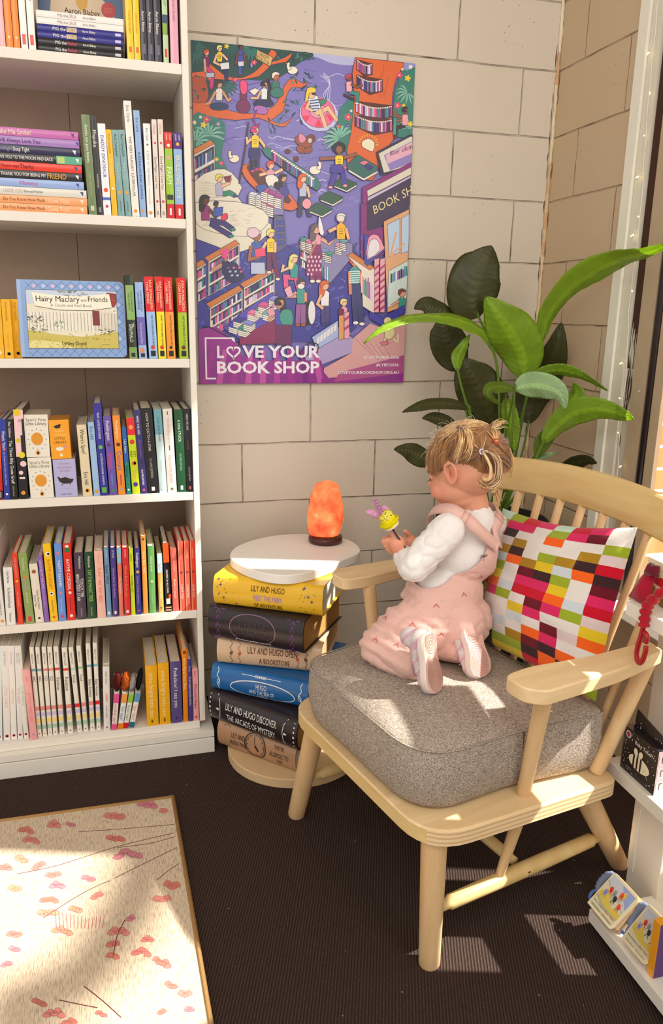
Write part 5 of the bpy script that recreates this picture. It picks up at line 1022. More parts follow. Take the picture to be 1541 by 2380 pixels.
# birds
def bird(x, y, s, f=1): E_(x, y, 34 * s, 26 * s, 'f0ecdc'); F([(x - 30 * s * f, y), (x - 40 * s * f, y - 30 * s), (x - 30 * s * f, y - 52 * s), (x - 16 * s * f, y - 46 * s), (x - 22 * s * f, y - 28 * s), (x - 8 * s * f, y - 12 * s)], 'f0ecdc', sm=2); E_(x - 38 * s * f, y - 44 * s, 7 * s, 4 * s, 'e0902c', None)
bird(700, 235, 1.0); bird(320, 810, 1.0); bird(845, 885, 1.1, -1)
# reader in the rubber ring
E_(870, 520, 128, 112, 'c9cdf4', None, .3); E_(865, 510, 112, 98, 'f06aa0', DK, .3, 24); E_(865, 500, 58, 48, 'e9a0bc', DK, .3)
for a in (0.4, 1.5, 2.6, 3.7, 4.9): F([(865 + 58 * math.cos(a), 505 + 48 * math.sin(a)), (865 + 108 * math.cos(a - .2), 510 + 94 * math.sin(a - .2)), (865 + 108 * math.cos(a + .3), 510 + 94 * math.sin(a + .3))], 'e8305a', None)
F([(800, 420), (860, 400), (880, 470), (870, 530), (830, 500)], 'e6ecf4', sm=2)
for i in range(5): Ln([(810, 435 + i * 17), (872, 425 + i * 19)], '3a4a9a', .003)
limb([(865, 520), (930, 480), (990, 565)], 24, 'f0c29a'); limb([(850, 520), (880, 500), (915, 605)], 24, 'f0c29a'); limb([(808, 440), (790, 480), (830, 500)], 16, 'f0c29a')
E_(822, 392, 24, 28, 'f0c29a'); F([(795, 350), (845, 350), (850, 380), (810, 385), (800, 430), (780, 440)], 'f0d03c', sm=2); E_(836, 388, 12, 7, '1c1822')
F([(868, 430), (912, 420), (920, 400), (918, 445), (885, 470)], '2f8a70')
# turtles / swimmers
E_(770, 700, 60, 34, '9a4a2c', DK, .4); F([(745, 640), (790, 680), (760, 710), (740, 690)], 'e58ab0', sm=2); E_(820, 680, 28, 28, '7a3a26'); E_(812, 692, 15, 18, 'cfc6c0'); E_(755, 750, 34, 24, '9a4a2c', DK, .5); E_(800, 755, 30, 20, '9a4a2c', DK, -.4); E_(668, 762, 18, 15, '6a2c1c'); E_(722, 812, 18, 17, '6a2c1c')
# palms and flowers round the pond
F([(30, 545), (150, 530), (260, 580), (250, 700), (240, 800), (280, 900), (210, 960), (30, 980)], '2f7f74', None, sm=2)
for (x, y, a) in ((150, 660, -1.57), (70, 700, -.5)): frond(x, y, a, 9, 120, '7fc0ae', 3.6)
F([(1010, 480), (1110, 440), (1110, 800), (1040, 760), (990, 660)], '2f7f74', None, sm=2)
frond(1010, 680, -2.2, 9, 125, '7fc0ae', 3.2)
def flower(x, y, r, c, k=5):
    for i in range(k): a = 6.283 * i / k; E_(x + r * .6 * math.cos(a), y + r * .6 * math.sin(a), r * .5, r * .34, c, None, a, 8)
    E_(x, y, r * .25, r * .25, 'f4d84a', None)
for (x, y, r, c) in ((140, 555, 24, 'e6407e'), (120, 590, 20, 'f2cf2a'), (60, 575, 14, 'f6f0e6'), (215, 585, 12, 'c8a0d8'), (270, 80, 16, 'f2cf2a'), (325, 298, 17, 'e6407e'), (450, 185, 18, 'e6407e'), (1060, 540, 24, 'e6407e'), (1000, 600, 14, 'e03a4a'), (1060, 595, 14, '3a4aa0'), (205, 815, 14, 'f2cf2a'), (235, 840, 16, 'e6407e'), (1040, 870, 14, 'e6407e'), (100, 540, 11, 'f6f0e6'), (178, 585, 13, '34409a'), (1080, 500, 9, 'f6f0e6'), (1095, 720, 10, 'f2cf2a')): flower(x, y, r, c)
# big tree with shelves in the trunk
F([(1110, 140), (1420, 175), (1385, 260), (1350, 380), (1345, 560), (1370, 660), (1300, 760), (1240, 920), (1180, 950), (1050, 830), (1080, 640), (1100, 400)], 'e0662c', sm=2)
for i in range(14): x = rp.uniform(1230, 1370); y = rp.uniform(190, 380); Ln([(x, y), (x + rp.uniform(-12, 12), y + 30), (x + rp.uniform(-16, 16), y + 62)], 'b84c20', .0015, 3)
def arcrow(x0, x1, y, dip, h, n):
    F([(x0, y - 4), (x1, y - 4 + 30), (x1, y + h + 34), ((x0 + x1) / 2, y + h + dip + 16), (x0, y + h)], '5a2418', DK)
    for i in range(n):
        t_ = (i + .5) / n; x = lerp(x0 + 4, x1 - 4, t_); yy = y + lerp(0, 30, t_) + dip * 4 * t_ * (1 - t_) * .6; ww = (x1 - x0) / n * .42
        F([(x - ww, yy), (x + ww, yy + 2), (x + ww, yy + h - 3), (x - ww, yy + h - 5)], rp.choice(BC), None); E_(x, yy, ww, 4, 'f2eee6', None)
arcrow(1114, 1218, 168, 30, 62, 10); arcrow(1114, 1284, 270, 40, 70, 15); arcrow(1106, 1350, 440, 42, 68, 20); arcrow(1102, 1348, 530, 42, 70, 20)
F([(1150, 700), (1190, 680), (1232, 705), (1220, 765), (1170, 745), (1150, 730)], 'efe9cc', sm=2)
for i in range(11): a = -2.9 + i * .3; Ln([(1190 + 50 * math.cos(a), 715 + 50 * math.sin(a)), (1190 + 66 * math.cos(a), 715 + 66 * math.sin(a))], 'f2c82c', .0022)
Ln([(1052, 120), (1052, 290)], DK, .0014); Ln([(1108, 130), (1108, 430)], DK, .0014); Ln([(1415, 180), (1415, 460)], DK, .0014); Ln([(1440, 180), (1440, 470)], DK, .0014)
F([(1032, 385), (1110, 425), (1108, 440), (1030, 400)], '4a2a2a'); person(1066, 305, 21, '8a4a2a', 'e6305e', 'f0b0c0', '2f8a80', arms=([(.5, 1), (2.4, 2), (4.2, 1.2)],), legs=([(0, 3.4), (2.6, 4), (2.4, 7)],), shoe='f0f0f0')
# right strip behind the trunk
F([(1425, 185), (1497, 190), (1497, 680), (1380, 670), (1350, 560), (1360, 380)], '2f7f74', None); F([(1425, 175), (1497, 180), (1490, 215), (1440, 240), (1418, 225)], '8f96dc', None)
frond(1450, 380, 2.4, 8, 90, '7fc0ae', 3); frond(1440, 620, -1.6, 8, 90, '7fc0ae', 3)
for (x, y, r, c) in ((1392, 268, 22, 'e6407e'), (1446, 288, 20, 'f2cf2a'), (1380, 465, 22, 'e6407e'), (1462, 585, 17, 'f2cf2a'), (1412, 230, 9, 'f6f0e6'), (1465, 215, 14, 'f6f0e6'), (1420, 465, 12, 'f2cf2a')): flower(x, y, r, c)
person(1430, 520, 22, 'a0502e', '231a20', 'f0a8b8', '2a2020', arms=([(-.8, 1), (-2.6, .6), (-3, -.8)], [(-.8, 1.8), (-3, 2.2)]), legs=([(0, 3.4), (-2.6, 4), (-3, 7)],), face=-1, shoe='7a3a26'); F([(1355, 545), (1375, 545), (1370, 660), (1350, 655)], '3f9a9a')
# left bookcases and the open book beds
shelf(48, 790, 192, 715, 215, 2, 12)
F([(48, 970), (200, 880), (300, 900), (370, 1000), (340, 1060), (400, 1177), (48, 1177)], 'ece7d6', sm=2)
for i in range(60): y = 960 + i * 3.5; Ln([(60 + (i % 3) * 30, y), (130 + (i % 5) * 30, y + 4)], 'bdb5a0', .0007)
person(222, 965, 26, 'f0c29a', 'e6e05a', 'b8b4d8', '2f8a70', arms=([(.6, 1), (2.4, .2), (2.8, -1.2)],), legs=([(.8, 3), (2.6, 2.6), (4, 3.4)],), face=1); F([(250, 930), (300, 920), (290, 965), (262, 960)], '8a1f3a')
# central: boat, books bridge, tables
F([(370, 860), (440, 848), (540, 900), (720, 1090), (716, 1140), (640, 1140), (470, 1020), (385, 930)], 'e0662c', sm=2); F([(400, 870), (440, 862), (560, 940), (690, 1085), (620, 1090), (480, 985)], '5a2a22', sm=2)
Ln([(412, 575), (392, 740), (350, 975)], '4a2a30', .0045)
yellow(455, 655, 27, 'f0c29a', 'e0307e', 'f2d21e', '3a2a7a', arms=([(-1, 1), (-1.9, 2), (-2, .6)], [(1, 1), (2.4, 3), (3.6, 3.6)]), legs=([(-.4, 3.6), (-.6, 8.8)], [(.5, 3.6), (.4, 8.4)]), shoe='d8327e', face=-1); F([(418, 740), (485, 740), (490, 800), (414, 800)], '2f2a6a'); F([(420, 820), (440, 820), (438, 880), (420, 880)], '1c1822', None); F([(450, 815), (468, 815), (466, 862), (450, 862)], '1c1822', None)
person(555, 880, 26, 'f0c29a', 'e2522c', 'e0a0bc', 'e0a0bc', arms=([(-1, 1), (-2.8, 1.5)], [(1, 1), (3, 0)])); F([(520, 930), (570, 915), (610, 950), (590, 1000), (540, 990)], 'efe9e0', sm=2); E_(600, 985, 26, 24, '2a1c20')
person(638, 960, 24, 'd99a78', '231a20', '4a3f9a', '4a3f9a', long=True); E_(640, 1030, 34, 40, '4a3f9a')
F([(520, 740), (560, 750), (860, 940), (862, 1010), (820, 1000), (520, 790)], '2f7a74', sm=2)
for i in range(20):
    t_ = i / 20; x = 562 + t_ * 280; y = 768 + t_ * 190; F([(x, y), (x + 15, y - 6), (x + 15, y + 52), (x, y + 58)], rp.choice(BC)); F([(x, y), (x + 15, y - 6), (x + 6, y - 14), (x - 7, y - 8)], 'f0ece2', None)
person(765, 965, 27, 'f0c29a', 'e2642c', 'b8c6e2', '3a3a5a', arms=([(1, 1), (1.6, 3.6)],), legs=([(-.4, 3.4), (-.8, 8)], [(.6, 3.4), (1.6, 8)]), long=True); E_(790, 1105, 30, 34, 'eea0b0')
F([(1050, 850), (1120, 785), (1250, 860), (1250, 900), (1160, 950), (1060, 890)], '2f6a66'); F([(1060, 880), (1160, 940), (1250, 890), (1250, 905), (1160, 955), (1060, 895)], 'ece6da'); F([(1130, 838), (1165, 822), (1195, 835), (1160, 855)], 'e87a9a'); F([(1160, 862), (1190, 848), (1222, 870), (1195, 888)], '3a3288')
for (x, y) in ((1040, 975), (950, 1065), (880, 1140)): F([(x - 75, y - 5), (x - 20, y - 45), (x + 75, y - 5), (x + 72, y + 18), (x + 10, y + 55), (x - 72, y + 18)], '2c5a4a'); F([(x - 72, y + 12), (x + 8, y + 44), (x + 74, y + 6), (x + 72, y + 18), (x + 10, y + 55), (x - 72, y + 22)], 'ece6da')
yellow(1000, 785, 28, '9a5a3a', '1c1822', 'f2d21e', '4a3fa8', arms=([(-1, .8), (-4.4, 1)], [(1, .8), (4.2, -.2)]), legs=([(-.5, 3), (-2, 7.6)], [(.6, 3), (1.4, 7.2)]), shoe='eea0b0'); E_(1000, 740, 44, 36, '1c1822'); E_(1000, 752, 22, 24, '9a5a3a')
F([(950, 850), (1020, 850), (1030, 905), (945, 905)], '4a3fa8')
F([(405, 1045), (470, 1030), (560, 985), (640, 1050), (640, 1177), (405, 1177)], '8a86b8')
for (x, y, c) in ((412, 1040, 'd9dcea'), (455, 1060, 'd9dcea'), (495, 1085, 'e87aa6'), (525, 1105, 'e0508e'), (490, 1010, 'd85a9a'), (535, 1030, 'b04a9a'), (575, 1050, 'b04a9a')):
    for k_n in range(6): F([(x, y + k_n * 13), (x + 48, y + 14 + k_n * 13), (x + 48, y + 26 + k_n * 13), (x, y + 12 + k_n * 13)], 'f0ece2' if k_n else c); 
    F([(x, y), (x + 48, y + 14), (x + 62, y - 4), (x + 16, y - 16)], c)
F([(458, 990), (520, 975), (540, 1000), (480, 1040)], '3a5ab0')
# shop front, upper right
F([(1240, 770), (1460, 655), (1497, 660), (1497, 860), (1270, 920)], '2a2a44'); F([(1255, 778), (1462, 668), (1490, 672), (1490, 850), (1290, 905)], 'ded8cc'); F([(1290, 790), (1490, 690), (1490, 830), (1330, 890)], '8f80c8', None); F([(1300, 790), (1490, 695), (1490, 770), (1315, 845)], 'e6b0c8', None)
c1 = w2((1400, 755)); mb.text('liber ulum', c1[0], c1[1], .012, '3a2a4a', nd(), rot=.34, shear=.3)
F([(1150, 1000), (1497, 820), (1497, 1177), (1150, 1177)], '8a2a80'); F([(1180, 1020), (1497, 850), (1497, 900), (1185, 1060)], 'ded8cc'); F([(1185, 1065), (1497, 905), (1497, 1177), (1180, 1177)], 'c8c2e0')
F([(1180, 1090), (1475, 930), (1475, 1105), (1180, 1260)], '3c2a52')
FR[0] = 1
F([(1140, -20), (1180, -10), (1180, 160), (1310, 130), (1320, 290), (1180, 390), (1140, 370)], '8a2a80')
F([(1180, 90), (1455, -60), (1455, 60), (1180, 160)], '3c2a52', None)
FR[0] = 0
c1 = w2((1335, 1080)); mb.text('BOOK SH', c1[0] + .004, c1[1], .021, 'e9dfa8', nd(), rot=.50, shear=.2)
# ---- lower half
FR[0] = 1
F([(60, 180), (160, 230), (470, 240), (640, 260), (900, 200), (1100, 260), (1140, 370), (1230, 640), (1100, 800), (980, 880), (60, 880)], '3d3c9c', None)
for i in range(150):
    x, y = rp.uniform(70, 1180), rp.uniform(190, 800)
    Ln([(x, y), (x + rp.uniform(-14, 26), y + rp.uniform(-14, 14)), (x + rp.uniform(5, 30), y + rp.uniform(-20, 20)), (x + rp.uniform(-5, 40), y + rp.uniform(-5, 30))], rp.choice(['6a6ad0', '2a2878', '7f80da']), .0016, 3)
F([(60, 60), (130, 140), (330, 180), (520, 100), (560, 150), (480, 230), (350, 300), (120, 230), (60, 190)], 'e9e4d2', sm=2)
F([(60, -20), (330, -30), (510, 30), (540, 110), (440, 190), (300, 190), (120, 150), (60, 80)], 'ece7d6', sm=2)
for i in range(70): x = rp.uniform(110, 460); y = rp.uniform(10, 150); Ln([(x, y), (x + rp.uniform(15, 40), y - 5)], 'b8b09c', .0008)
person(130, -10, 30, '6a3424', '231a20', '9a2a7a', '3a2a7c', arms=([(.8, 1), (2.2, 2.6), (2.8, 1.8)],), legs=([(1, 3.4), (4, 4), (6, 5.4)], [(1, 4), (3.6, 5.6), (5.6, 6.8)]), long=True, shoe='2f8a80'); person(200, 5, 18, '6a3424', '231a20', '4a6ac0', '4a6ac0'); F([(190, 10), (245, 5), (240, 60), (200, 70)], '3f5fc0'); F([(235, 60), (270, 45), (275, 80), (240, 95)], 'e8305a', sm=2)
shelf(150, 360, 352, 245, 225, 3, 13); shelf(70, 410, 134, 372, 220, 3, 5); shelf(380, 530, 580, 420, 190, 3, 14); shelf(160, 660, 372, 540, 190, 3, 15)
F([(578, 55), (640, 70), (655, 260), (600, 300), (570, 200)], '5f5c8c'); 
for i in range(4):
    for j in range(2): F([(592 + j * 28, 92 + i * 44), (614 + j * 28, 96 + i * 44), (612 + j * 28, 122 + i * 44), (590 + j * 28, 118 + i * 44)], '3a4ac8')
# people standing in the shop
person(262, 350, 26, 'd99a78', 'f04a9a', '2f2a58', '2f2a58', arms=([(-1, 1), (-3.4, 2.6)],), face=-1)
for a in (-2.4, -1.9, -1.4, -.9): Ln([(262, 320), (262 + 50 * math.cos(a), 320 + 50 * math.sin(a))], 'f04a9a', .004)
F([(250, 380), (330, 370), (385, 460), (300, 500), (250, 450)], '2a2a5c', sm=2); 
for i in range(8): F([(270 + i * 12, 395 + (i % 3) * 25), (286 + i * 12, 392 + (i % 3) * 25), (288 + i * 12, 404 + (i % 3) * 25), (272 + i * 12, 407 + (i % 3) * 25)], rp.choice(['e56a9a', 'b8c6e2', '8a4aa0']), None)
person(462, 225, 34, 'a8683e', 'e6c8d6', '3f62b8', 'bcc8e8', arms=([(-1, 1), (-1.4, 3.6), (.6, 3)], [(1, 1), (1.6, 2.6), (1.4, 2)])); E_(440, 172, 40, 34, 'e6c8d6'); F([(425, 365), (515, 365), (520, 440), (425, 440)], 'bcc8e8'); F([(448, 280), (520, 265), (518, 325), (455, 332)], 'f04a76')
yellow(555, 205, 28, 'f0c29a', 'e6e06a', 'f2d21e', '6a1f5a', arms=([(-1, 1), (-1.8, 2.4)], [(1, 1), (1, 3.4)]), legs=([(-.4, 3.4), (-.4, 8)], [(.6, 3.4), (1.6, 9.6)]), shoe='e9e4d8')
F([(750, 230), (960, 200), (1085, 245), (1085, 330), (940, 500), (740, 350)], '8d89ba')
shelf(745, 270, 800, 300, 120, 2, 5); bookrow((880, 370), (935, 400), (935, 490), (880, 460), 7)
for (x, y, c) in ((745, 215, '4aa090'), (780, 225, 'e87aa6'), (875, 285, '8a96dc'), (905, 305, '4aa090'), (970, 250, 'e0a0c0'), (1000, 225, '7aa8b0')):
    for k_n in range(5): F([(x, y + k_n * 12), (x + 44, y + 12 + k_n * 12), (x + 44, y + 22 + k_n * 12), (x, y + 10 + k_n * 12)], 'f0ece2' if k_n else c)
    F([(x, y), (x + 44, y + 12), (x + 60, y - 4), (x + 16, y - 14)], c)
person(850, 180, 32, 'eaa890', '6a5a62', 'e9a0b4', '8a2a6a', arms=([(1, 1), (2.6, 2), (3.6, .8)],), legs=([(-.5, 6), (-.8, 9.6)], [(.5, 6), (.4, 9.6)]), long=True, skirt=True, shoe='e9e4d8')
F([(790, 310), (870, 310), (890, 460), (782, 450)], '8a2a6a'); 
for i in range(18): E_(795 + (i % 4) * 24 + (i // 4 % 2) * 8, 330 + (i // 4) * 28, 6, 9, 'f0c8dc', None)
F([(905, 195), (960, 165), (972, 210), (925, 240)], '3a3a9a'); Ln([(800, 340), (850, 230)], 'c08a4a', .004); F([(870, 60), (900, 170), (880, 190), (862, 140)], 'f0ecf6', sm=2)
yellow(1010, 110, 31, 'f0b890', 'f0ece6', 'f2b91e', 'f2b91e', arms=([(-1, 1), (-2.6, 1.8)], [(1, 1), (1.6, 3.4)])); E_(1008, 80, 26, 22, 'e9e4e0')
person(705, 370, 28, 'f0c29a', 'ece08a', '2f9a96', 'e8508e', arms=([(-1, 1), (-2.8, 1.8), (-2.4, .4)],), legs=([(0, 3.4), (-2, 3.2), (-1.8, 6)], [(.4, 3.4), (1.4, 7)]), long=True)
E_(785, 690, 36, 86, '1c1822'); E_(820, 690, 24, 78, 'e9e4f0'); person(750, 530, 30, 'e0a080', '3a3a4a', '3a9a94', '9a5aa0', arms=([(-1, 1), (-2.8, 2), (-1, 1.8)], [(1, 1), (1, 3)]), legs=([(-.5, 3.6), (-.7, 8)], [(.5, 3.6), (.5, 8)]), shoe='b0543a'); E_(750, 520, 24, 18, 'f0ece6'); F([(640, 540), (680, 515), (700, 580), (665, 595)], 'eab0c8')
person(905, 545, 30, 'eab48e', 'e2642c', 'f0ecf0', '4a4282', arms=([(-.8, 1), (-1.6, 3), (-.4, 4)],), legs=([(-.4, 3.4), (-.2, 7.4)], [(.5, 3.4), (.5, 7.2)]), long=True)
person(1098, 390, 34, 'd98a62', 'd2562c', '3f9aa0', '3a3f7a', arms=([(-1, 1), (-.8, 5.4)], [(1, 1), (1.4, 3.6), (2, 5.6)]), legs=([(-.2, 3.4), (.2, 10.8)], [(.5, 3.4), (1.4, 11)]), shoe='f0ece6')
for i in range(6): Ln([(1062, 425 + i * 14), (1132, 422 + i * 14)], 'd4eef0', .003)
person(1028, 650, 24, 'f0c29a', 'e9e08a', 'eea0c0', 'eea0c0', legs=([(0, 3), (1.4, 8)],)); F([(995, 668), (1025, 668), (1025, 700), (998, 712)], '7a1f46', sm=2)
F([(1046, 320), (1080, 305), (1225, 400), (1225, 700), (1150, 650), (1140, 420)], 'e9e2d6'); F([(1046, 318), (1085, 303), (1228, 400), (1195, 415)], 'd4803a'); bookrow((1140, 430), (1215, 480), (1215, 620), (1140, 560), 9)
F([(1160, 180), (1310, 270), (1180, 390), (1160, 370)], '3c4ab0'); F([(1180, 350), (1180, 240), (1200, 190), (1250, 190), (1285, 260), (1285, 280)], 'f0a0b8', sm=2); F([(1185, 340), (1190, 250), (1210, 215), (1245, 220), (1262, 285)], 'e9e4ec', sm=2)
F([(1285, 100), (1450, 20), (1450, 640), (1310, 690)], 'e0a87c'); F([(1310, 120), (1390, 80), (1390, 300), (1320, 330)], 'b8d0ec'); F([(1400, 80), (1450, 50), (1450, 290), (1400, 310)], 'b8d0ec')
for a in (-.2, .5, 1.2): Ln([(1330, 320), (1330 + 100 * math.cos(-a), 320 + 160 * math.sin(-a))], 'e0a87c', .005)
F([(1318, 420), (1450, 350), (1450, 600), (1310, 660)], 'cfe0dc'); bookrow((1330, 440), (1440, 380), (1440, 450), (1330, 500), 10)
person(1405, 590, 26, 'e0a080', '7a4a3a', '3f9a90', '8a1f46', arms=([(-.8, 1), (-2.6, 2.2)],), legs=([(0, 3.6), (0, 9)],), shoe='b0543a')
for x in (1225, 1262): 
    F([(x, 345), (x + 32, 335), (x + 30, 690), (x, 690)], 'e9a8bc')
    for i in range(7): F([(x, 400 + i * 44), (x + 31, 375 + i * 44), (x + 31, 392 + i * 44), (x, 417 + i * 44)], 'b8426e', None)
F([(1195, 680), (1280, 720), (1420, 640), (1425, 690), (1285, 780), (1195, 730)], '4a4ab0')
F([(1085, 860), (1200, 760), (1290, 800), (1430, 720), (1440, 1160), (880, 1160), (900, 1050), (1080, 950)], 'dba6a8', None)
for i in range(7): Ln([(1090 + i * 50, 850 + i * 15), (1250 + i * 40, 1000 + i * 30)], 'a86a80', .0012)
E_(1325, 820, 34, 46, 'e9dfa8', DK, .3); E_(1312, 745, 26, 26, 'e9dfa8'); Ln([(1350, 860), (1375, 880), (1378, 830)], 'e9dfa8', .005, 3); limb([(1300, 850), (1290, 880)], 14, 'e9dfa8'); F([(1262, 885), (1310, 872), (1318, 895), (1275, 908)], 'e07a8a')
F([(900, 860), (1000, 780), (1085, 860), (1080, 950), (800, 1060), (760, 1000)], 'b0a0d4', None)
F([(820, 850), (990, 740), (990, 850), (850, 930)], 'a8bce8'); F([(995, 710), (1028, 705), (1028, 860), (995, 870)], 'e0a060'); F([(1030, 690), (1062, 685), (1064, 860), (1030, 862)], 'e9a8bc'); F([(1030, 730), (1062, 705), (1062, 725), (1030, 750)], 'b8426e', None); F([(1030, 790), (1062, 765), (1062, 785), (1030, 810)], 'b8426e', None)
for i in range(6): F([(850 + i * 22, 900 - i * 16), (870 + i * 22, 885 - i * 16), (872 + i * 22, 840 - i * 16), (852 + i * 22, 855 - i * 16)], 'e6e9f2', 'a8a0c8', .0007)
# display table and shopper at lower centre
F([(245, 790), (420, 650), (560, 560), (640, 620), (640, 720), (350, 860)], '5a4ac0'); F([(350, 855), (590, 725), (600, 890), (352, 900)], '8a1f5a')
for (x, y, c) in ((280, 770, '3a4ac8'), (310, 735, '3a3a9a'), (340, 790, '3f9a8a'), (375, 755, '8a96dc'), (400, 690, 'e87aa6'), (450, 665, '3f9a8a'), (470, 640, 'd85a9a'), (500, 690, '7ab8b8'), (540, 600, '8a96dc'), (560, 640, 'e0a0c8')):
    for k_n in range(4): F([(x, y + k_n * 12), (x + 50, y + 14 + k_n * 12), (x + 80, y - 8 + k_n * 12), (x + 80, y + 3 + k_n * 12), (x + 50, y + 26 + k_n * 12), (x, y + 12 + k_n * 12)], 'f0ece2' if k_n else c)
    F([(x, y), (x + 50, y + 14), (x + 80, y - 8), (x + 32, y - 22)], c)
person(610, 660, 33, 'd99a78', '231a20', '4a4ab8', '6a1f5e', arms=([(-1, 1), (-2.2, 2.6)],), face=-1, long=True); F([(612, 700), (640, 670), (690, 680), (695, 770), (640, 775), (615, 745)], '3f9a8a', sm=2); F([(585, 770), (685, 770), (690, 900), (590, 900)], '6a1f5e'); F([(525, 675), (565, 655), (585, 700), (545, 720)], 'e9a0bc')
# purple foot of the poster
F([(70, 800), (200, 780), (350, 900), (370, 1000), (440, 1177), (70, 1177)], '9a2a96', None); F([(95, 900), (500, 1000), (880, 1000), (900, 1080), (980, 1177), (90, 1177)], '8e2890', None)
for i in range(9): x = 100 + i * 95; F([(x, 1177), (x + 40, 1177), (x + 90 - i * 12, 930), (x + 60 - i * 12, 930)], rp.choice(['b03aa0', 'c050a8', '7a1f84', 'a02a92']), None)
F([(880, 1120), (1440, 1060), (1440, 1177), (880, 1177)], '8e2890', None); F([(1000, 1080), (1440, 960), (1440, 1080), (960, 1140)], 'b0508e', None)
Ln([(120, 790), (150, 782), (260, 840), (345, 890), (330, 915)], '1c1826', .003, 3); Ln([(740, 960), (800, 890), (860, 900), (850, 960)], '1c1826', .003, 3)
WHT = 'f4f0fa'
def Wl(pts, w): 
    P = [w2(p) for p in pts]; mb.line(P, w, WHT, nd())
Wl([(305, 872), (305, 858)], .004); Wl([(318, 880), (312, 856), (130, 856), (136, 1118), (198, 1118)], .0042)
def T_(s_, a, b_, y, h, bold=.0, col=WHT):
    p, q = w2((a, y)), w2((b_, y)); mb.text(s_, (p[0] + q[0]) / 2, p[1], h, col, nd(), maxw=q[0] - p[0], bold=bold, squash=1.25)
T_('L', 205, 250, 945, .031, .03); T_('VE YOUR', 368, 872, 942, .031, .03); T_('BOOK SHOP', 205, 868, 1045, .031, .03)
hc = w2((312, 945)); hs = .0165; hp_ = []
for i in range(26):
    a = 6.2832 * i / 26; hp_.append((hc[0] + hs * 1.0 * (math.sin(a) ** 3) * 1.05, hc[1] + hs * (13 * math.cos(a) - 5 * math.cos(2 * a) - 2 * math.cos(3 * a) - math.cos(4 * a)) / 16))
mb.line(hp_ + [hp_[0]], .0048, WHT, nd())
T_('10 OCTOBER 2026', 1155, 1386, 980, .0078, .015); T_('#LYBD2026', 1235, 1384, 1029, .0078, .015); T_('LOVEYOURBOOKSHOP.ORG.AU', 988, 1384, 1079, .0078, .015)
po = mb.build('poster'); tag(po, 'large colourful illustrated poster of a bookshop jungle pinned on the block wall', 'poster')
# ---------------------------------------------------------------- side table: two boards held apart by a stack of giant books
TZ = 0.53
ol = [(535, 1292), (540, 1278), (560, 1265), (600, 1252), (650, 1243), (710, 1241), (775, 1246), (815, 1256), (835, 1272), (833, 1285), (800, 1300), (760, 1316), (715, 1330), (670, 1337), (620, 1333), (575, 1320), (545, 1305)]
P = [at(u, v, 2, TZ) for u, v in ol]
P = [(q.x, q.y) for q in spline([(p.x, p.y, 0) for p in P], 5, True)]
cx, cy = sum(p[0] for p in P) / len(P), sum(p[1] for p in P) / len(P)
if sum(P[i][0] * P[(i + 1) % len(P)][1] - P[(i + 1) % len(P)][0] * P[i][1] for i in range(len(P))) < 0: P = P[::-1]
tb = thing('side_table', 'white topped side table built from giant books beside the bookcase', 'side table', (cx, cy, 0))
def slab(name, O, z0, z1, col, mat):
    m_ = MB(); m_.mat = mat; n = len(O); c0, c1 = sum(p[0] for p in O) / n, sum(p[1] for p in O) / n
    sh = lambda k: [((x - c0) * k + c0, (y - c1) * k + c1) for x, y in O]
    R_ = [(sh(.988), z1), (O, z1 - .002), (O, z0 + .002), (sh(.988), z0)]; vs = [(x - cx, y - cy, z) for o_, z in R_ for x, y in o_]
    m_.add(vs, [tuple(range(n)), tuple(range(3 * n, 4 * n))[::-1]], col)
    for k in range(3): m_.add(vs, [(k * n + i, (k + 1) * n + i, (k + 1) * n + (i + 1) % n, k * n + (i + 1) % n) for i in range(n)], col, True)
    return m_.build(name, tb)
slab('tabletop', P, TZ - .024, TZ, 'efebe4', 'white_laminate')
bc = (-0.128, -0.362); O = [(bc[0] + .178 * math.cos(a), bc[1] + .172 * math.sin(a)) for a in [6.28319 * i / 48 for i in range(48)]]
slab('base_disc', O, 0.0, 0.026, 'd9b98e', 'matte')['label'] = 'round pale wood base disc'
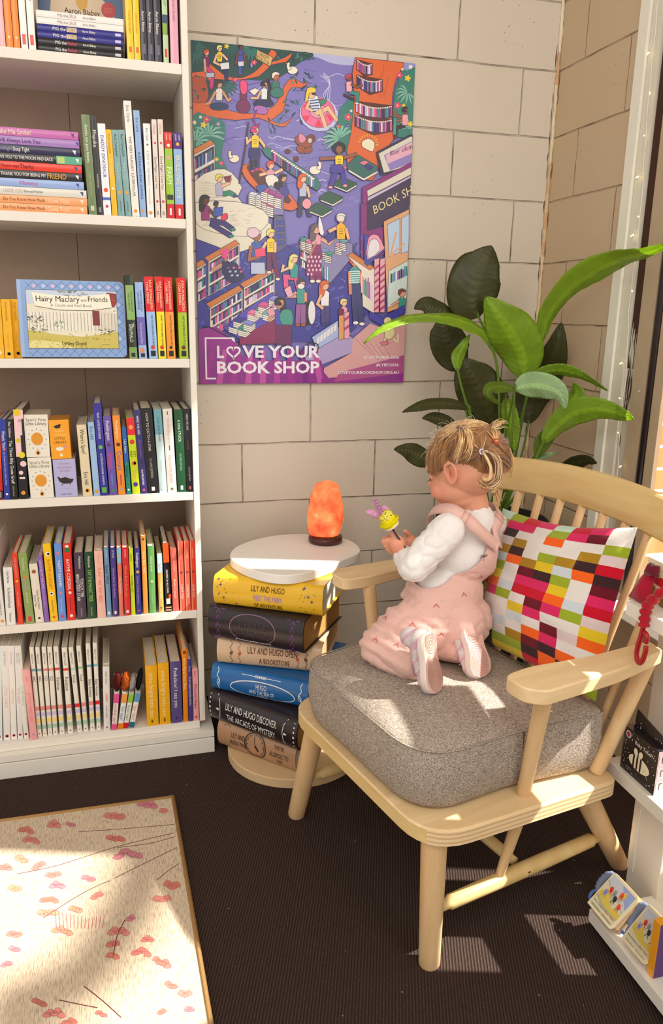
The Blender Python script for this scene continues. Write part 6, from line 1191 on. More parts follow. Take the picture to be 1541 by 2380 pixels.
def big(lab, lx, ly, ang, ln, dep, z0, z1, col, pages, draw, wav=0.0, rot2=0):
    """spine runs from its left end (lx,ly) along ang for ln; pages face the back right"""
    root = thing('giant_book', lab, 'giant book', (lx, ly, z0), (0, 0, R(ang)), 'giant prop books stacked in the side table')
    Hh = z1 - z0; mb = MB(); mb.mat = 'gloss'
    K = 10; sec = []
    for i in range(K + 1): 
        a = math.pi * (i / K - .5); sec.append((-.018 * math.cos(a), Hh / 2 + Hh / 2 * math.sin(a)))
    mbv = []
    for x in (0, ln): mbv += [(x, y, z) for y, z in sec]
    n = K + 1
    mb.add(mbv, [(i, n + i, n + i + 1, i + 1) for i in range(K)], col, True)
    inner = [(y + .004 if True else y, lerp(.004, Hh - .004, i / K)) for i, (y, z) in enumerate(sec)]
    for x, s in ((0, 1), (ln, -1)):
        v2 = [(x, y, z) for y, z in sec] + [(x, y + .004, lerp(z, Hh / 2, .08)) for y, z in sec]
        mb.add(v2, [(i, i + 1, n + i + 1, n + i) if s > 0 else (i, n + i, n + i + 1, i + 1) for i in range(K)], col)
    for z in (0, Hh - .0035): 
        if wav:
            for i in range(8):
                f_ = lambda y: 0
            mb.box(0, ln, 0, dep, z, z + .0035, col)
        else: mb.box(0, ln, 0, dep, z, z + .0035, col, bev=.001)
    mb.frame((ln / 2, -.018, Hh / 2), (1, 0, 0), (0, 0, 1), (0, -1, 0))
    # lettering follows the rounded spine: draw flat first, then wrap
    k0 = len(mb.v); draw(mb, ln, Hh)
    for i in range(k0, len(mb.v)):
        v = mb.v[i]; off = -.018 - v.y; t_ = max(-1, min(1, (v.z - Hh / 2) / (Hh / 2))); a = t_ * math.pi / 2 * .78
        mb.v[i] = Vector((v.x, -(.018 + off + .0004) * math.cos(a) - .0002, Hh / 2 + (Hh / 2 + off) * math.sin(a)))
    mb.build('cover', root)
    pb = MB(); pb.mat = 'paper'; N_ = 9
    for i in range(N_):
        za, zb_ = lerp(.0036, Hh - .0036, i / N_), lerp(.0036, Hh - .0036, (i + .85) / N_); pb.box(.006, ln - .006, -.004, dep - .008, za, zb_, pages)
    pb.box(.0075, ln - .0075, -.004, dep - .0095, .0036, Hh - .0036, 'c09a66' if pages != 'e9e4d8' else '8a8478'); pb.build('pages', root)
def star(m_, x, y, r, c):
    m_.flat([(x + (r if i % 2 == 0 else r * .3) * math.cos(i * math.pi / 4), y + (r if i % 2 == 0 else r * .3) * math.sin(i * math.pi / 4)) for i in range(8)], c, .0004)
def ring_(m_, rx, ry, w, c, cx_=0, cy_=0): m_.line([(cx_ + rx * math.cos(6.2832 * i / 40), cy_ + ry * math.sin(6.2832 * i / 40)) for i in range(41)], w, c, .0003)
def d_yel(m_, l, h):
    m_.text('LILY AND HUGO', .002, h * .20, h * .17, '4a2a14', .0006, squash=.62); m_.text('MEET THE FAIRY', .002, -h * .06, h * .15, 'a88ad8', .0006, squash=.62); m_.text('OF ADVENTURE', .002, -h * .30, h * .15, '4a2a14', .0006, squash=.62)
    r_ = random.Random(2)
    for s in (-1, 1):
        for i in range(20):
            x, y = s * r_.uniform(.28, .46) * l, r_.uniform(-.42, .42) * h
            if i < 4: star(m_, x, y, .005, '4a3a7a')
            else: m_.disc(x, y, r_.uniform(.0006, .0014), r_.choice(['3a2a2a', 'a88ad8', '3a2a2a']), .0004, 8)
def d_blk(m_, l, h):
    for s in (-1, 1):
        for k_ in (-1, 1): x = s * l * .39 + k_ * l * .045; m_.flat([(x - l * .018, -h * .46), (x + l * .018, -h * .46), (x + l * .018, h * .46), (x - l * .018, h * .46)], '9a4ab8', .0003)
        x = s * l * .39
        for i in range(5): y = -h * .36 + i * h * .18; m_.line([(x - l * .02, y - h * .07), (x, y + h * .07), (x + l * .02, y - h * .07)], .0012, '9a4ab8', .0003)
    ring_(m_, l * .24, h * .40, .0016, 'a87a9a', -l * .02)
    m_.text('LILY AND THE', -l * .02, h * .08, h * .15, '5c4a58', .0006, squash=.6); m_.text('LOST PIRATE TREASURE', -l * .02, -h * .13, h * .14, '5c4a58', .0006, squash=.6)
    m_.line([(-l * .2, -h * .34), (l * .16, -h * .34)], .0014, 'e9e2da', .0004)
    for x in (-l * .2, l * .16, -l * .05, l * .01, -l * .02): m_.disc(x, -h * .34, .0022, 'e9e2da', .0005, 8)
def d_bei(m_, l, h):
    m_.text('LILY AND HUGO OPEN', .01, h * .14, h * .20, '6a2a1c', .0006, squash=.6); m_.text('A BOOKSTORE', .015, -h * .18, h * .19, '6a2a1c', .0006, squash=.6)
    for s in (-1, 1):
        for dx, c_ in ((.36, '6a3a2a'), (.28, 'c0543a')):
            x = s * l * dx; m_.line([(x + s * .004, h * .42), (x - s * .003, h * .3), (x + s * .003, h * .16), (x - s * .005, h * .02), (x + s * .003, -h * .12), (x - s * .003, -h * .28), (x + s * .004, -h * .42)], .0014, c_, .0003)
            m_.disc(x, 0, .004, c_, .0003, 8)
def d_blu(m_, l, h):
    ring_(m_, l * .33, h * .30, .0022, 'eef0f2', .01, -h * .12); m_.text('HUGO', .008, h * .02, h * .17, 'f0f0f0', .0006, squash=.6); m_.text('AND THE SEA OF', .008, -h * .17, h * .15, 'f0f0f0', .0006, squash=.6); m_.text('BUBBLES', .008, -h * .34, h * .12, 'c8d4e4', .0006, squash=.6)
    m_.line([(-l * .18, h * .34), (l * .22, h * .34)], .0014, 'eef0f2', .0004)
    for i in range(5): ring_(m_, .004, .003, .0010, 'eef0f2', -l * .03 + i * .006, h * .34)
    for s in (-1, 1): x = s * l * .42; m_.line([(x + s * .004, h * .44), (x, h * .3), (x + s * .004, h * .14), (x - s * .004, 0), (x + s * .003, -h * .16), (x, -h * .34)], .0018, 'eef0f2', .0003); ring_(m_, .004, .006, .0012, 'eef0f2', x, -.006)
def d_bk2(m_, l, h):
    m_.text('LILY AND HUGO DISCOVER', 0, h * .15, h * .19, 'f2f0ec', .0006, squash=.58); m_.text('THE ARCADE OF MYSTERY', .0, -h * .15, h * .19, 'f2f0ec', .0006, squash=.58)
    for s in (-1, 1):
        x = s * l * .36; m_.line([(x + s * .010, h * .46), (x, h * .22), (x - s * .003, 0), (x, -h * .22), (x + s * .010, -h * .46)], .0016, 'f2f0ec', .0003); m_.disc(x + s * .004, 0, .003, 'f2f0ec', .0004, 8); m_.disc(x + s * .009, .0, .0018, 'f2f0ec', .0004, 8)
        x = s * l * .47; 
        for i in range(7): m_.disc(x, -h * .4 + i * h * .13, .0028 - abs(i - 3) * .0004, 'f2f0ec', .0004, 8)
def d_brn(m_, l, h):
    m_.text('LILY AND', -l * .22, h * .1, h * .15, '3a2420', .0006, squash=.6); m_.text('HUGO FIND', -l * .22, -h * .12, h * .15, '3a2420', .0006, squash=.6)
    m_.text("THEY'RE", l * .30, h * .18, h * .12, '3a2420', .0006, squash=.6); m_.text('ALLERGIC TO', l * .30, -h * .04, h * .14, '3a2420', .0006, squash=.6); m_.text('TIME', l * .30, -h * .24, h * .13, '3a2420', .0006, squash=.6)
    ring_(m_, .032, h * .40, .003, '2a2628'); ring_(m_, .027, h * .33, .001, '2a2628')
    for i in range(12): a = i * .5236; m_.line([(.022 * math.cos(a), h * .27 * math.sin(a)), (.027 * math.cos(a), h * .33 * math.sin(a))], .0012, '2a2628', .0004)
    m_.line([(0, 0), (-.004, h * .25)], .0016, '2a2628', .0005); m_.line([(0, 0), (.010, -h * .14)], .005, '2a2628', .0005)
    m_.line([(-l * .42, h * .3), (-l * .38, h * .38), (-l * .33, h * .3)], .0012, '4a3028', .0004)
big('brown giant book with a clock on its spine, lowest of the stack', -.318, -.322, -46, .245, .24, .0275, .106, 'b98e6c', 'e9e4d8', d_brn)
big('black giant book with white lettering, second from the bottom', -.340, -.318, -49, .285, .23, .1075, .190, '2a2224', 'b98a4c', d_bk2)
big('bright blue giant book with a white oval frame in the stack', -.333, -.320, -37, .272, .25, .1915, .262, '1f66a8', 'b98a4c', d_blu)
big('beige giant book with dark red lettering in the middle of stack', -.320, -.320, -26, .272, .26, .2635, .336, 'd6b694', 'c9a070', d_bei)
big('thick black giant book with purple bands near the top', -.338, -.320, -37, .262, .25, .3375, .426, '2a2224', 'b98a4c', d_blk)
big('yellow giant book with purple stars, topmost under the white board', -.325, -.322, -31, .285, .24, .4275, .505, 'eab92c', 'e9e4d8', d_yel)

# ---------------------------------------------------------------- salt lamp
m, nt, b = newmat('salt_crystal', 0.5, 0.4)
t = N(nt, 'ShaderNodeTexCoord'); n1 = N(nt, 'ShaderNodeTexNoise'); n1.inputs['Scale'].default_value = 22; n1.inputs['Detail'].default_value = 6; n1.inputs['Distortion'].default_value = .6; L(nt, t.outputs['Object'], n1.inputs['Vector'])
cr = N(nt, 'ShaderNodeValToRGB'); e = cr.color_ramp.elements; e[0].position = .30; e[0].color = (*hx('d83a1c'), 1); e[1].position = .62; e[1].color = (*hx('ff8a52'), 1); q = e.new(.75); q.color = (*hx('ffc496'), 1); L(nt, n1.outputs['Fac'], cr.inputs[0])
L(nt, cr.outputs[0], b.inputs['Base Color']); L(nt, cr.outputs[0], b.inputs['Emission Color']); b.inputs['Emission Strength'].default_value = 0.62; b.inputs['Subsurface Weight'].default_value = .3; b.inputs['Subsurface Radius'].default_value = (.03, .01, .005)
lp = at(759, 1262, 2, TZ); sc = (near(760, 1121, lp.x, lp.y).z - TZ)
lamp = thing('salt_lamp', 'glowing orange salt crystal lamp with dark wood base on the white tabletop', 'lamp', (lp.x, lp.y + .012, TZ))
hb = .019; rb = .047
mb = MB(); mb.mat = 'plastic'; mb.lathe([(rb * .93, .0004), (rb, .004), (rb, hb - .005), (rb * .95, hb), (rb * .7, hb)], '4a2420', 32); mb.build('lamp_base', lamp)
bm = bmesh.new(); bmesh.ops.create_icosphere(bm, subdivisions=4, radius=1); hc_ = (sc * 1.02 - hb)
for v in bm.verts:
    zz = (v.co.z + 1) / 2
    r_ = lerp(.044, .052, min(1, zz / .3)) if zz < .3 else lerp(.052, .027, ((zz - .3) / .7) ** 2.0)
    d2 = Vector((v.co.x, v.co.y)); l2 = d2.length; d2 = d2 / l2 if l2 > 1e-6 else Vector((0, 0)); rr_ = r_ * (min(1, l2 * 2.2))
    f_ = 1 + .10 * noise.noise(Vector((d2.x, d2.y, zz * 2)) * 1.6) + .035 * noise.noise(Vector((d2.x, d2.y, zz * 3)) * 5)
    a = math.atan2(d2.y, d2.x); fac = 1 - .05 * abs(math.sin(a * 2.5 + zz * 2))
    v.co = Vector((d2.x * rr_ * f_ * fac + (zz - .5) * .004, d2.y * rr_ * f_ * fac, hb - .002 + zz * hc_ + .003 * noise.noise(v.co * 3)))
mb = MB(); mb.mat = 'salt_crystal'; mb.bm(bm, 'ffffff', True); mb.build('salt_crystal', lamp)
l = bpy.data.lights.new('lamp_glow', 'POINT'); l.energy = 0.5; l.color = (1, .45, .2); l.shadow_soft_size = .05; lo = bpy.data.objects.new('lamp_glow', l); COL.objects.link(lo); lo.location = (lp.x, lp.y + .012, TZ + sc * .55); 
# ---------------------------------------------------------------- toddler kneeling on the cushion
def S(u, v, y): return at(u, v, 1, y)
def Zp(u, v, z): return at(u, v, 2, z)
class Blob:
    def __init__(s): s.bm = bmesh.new()
    def e(s, c, r, rot=None, sub=3):
        t = bmesh.new(); bmesh.ops.create_icosphere(t, subdivisions=sub, radius=1)
        M = Matrix.Translation(c) @ ((rot or Matrix.Identity(3)).to_4x4()) @ Matrix.Diagonal((r[0], r[1], r[2], 1)); bmesh.ops.transform(t, matrix=M, verts=t.verts)
        s.put(t)
    def put(s, t):
        vm = {v: s.bm.verts.new(v.co) for v in t.verts}
        for f in t.faces: s.bm.faces.new([vm[v] for v in f.verts])
        t.free()
    def c(s, pts, rr, n=16):
        """chain of tapered segments with round joints"""
        pts = [Vector(p) for p in pts]; m_ = MB(); P_ = []; Q = []
        for i in range(len(pts) - 1):
            k = 5
            for j in range(k): P_.append(pts[i].lerp(pts[i + 1], j / k)); Q.append(lerp(rr[i], rr[i + 1], j / k))
        P_.append(pts[-1]); Q.append(rr[-1]); m_.tube(P_, Q, 'ffffff', n)
        t = bmesh.new(); vs = [t.verts.new(v) for v in m_.v]
        for f in m_.f: t.faces.new([vs[i] for i in f])
        s.put(t)
        for p, r in zip(pts, rr): s.e(p, (r, r, r), sub=2)
    def mesh(s, voxel, smooth):
        me = bpy.data.meshes.new('tmp'); bmesh.ops.recalc_face_normals(s.bm, faces=s.bm.faces); s.bm.to_mesh(me); s.bm.free()
        o = bpy.data.objects.new('tmp', me); COL.objects.link(o)
        m_ = o.modifiers.new('r', 'REMESH'); m_.mode = 'VOXEL'; m_.voxel_size = voxel
        if smooth: m2 = o.modifiers.new('s', 'SMOOTH'); m2.factor = .5; m2.iterations = smooth
        bpy.context.view_layer.update(); dg = bpy.context.evaluated_depsgraph_get(); ev = o.evaluated_get(dg); m3 = ev.to_mesh()
        vs = [v.co.copy() for v in m3.vertices]; ns = [v.normal.copy() for v in m3.vertices]; fs = [tuple(p.vertices) for p in m3.polygons]; ev.to_mesh_clear()
        bpy.data.objects.remove(o); bpy.data.meshes.remove(me); return vs, ns, fs
BRt = Vector((.93, .36, 0)).normalized(); BF = Vector((-.36, .93, 0)).normalized()
BR3 = Matrix((BRt, BF, Vector((0, 0, 1)))).transposed()
HCt = S(1079, 1086, -.765)
HF = Vector((-.758, .651, 0)).normalized(); HL = Vector((-HF.y, HF.x, 0)) * 1.0
HL = Vector((0, 0, 1)).cross(HF).normalized()
HP = Matrix.Rotation(R(14), 3, HL)      # nod forward
HX, HY, HZ = HP @ HF, HL, HP @ Vector((0, 0, 1))
HM = Matrix((HX, HY, HZ)).transposed()
def hp(x, y, z): return HCt + HX * x + HY * y + HZ * z
child = thing('person', 'toddler kneeling on the grey cushion in white shirt and pink overalls holding a wand', 'person', (0, 0, 0))
shL, elL, wrL = S(1040, 1232, -.832), S(962, 1316, -.838), S(934, 1287, -.785)
shR, elR, wrR = S(1146, 1224, -.695), S(1040, 1300, -.640), S(972, 1281, -.700)
kneL, ankL, hipL = Zp(884, 1500, .497), Zp(972, 1540, .490), S(1004, 1440, -.815)
kneR, ankR, hipR = Zp(985, 1478, .497), Zp(1085, 1500, .500), S(1078, 1440, -.770)
waist, chest, hips, uppr = S(1036, 1378, -.785), S(1084, 1285, -.775), S(1050, 1440, -.795), S(1094, 1222, -.765)
B = Blob()
B.e(HCt + HZ * .012 - HX * .010, (.078, .066, .074), HM, 4)           # skull
B.e(hp(.022, 0, -.030), (.054, .052, .050), HM, 4)                    # face
B.e(hp(.046, .026, -.036), (.024, .023, .022), HM); B.e(hp(.046, -.026, -.036), (.024, .023, .022), HM)   # cheeks
B.e(hp(.050, 0, -.066), (.019, .018, .014), HM)                      # chin
B.e(hp(.020, 0, -.062), (.042, .040, .022), HM)                      # jaw
B.e(hp(.058, 0, .014), (.018, .040, .022), HM)                       # forehead
B.e(hp(.0745, 0, -.022), (.0095, .0085, .008), HM, 2); B.e(hp(.070, 0, -.012), (.008, .006, .012), HM, 2)  # nose
B.e(hp(.0685, 0, -.044), (.006, .013, .0035), HM, 2); B.e(hp(.067, 0, -.049), (.006, .011, .0035), HM, 2)  # lips
B.c([S(1100, 1205, -.765), S(1092, 1140, -.770)], [.036, .033])
B.e(uppr, (.070, .042, .028), BR3); B.e(chest, (.068, .054, .064), BR3); B.e(waist, (.070, .060, .058), BR3); B.e(hips, (.078, .066, .060), BR3)
B.c([shL, elL, wrL], [.029, .025, .0185]); B.c([shR, elR, wrR], [.029, .024, .0185])
B.c([hipL, kneL, ankL], [.050, .034, .022]); B.c([hipR, kneR, ankR], [.050, .034, .022])
# ears: rim, lobe, hollow left between
for s in (1, -1):
    def ep(a, b_, o_=0): return hp(.010 + a * .98, s * (.0635 + o_ * .9), .000 + b_ * .98)
    rim = [ep(.006, -.012, 0), ep(.010, .004, .001), ep(.008, .017, .003), ep(-.002, .023, .006), ep(-.012, .018, .009), ep(-.015, .004, .010), ep(-.012, -.010, .008), ep(-.004, -.020, .004), ep(.004, -.018, .001)]
    B.c(rim, [.0036] * 9, 8); B.c([ep(-.006, .012, .002), ep(-.006, 0, .003), ep(-.002, -.010, .002)], [.005, .005, .005], 8)
    B.e(ep(-.003, .001, -.006), (.010, .004, .018), HM, 2); B.e(ep(.001, -.018, .002), (.005, .0035, .006), HM, 2)
# hands: each has a palm, four bent fingers and a thumb closing round the wand
wandA, wandB = S(906, 1220, -.800), S(956, 1296, -.806)
wdir = (wandB - wandA).normalized()
def hand(wr, pal, side, grip):
    """side: unit vector from the palm towards the stick; fingers wrap over it"""
    B.c([wr, pal], [.0165, .0175]); 
    out = []
    across = wdir; n_ = side
    back = (n_.cross(across)).normalized()
    B.e(pal, (.0175, .0135, .0175), Matrix((across, n_, back)).transposed())
    for i, (ln, off) in enumerate(((.90, -.0145), (1.0, -.005), (.96, .0045), (.78, .0130))):
        k0 = pal + across * off + back * grip * .010 + n_ * .004
        k1 = k0 + back * grip * .011 * ln + n_ * .006; k2 = k1 + n_ * .012 * ln - back * grip * .003; k3 = k2 - back * grip * .011 * ln + n_ * .001
        B.c([k0, k1, k2, k3], [.0060, .0056, .0052, .0046], 10)
    t0 = pal - across * .011 - back * grip * .006; t1 = t0 - across * .012 + n_ * .006; t2 = t1 - across * .010 + n_ * .008 + back * grip * .002
    B.c([t0, t1, t2], [.0072, .0064, .0052], 10)
viewd = ray(925, 1266).normalized()
up_ = Vector((0, 0, 1))
palL = S(922, 1263, -.792); palR = S(953, 1262, -.745)
sideL_ = (viewd - wdir * viewd.dot(wdir)).normalized()
hand(wrL, palL, sideL_, 1.0); hand(wrR, palR, -sideL_, -1.0)
vs, ns, fs = B.mesh(.0022, 6)
skin_c, cheek_c, lip_c, red_c = hx('e0a184'), hx('dc8070'), hx('c8605a'), hx('d98468')
def mixc(a, b_, t): return tuple(lerp(x, y, t) for x, y in zip(a, b_))
cols = []
for f in fs:
    p = vs[f[0]]; q = p - HCt; x, y, z = q.dot(HX), q.dot(HY), q.dot(HZ); c = skin_c
    d = min((Vector((x, y, z)) - Vector((.055, .034, -.034))).length, (Vector((x, y, z)) - Vector((.055, -.034, -.034))).length); c = mixc(c, cheek_c, max(0, 1 - d / .034) * .75)
    if (Vector((x, y, z)) - Vector((.074, 0, -.0465))).length < .0125 and abs(z + .0465) < .006: c = mixc(c, lip_c, .8)
    for s in (1, -1):
        ex_, ez_ = (x - .010) / .98, z / .98
        if y * s > .055: c = mixc(c, hx('a8482e'), .8 * max(0, 1 - (((ex_ + .003) / .0065) ** 2 + ((ez_ - .002) / .013) ** 2)))
    de = min((p - palL).length, (p - palR).length); c = mixc(c, red_c, max(0, 1 - de / .05) * .5)
    ea = min((Vector((x, y * s, z)) - Vector((.008, .070, .0))).length for s in (1, -1)); c = mixc(c, hx('d87a66'), max(0, 1 - ea / .024) * .6)
    cols.append(c)
mb = MB(); mb.mat = 'skin'; mb.add(vs, fs, cols, True); mb.build('body', child)
# eyes: closed lids looking down, dark lashes, brows
for s in (1, -1):
    mb = MB(); mb.mat = 'skin'; mb.ellipsoid(hp(.0590, s * .025, -.006), (.0085, .0105, .0085), 'dd9c80', HM, sub=3)
    mb.mat = 'matte'; mb.tube([hp(.0640, s * (.025 - .010), -.0095), hp(.0675, s * (.025 - .004), -.0115), hp(.0665, s * (.025 + .005), -.0118), hp(.0615, s * (.025 + .0115), -.0095)], [.0005, .0011, .0011, .0005], '3a241c', 6)
    for i in range(7): a = hp(.0672 - abs(i - 3) * .0008, s * (.018 + i * .0028), -.0118); mb.tube([a, a + HX * .005 - HZ * .003 + HY * s * .001 * i], [.0004, .00015], '3a241c', 4)
    mb.tube([hp(.0700, s * .014, .008), hp(.0690, s * .025, .0115), hp(.0610, s * .036, .009)], [.0009, .0014, .0006], 'a8744e', 6)
    mb.build('eye', child)
# ---- white long sleeved shirt
B = Blob()
B.e(uppr + Vector((0, 0, -.002)), (.074, .047, .030), BR3); B.e(chest, (.072, .058, .068), BR3); B.e(waist, (.073, .063, .060), BR3)
B.c([S(1099, 1206, -.765), S(1096, 1186, -.767)], [.045, .038])
B.c([shL, elL + Vector((0, 0, -.001)), wrL.lerp(elL, .10)], [.036, .0335, .0235]); B.c([shR, elR, wrR.lerp(elR, .1)], [.036, .032, .0235])
vs, ns, fs = B.mesh(.0036, 10)
def fold(p, s, amp, st=(1, 1, 1)):
    q = Vector((p.x * st[0], p.y * st[1], p.z * st[2])) * s; n_ = noise.noise(q); m2 = noise.noise(q * 1.7 + Vector((5, 2, 1)))
    return amp * (.5 * n_ - 1.3 * max(0, .22 - abs(m2)) / .22 * .6)
def smooth_edge(vs, keep, it=14):
    e = {}
    for f in keep:
        for i in range(len(f)):
            a, b_ = f[i], f[(i + 1) % len(f)]; k = (min(a, b_), max(a, b_)); e[k] = e.get(k, 0) + 1
    nb = {}
    for (a, b_), c in e.items():
        if c == 1: nb.setdefault(a, []).append(b_); nb.setdefault(b_, []).append(a)
    allnb = {}
    for (a, b_) in e: allnb.setdefault(a, []).append(b_); allnb.setdefault(b_, []).append(a)
    ring = set()
    for a in nb: ring.update(allnb[a])
    ring -= set(nb)
    for _ in range(it):
        new = {a: vs[a] * .4 + sum((vs[b_] for b_ in l), Vector()) / len(l) * .6 for a, l in nb.items()}
        new2 = {a: vs[a] * .5 + sum((vs[b_] for b_ in allnb[a]), Vector()) / len(allnb[a]) * .5 for a in ring}
        for a, p in new.items(): vs[a] = p
        for a, p in new2.items(): vs[a] = p
    return vs
vs = [v + n * fold(v, 17, .0034 if min((v - elL).length, (v - shL.lerp(elL, .5)).length, (v - elR).length) < .05 else .0012, (1, 1, 1.6)) for v, n in zip(vs, ns)]
keep = []
for f in fs:
    p = vs[f[0]]
    if (p - S(1093, 1150, -.768)).length < .030: continue                                 # neck opening
    if (p - wrL).dot((wrL - elL).normalized()) > -.001 and (p - wrL).length < .035: continue
    if (p - wrR).dot((wrR - elR).normalized()) > -.001 and (p - wrR).length < .035: continue
    keep.append(f)
vs = smooth_edge(vs, keep); mb = MB(); mb.mat = 'cloth'; mb.add(vs, keep, 'e9e4e2', True); sh = mb.build('shirt', child)
sm = sh.modifiers.new('thickness', 'SOLIDIFY'); sm.thickness = .0012; sm.offset = -1
# ---- pink overalls
B = Blob()
B.e(chest + Vector((0, 0, .004)), (.0795, .0660, .071), BR3); B.e(waist + BF * .004, (.087, .076, .062), BR3); B.e(hips + Vector((0, 0, -.002)), (.090, .080, .066), BR3)
B.e(S(1078, 1452, -.845), (.050, .045, .048), BR3); B.e(S(1000, 1420, -.74), (.055, .05, .05), BR3); B.e(S(965, 1385, -.755), (.030, .030, .026), BR3)
B.c([hipL, hipL.lerp(kneL, .5) + Vector((0, 0, .006)), kneL, ankL + (kneL - ankL) * .12], [.062, .056, .0425, .040]); B.c([hipR, kneR, ankR + (kneR - ankR) * .15], [.060, .043, .040])
vs, ns, fs = B.mesh(.0032, 12)
def wr_(p):
    d = fold(p, 10, .0036 if p.z < waist.z else .0016, (1.0, 1.0, 1.5)) + fold(p, 30, .0012, (1, 1, 1.5))
    q = p - kneL; d += .0030 * math.sin((q.x * 1.2 + q.z * 1.5 + q.y * .4) * 150) * math.exp(-(q.length / .09) ** 2)
    w_q = p - S(945, 1405, -.79); d += .0035 * math.sin((w_q.z + w_q.x * .4) * 210) * math.exp(-(w_q.length / .05) ** 2)
    return d
vs = [v + n * wr_(v) for v, n in zip(vs, ns)]
zbib, ztop, zw = S(1084, 1262, -.8).z, S(1130, 1258, -.8).z, waist.z + .010
keep = []
for f in fs:
    p = (vs[f[0]] + vs[f[2]]) * .5; c = waist.lerp(chest, (p.z - waist.z) / (chest.z - waist.z)); q = p - c; lat, dep = q.dot(BRt), q.dot(BF)
    if p.z > zw + .0:
        t_ = (p.z - zw) / (ztop - zw)
        if t_ > 1.0 or t_ < 0: 
            if t_ > 1.0: continue
        t_ = max(0, (t_ - .10) / .90); half = .022 + .085 * (1 - min(1, t_)) ** 2.6
        if dep < 0 and abs(lat) > half: continue
        if dep >= 0 and abs(lat) > .045 + .06 * max(0, 1 - t_ * 2.5): continue
    keep.append(f)
vs = smooth_edge(vs, keep); mb = MB(); mb.mat = 'cloth'; mb.add(vs, keep, 'dfb5aa', True); ov = mb.build('overalls', child)
sm = ov.modifiers.new('thickness', 'SOLIDIFY'); sm.thickness = .0016; sm.offset = 0
# straps from the point of the back panel over the shoulders, with sliders
def back_surface(u_lat, z, k=.0655):
    c = waist.lerp(chest, (z - waist.z) / (chest.z - waist.z)); a = u_lat / .078; return c + BRt * u_lat - BF * k * math.sqrt(max(0, 1 - a * a))
apex = back_surface(.0, ztop - .004, .064)
for nm, s in (('strap', -1), ('strap', 1)):
    if s < 0: pts = [apex, S(1112, 1232, -.845), S(1086, 1208, -.838), S(1052, 1187, -.825), S(1020, 1185, -.790), S(1000, 1200, -.745), S(1008, 1250, -.722)]
    else: pts = [apex + BRt * .004, S(1150, 1228, -.795), S(1160, 1200, -.770), S(1150, 1180, -.735), S(1130, 1185, -.705), S(1100, 1220, -.690)]
    pp = spline(pts, 5); mb = MB(); mb.mat = 'cloth'
    vs2 = []; w_s = .0125
    for i, p in enumerate(pp):
        t_ = (pp[min(i + 1, len(pp) - 1)] - pp[max(i - 1, 0)]).normalized(); ctr = uppr + Vector((0, 0, -.045)); nrm = (p - ctr); nrm = (nrm - t_ * nrm.dot(t_)).normalized(); sd = t_.cross(nrm)
        ww = w_s * (1.0 if i > 4 else .8 + i * .05)
        vs2 += [p + sd * ww + nrm * .0015, p - sd * ww + nrm * .0015, p - sd * ww + nrm * .0038, p + sd * ww + nrm * .0038]
    k_n = len(pp); f2 = [(i * 4 + j, i * 4 + (j + 1) % 4, i * 4 + 4 + (j + 1) % 4, i * 4 + 4 + j) for i in range(k_n - 1) for j in range(4)] + [(0, 1, 2, 3), tuple((k_n - 1) * 4 + j for j in (3, 2, 1, 0))]
    mb.add(vs2, f2, 'dfb5aa', True); st_ = mb.build(nm, ov)
    i = 11 if s < 0 else 9
    p = pp[i]; t_ = (pp[i + 1] - pp[i - 1]).normalized(); ctr = uppr + Vector((0, 0, -.045)); nrm = (p - ctr); nrm = (nrm - t_ * nrm.dot(t_)).normalized(); sd = t_.cross(nrm)
    mb = MB(); mb.mat = 'plastic'; q0 = p + nrm * .0052
    mb.tube([q0 + sd * .014 + t_ * .006, q0 - sd * .014 + t_ * .006, q0 - sd * .014 - t_ * .006, q0 + sd * .014 - t_ * .006], .0010, 'd9a898', 6, closed=True); mb.build('strap_slider', ov)
# cuffs, embroidered sprigs and the small lettering on the back panel
def on_ov(u, v):
    d = ray(u, v).normalized(); best = None
    for f in keep:
        p = vs[f[0]]; q = p - CAM; t_ = q.dot(d)
        if (q - d * t_).length < .006 and (best is None or t_ < best[0]): best = (t_, p, ns[f[0]])
    return best
emb = MB(); emb.mat = 'ink'
for (u, v) in ((892, 1435), (922, 1494), (1015, 1402), (1084, 1384), (1030, 1478), (1120, 1345), (985, 1350), (870, 1490), (955, 1455)):
    h_ = on_ov(u, v)
    if not h_: continue
    t_, p, n_ = h_; ex = Vector((0, 0, 1)).cross(n_).normalized(); ey = n_.cross(ex); emb.frame(p + n_ * .0016, ex, ey, n_)
    emb.line([(-.005, -.002), (-.001, .001), (0, .004)], .0009, 'b8605a', .0004); emb.line([(.005, -.003), (.001, .001), (0, .004)], .0009, 'b8605a', .0004); emb.line([(0, .004), (.001, .007)], .0009, 'b8605a', .0004)
    for (a, b_) in ((-.005, -.002), (.005, -.003), (-.002, .002), (.003, .001)): emb.disc(a, b_, .0014, 'c46a62', .0005, 8)
h_ = on_ov(1130, 1297)
if h_:
    t_, p, n_ = h_; ex = Vector((0, 0, 1)).cross(n_).normalized(); ey = n_.cross(ex); emb.frame(p + n_ * .0018, ex, ey, n_)
    emb.text('OBSY', 0, .002, .0052, '2a2426', .0006, bold=.02); emb.text('Y', -.001, -.006, .005, '2a2426', .0006); emb.text('-', -.002, -.012, .004, '2a2426', .0006); emb.text("'", -.003, -.018, .005, '2a2426', .0006)
emb.build('embroidery', ov)
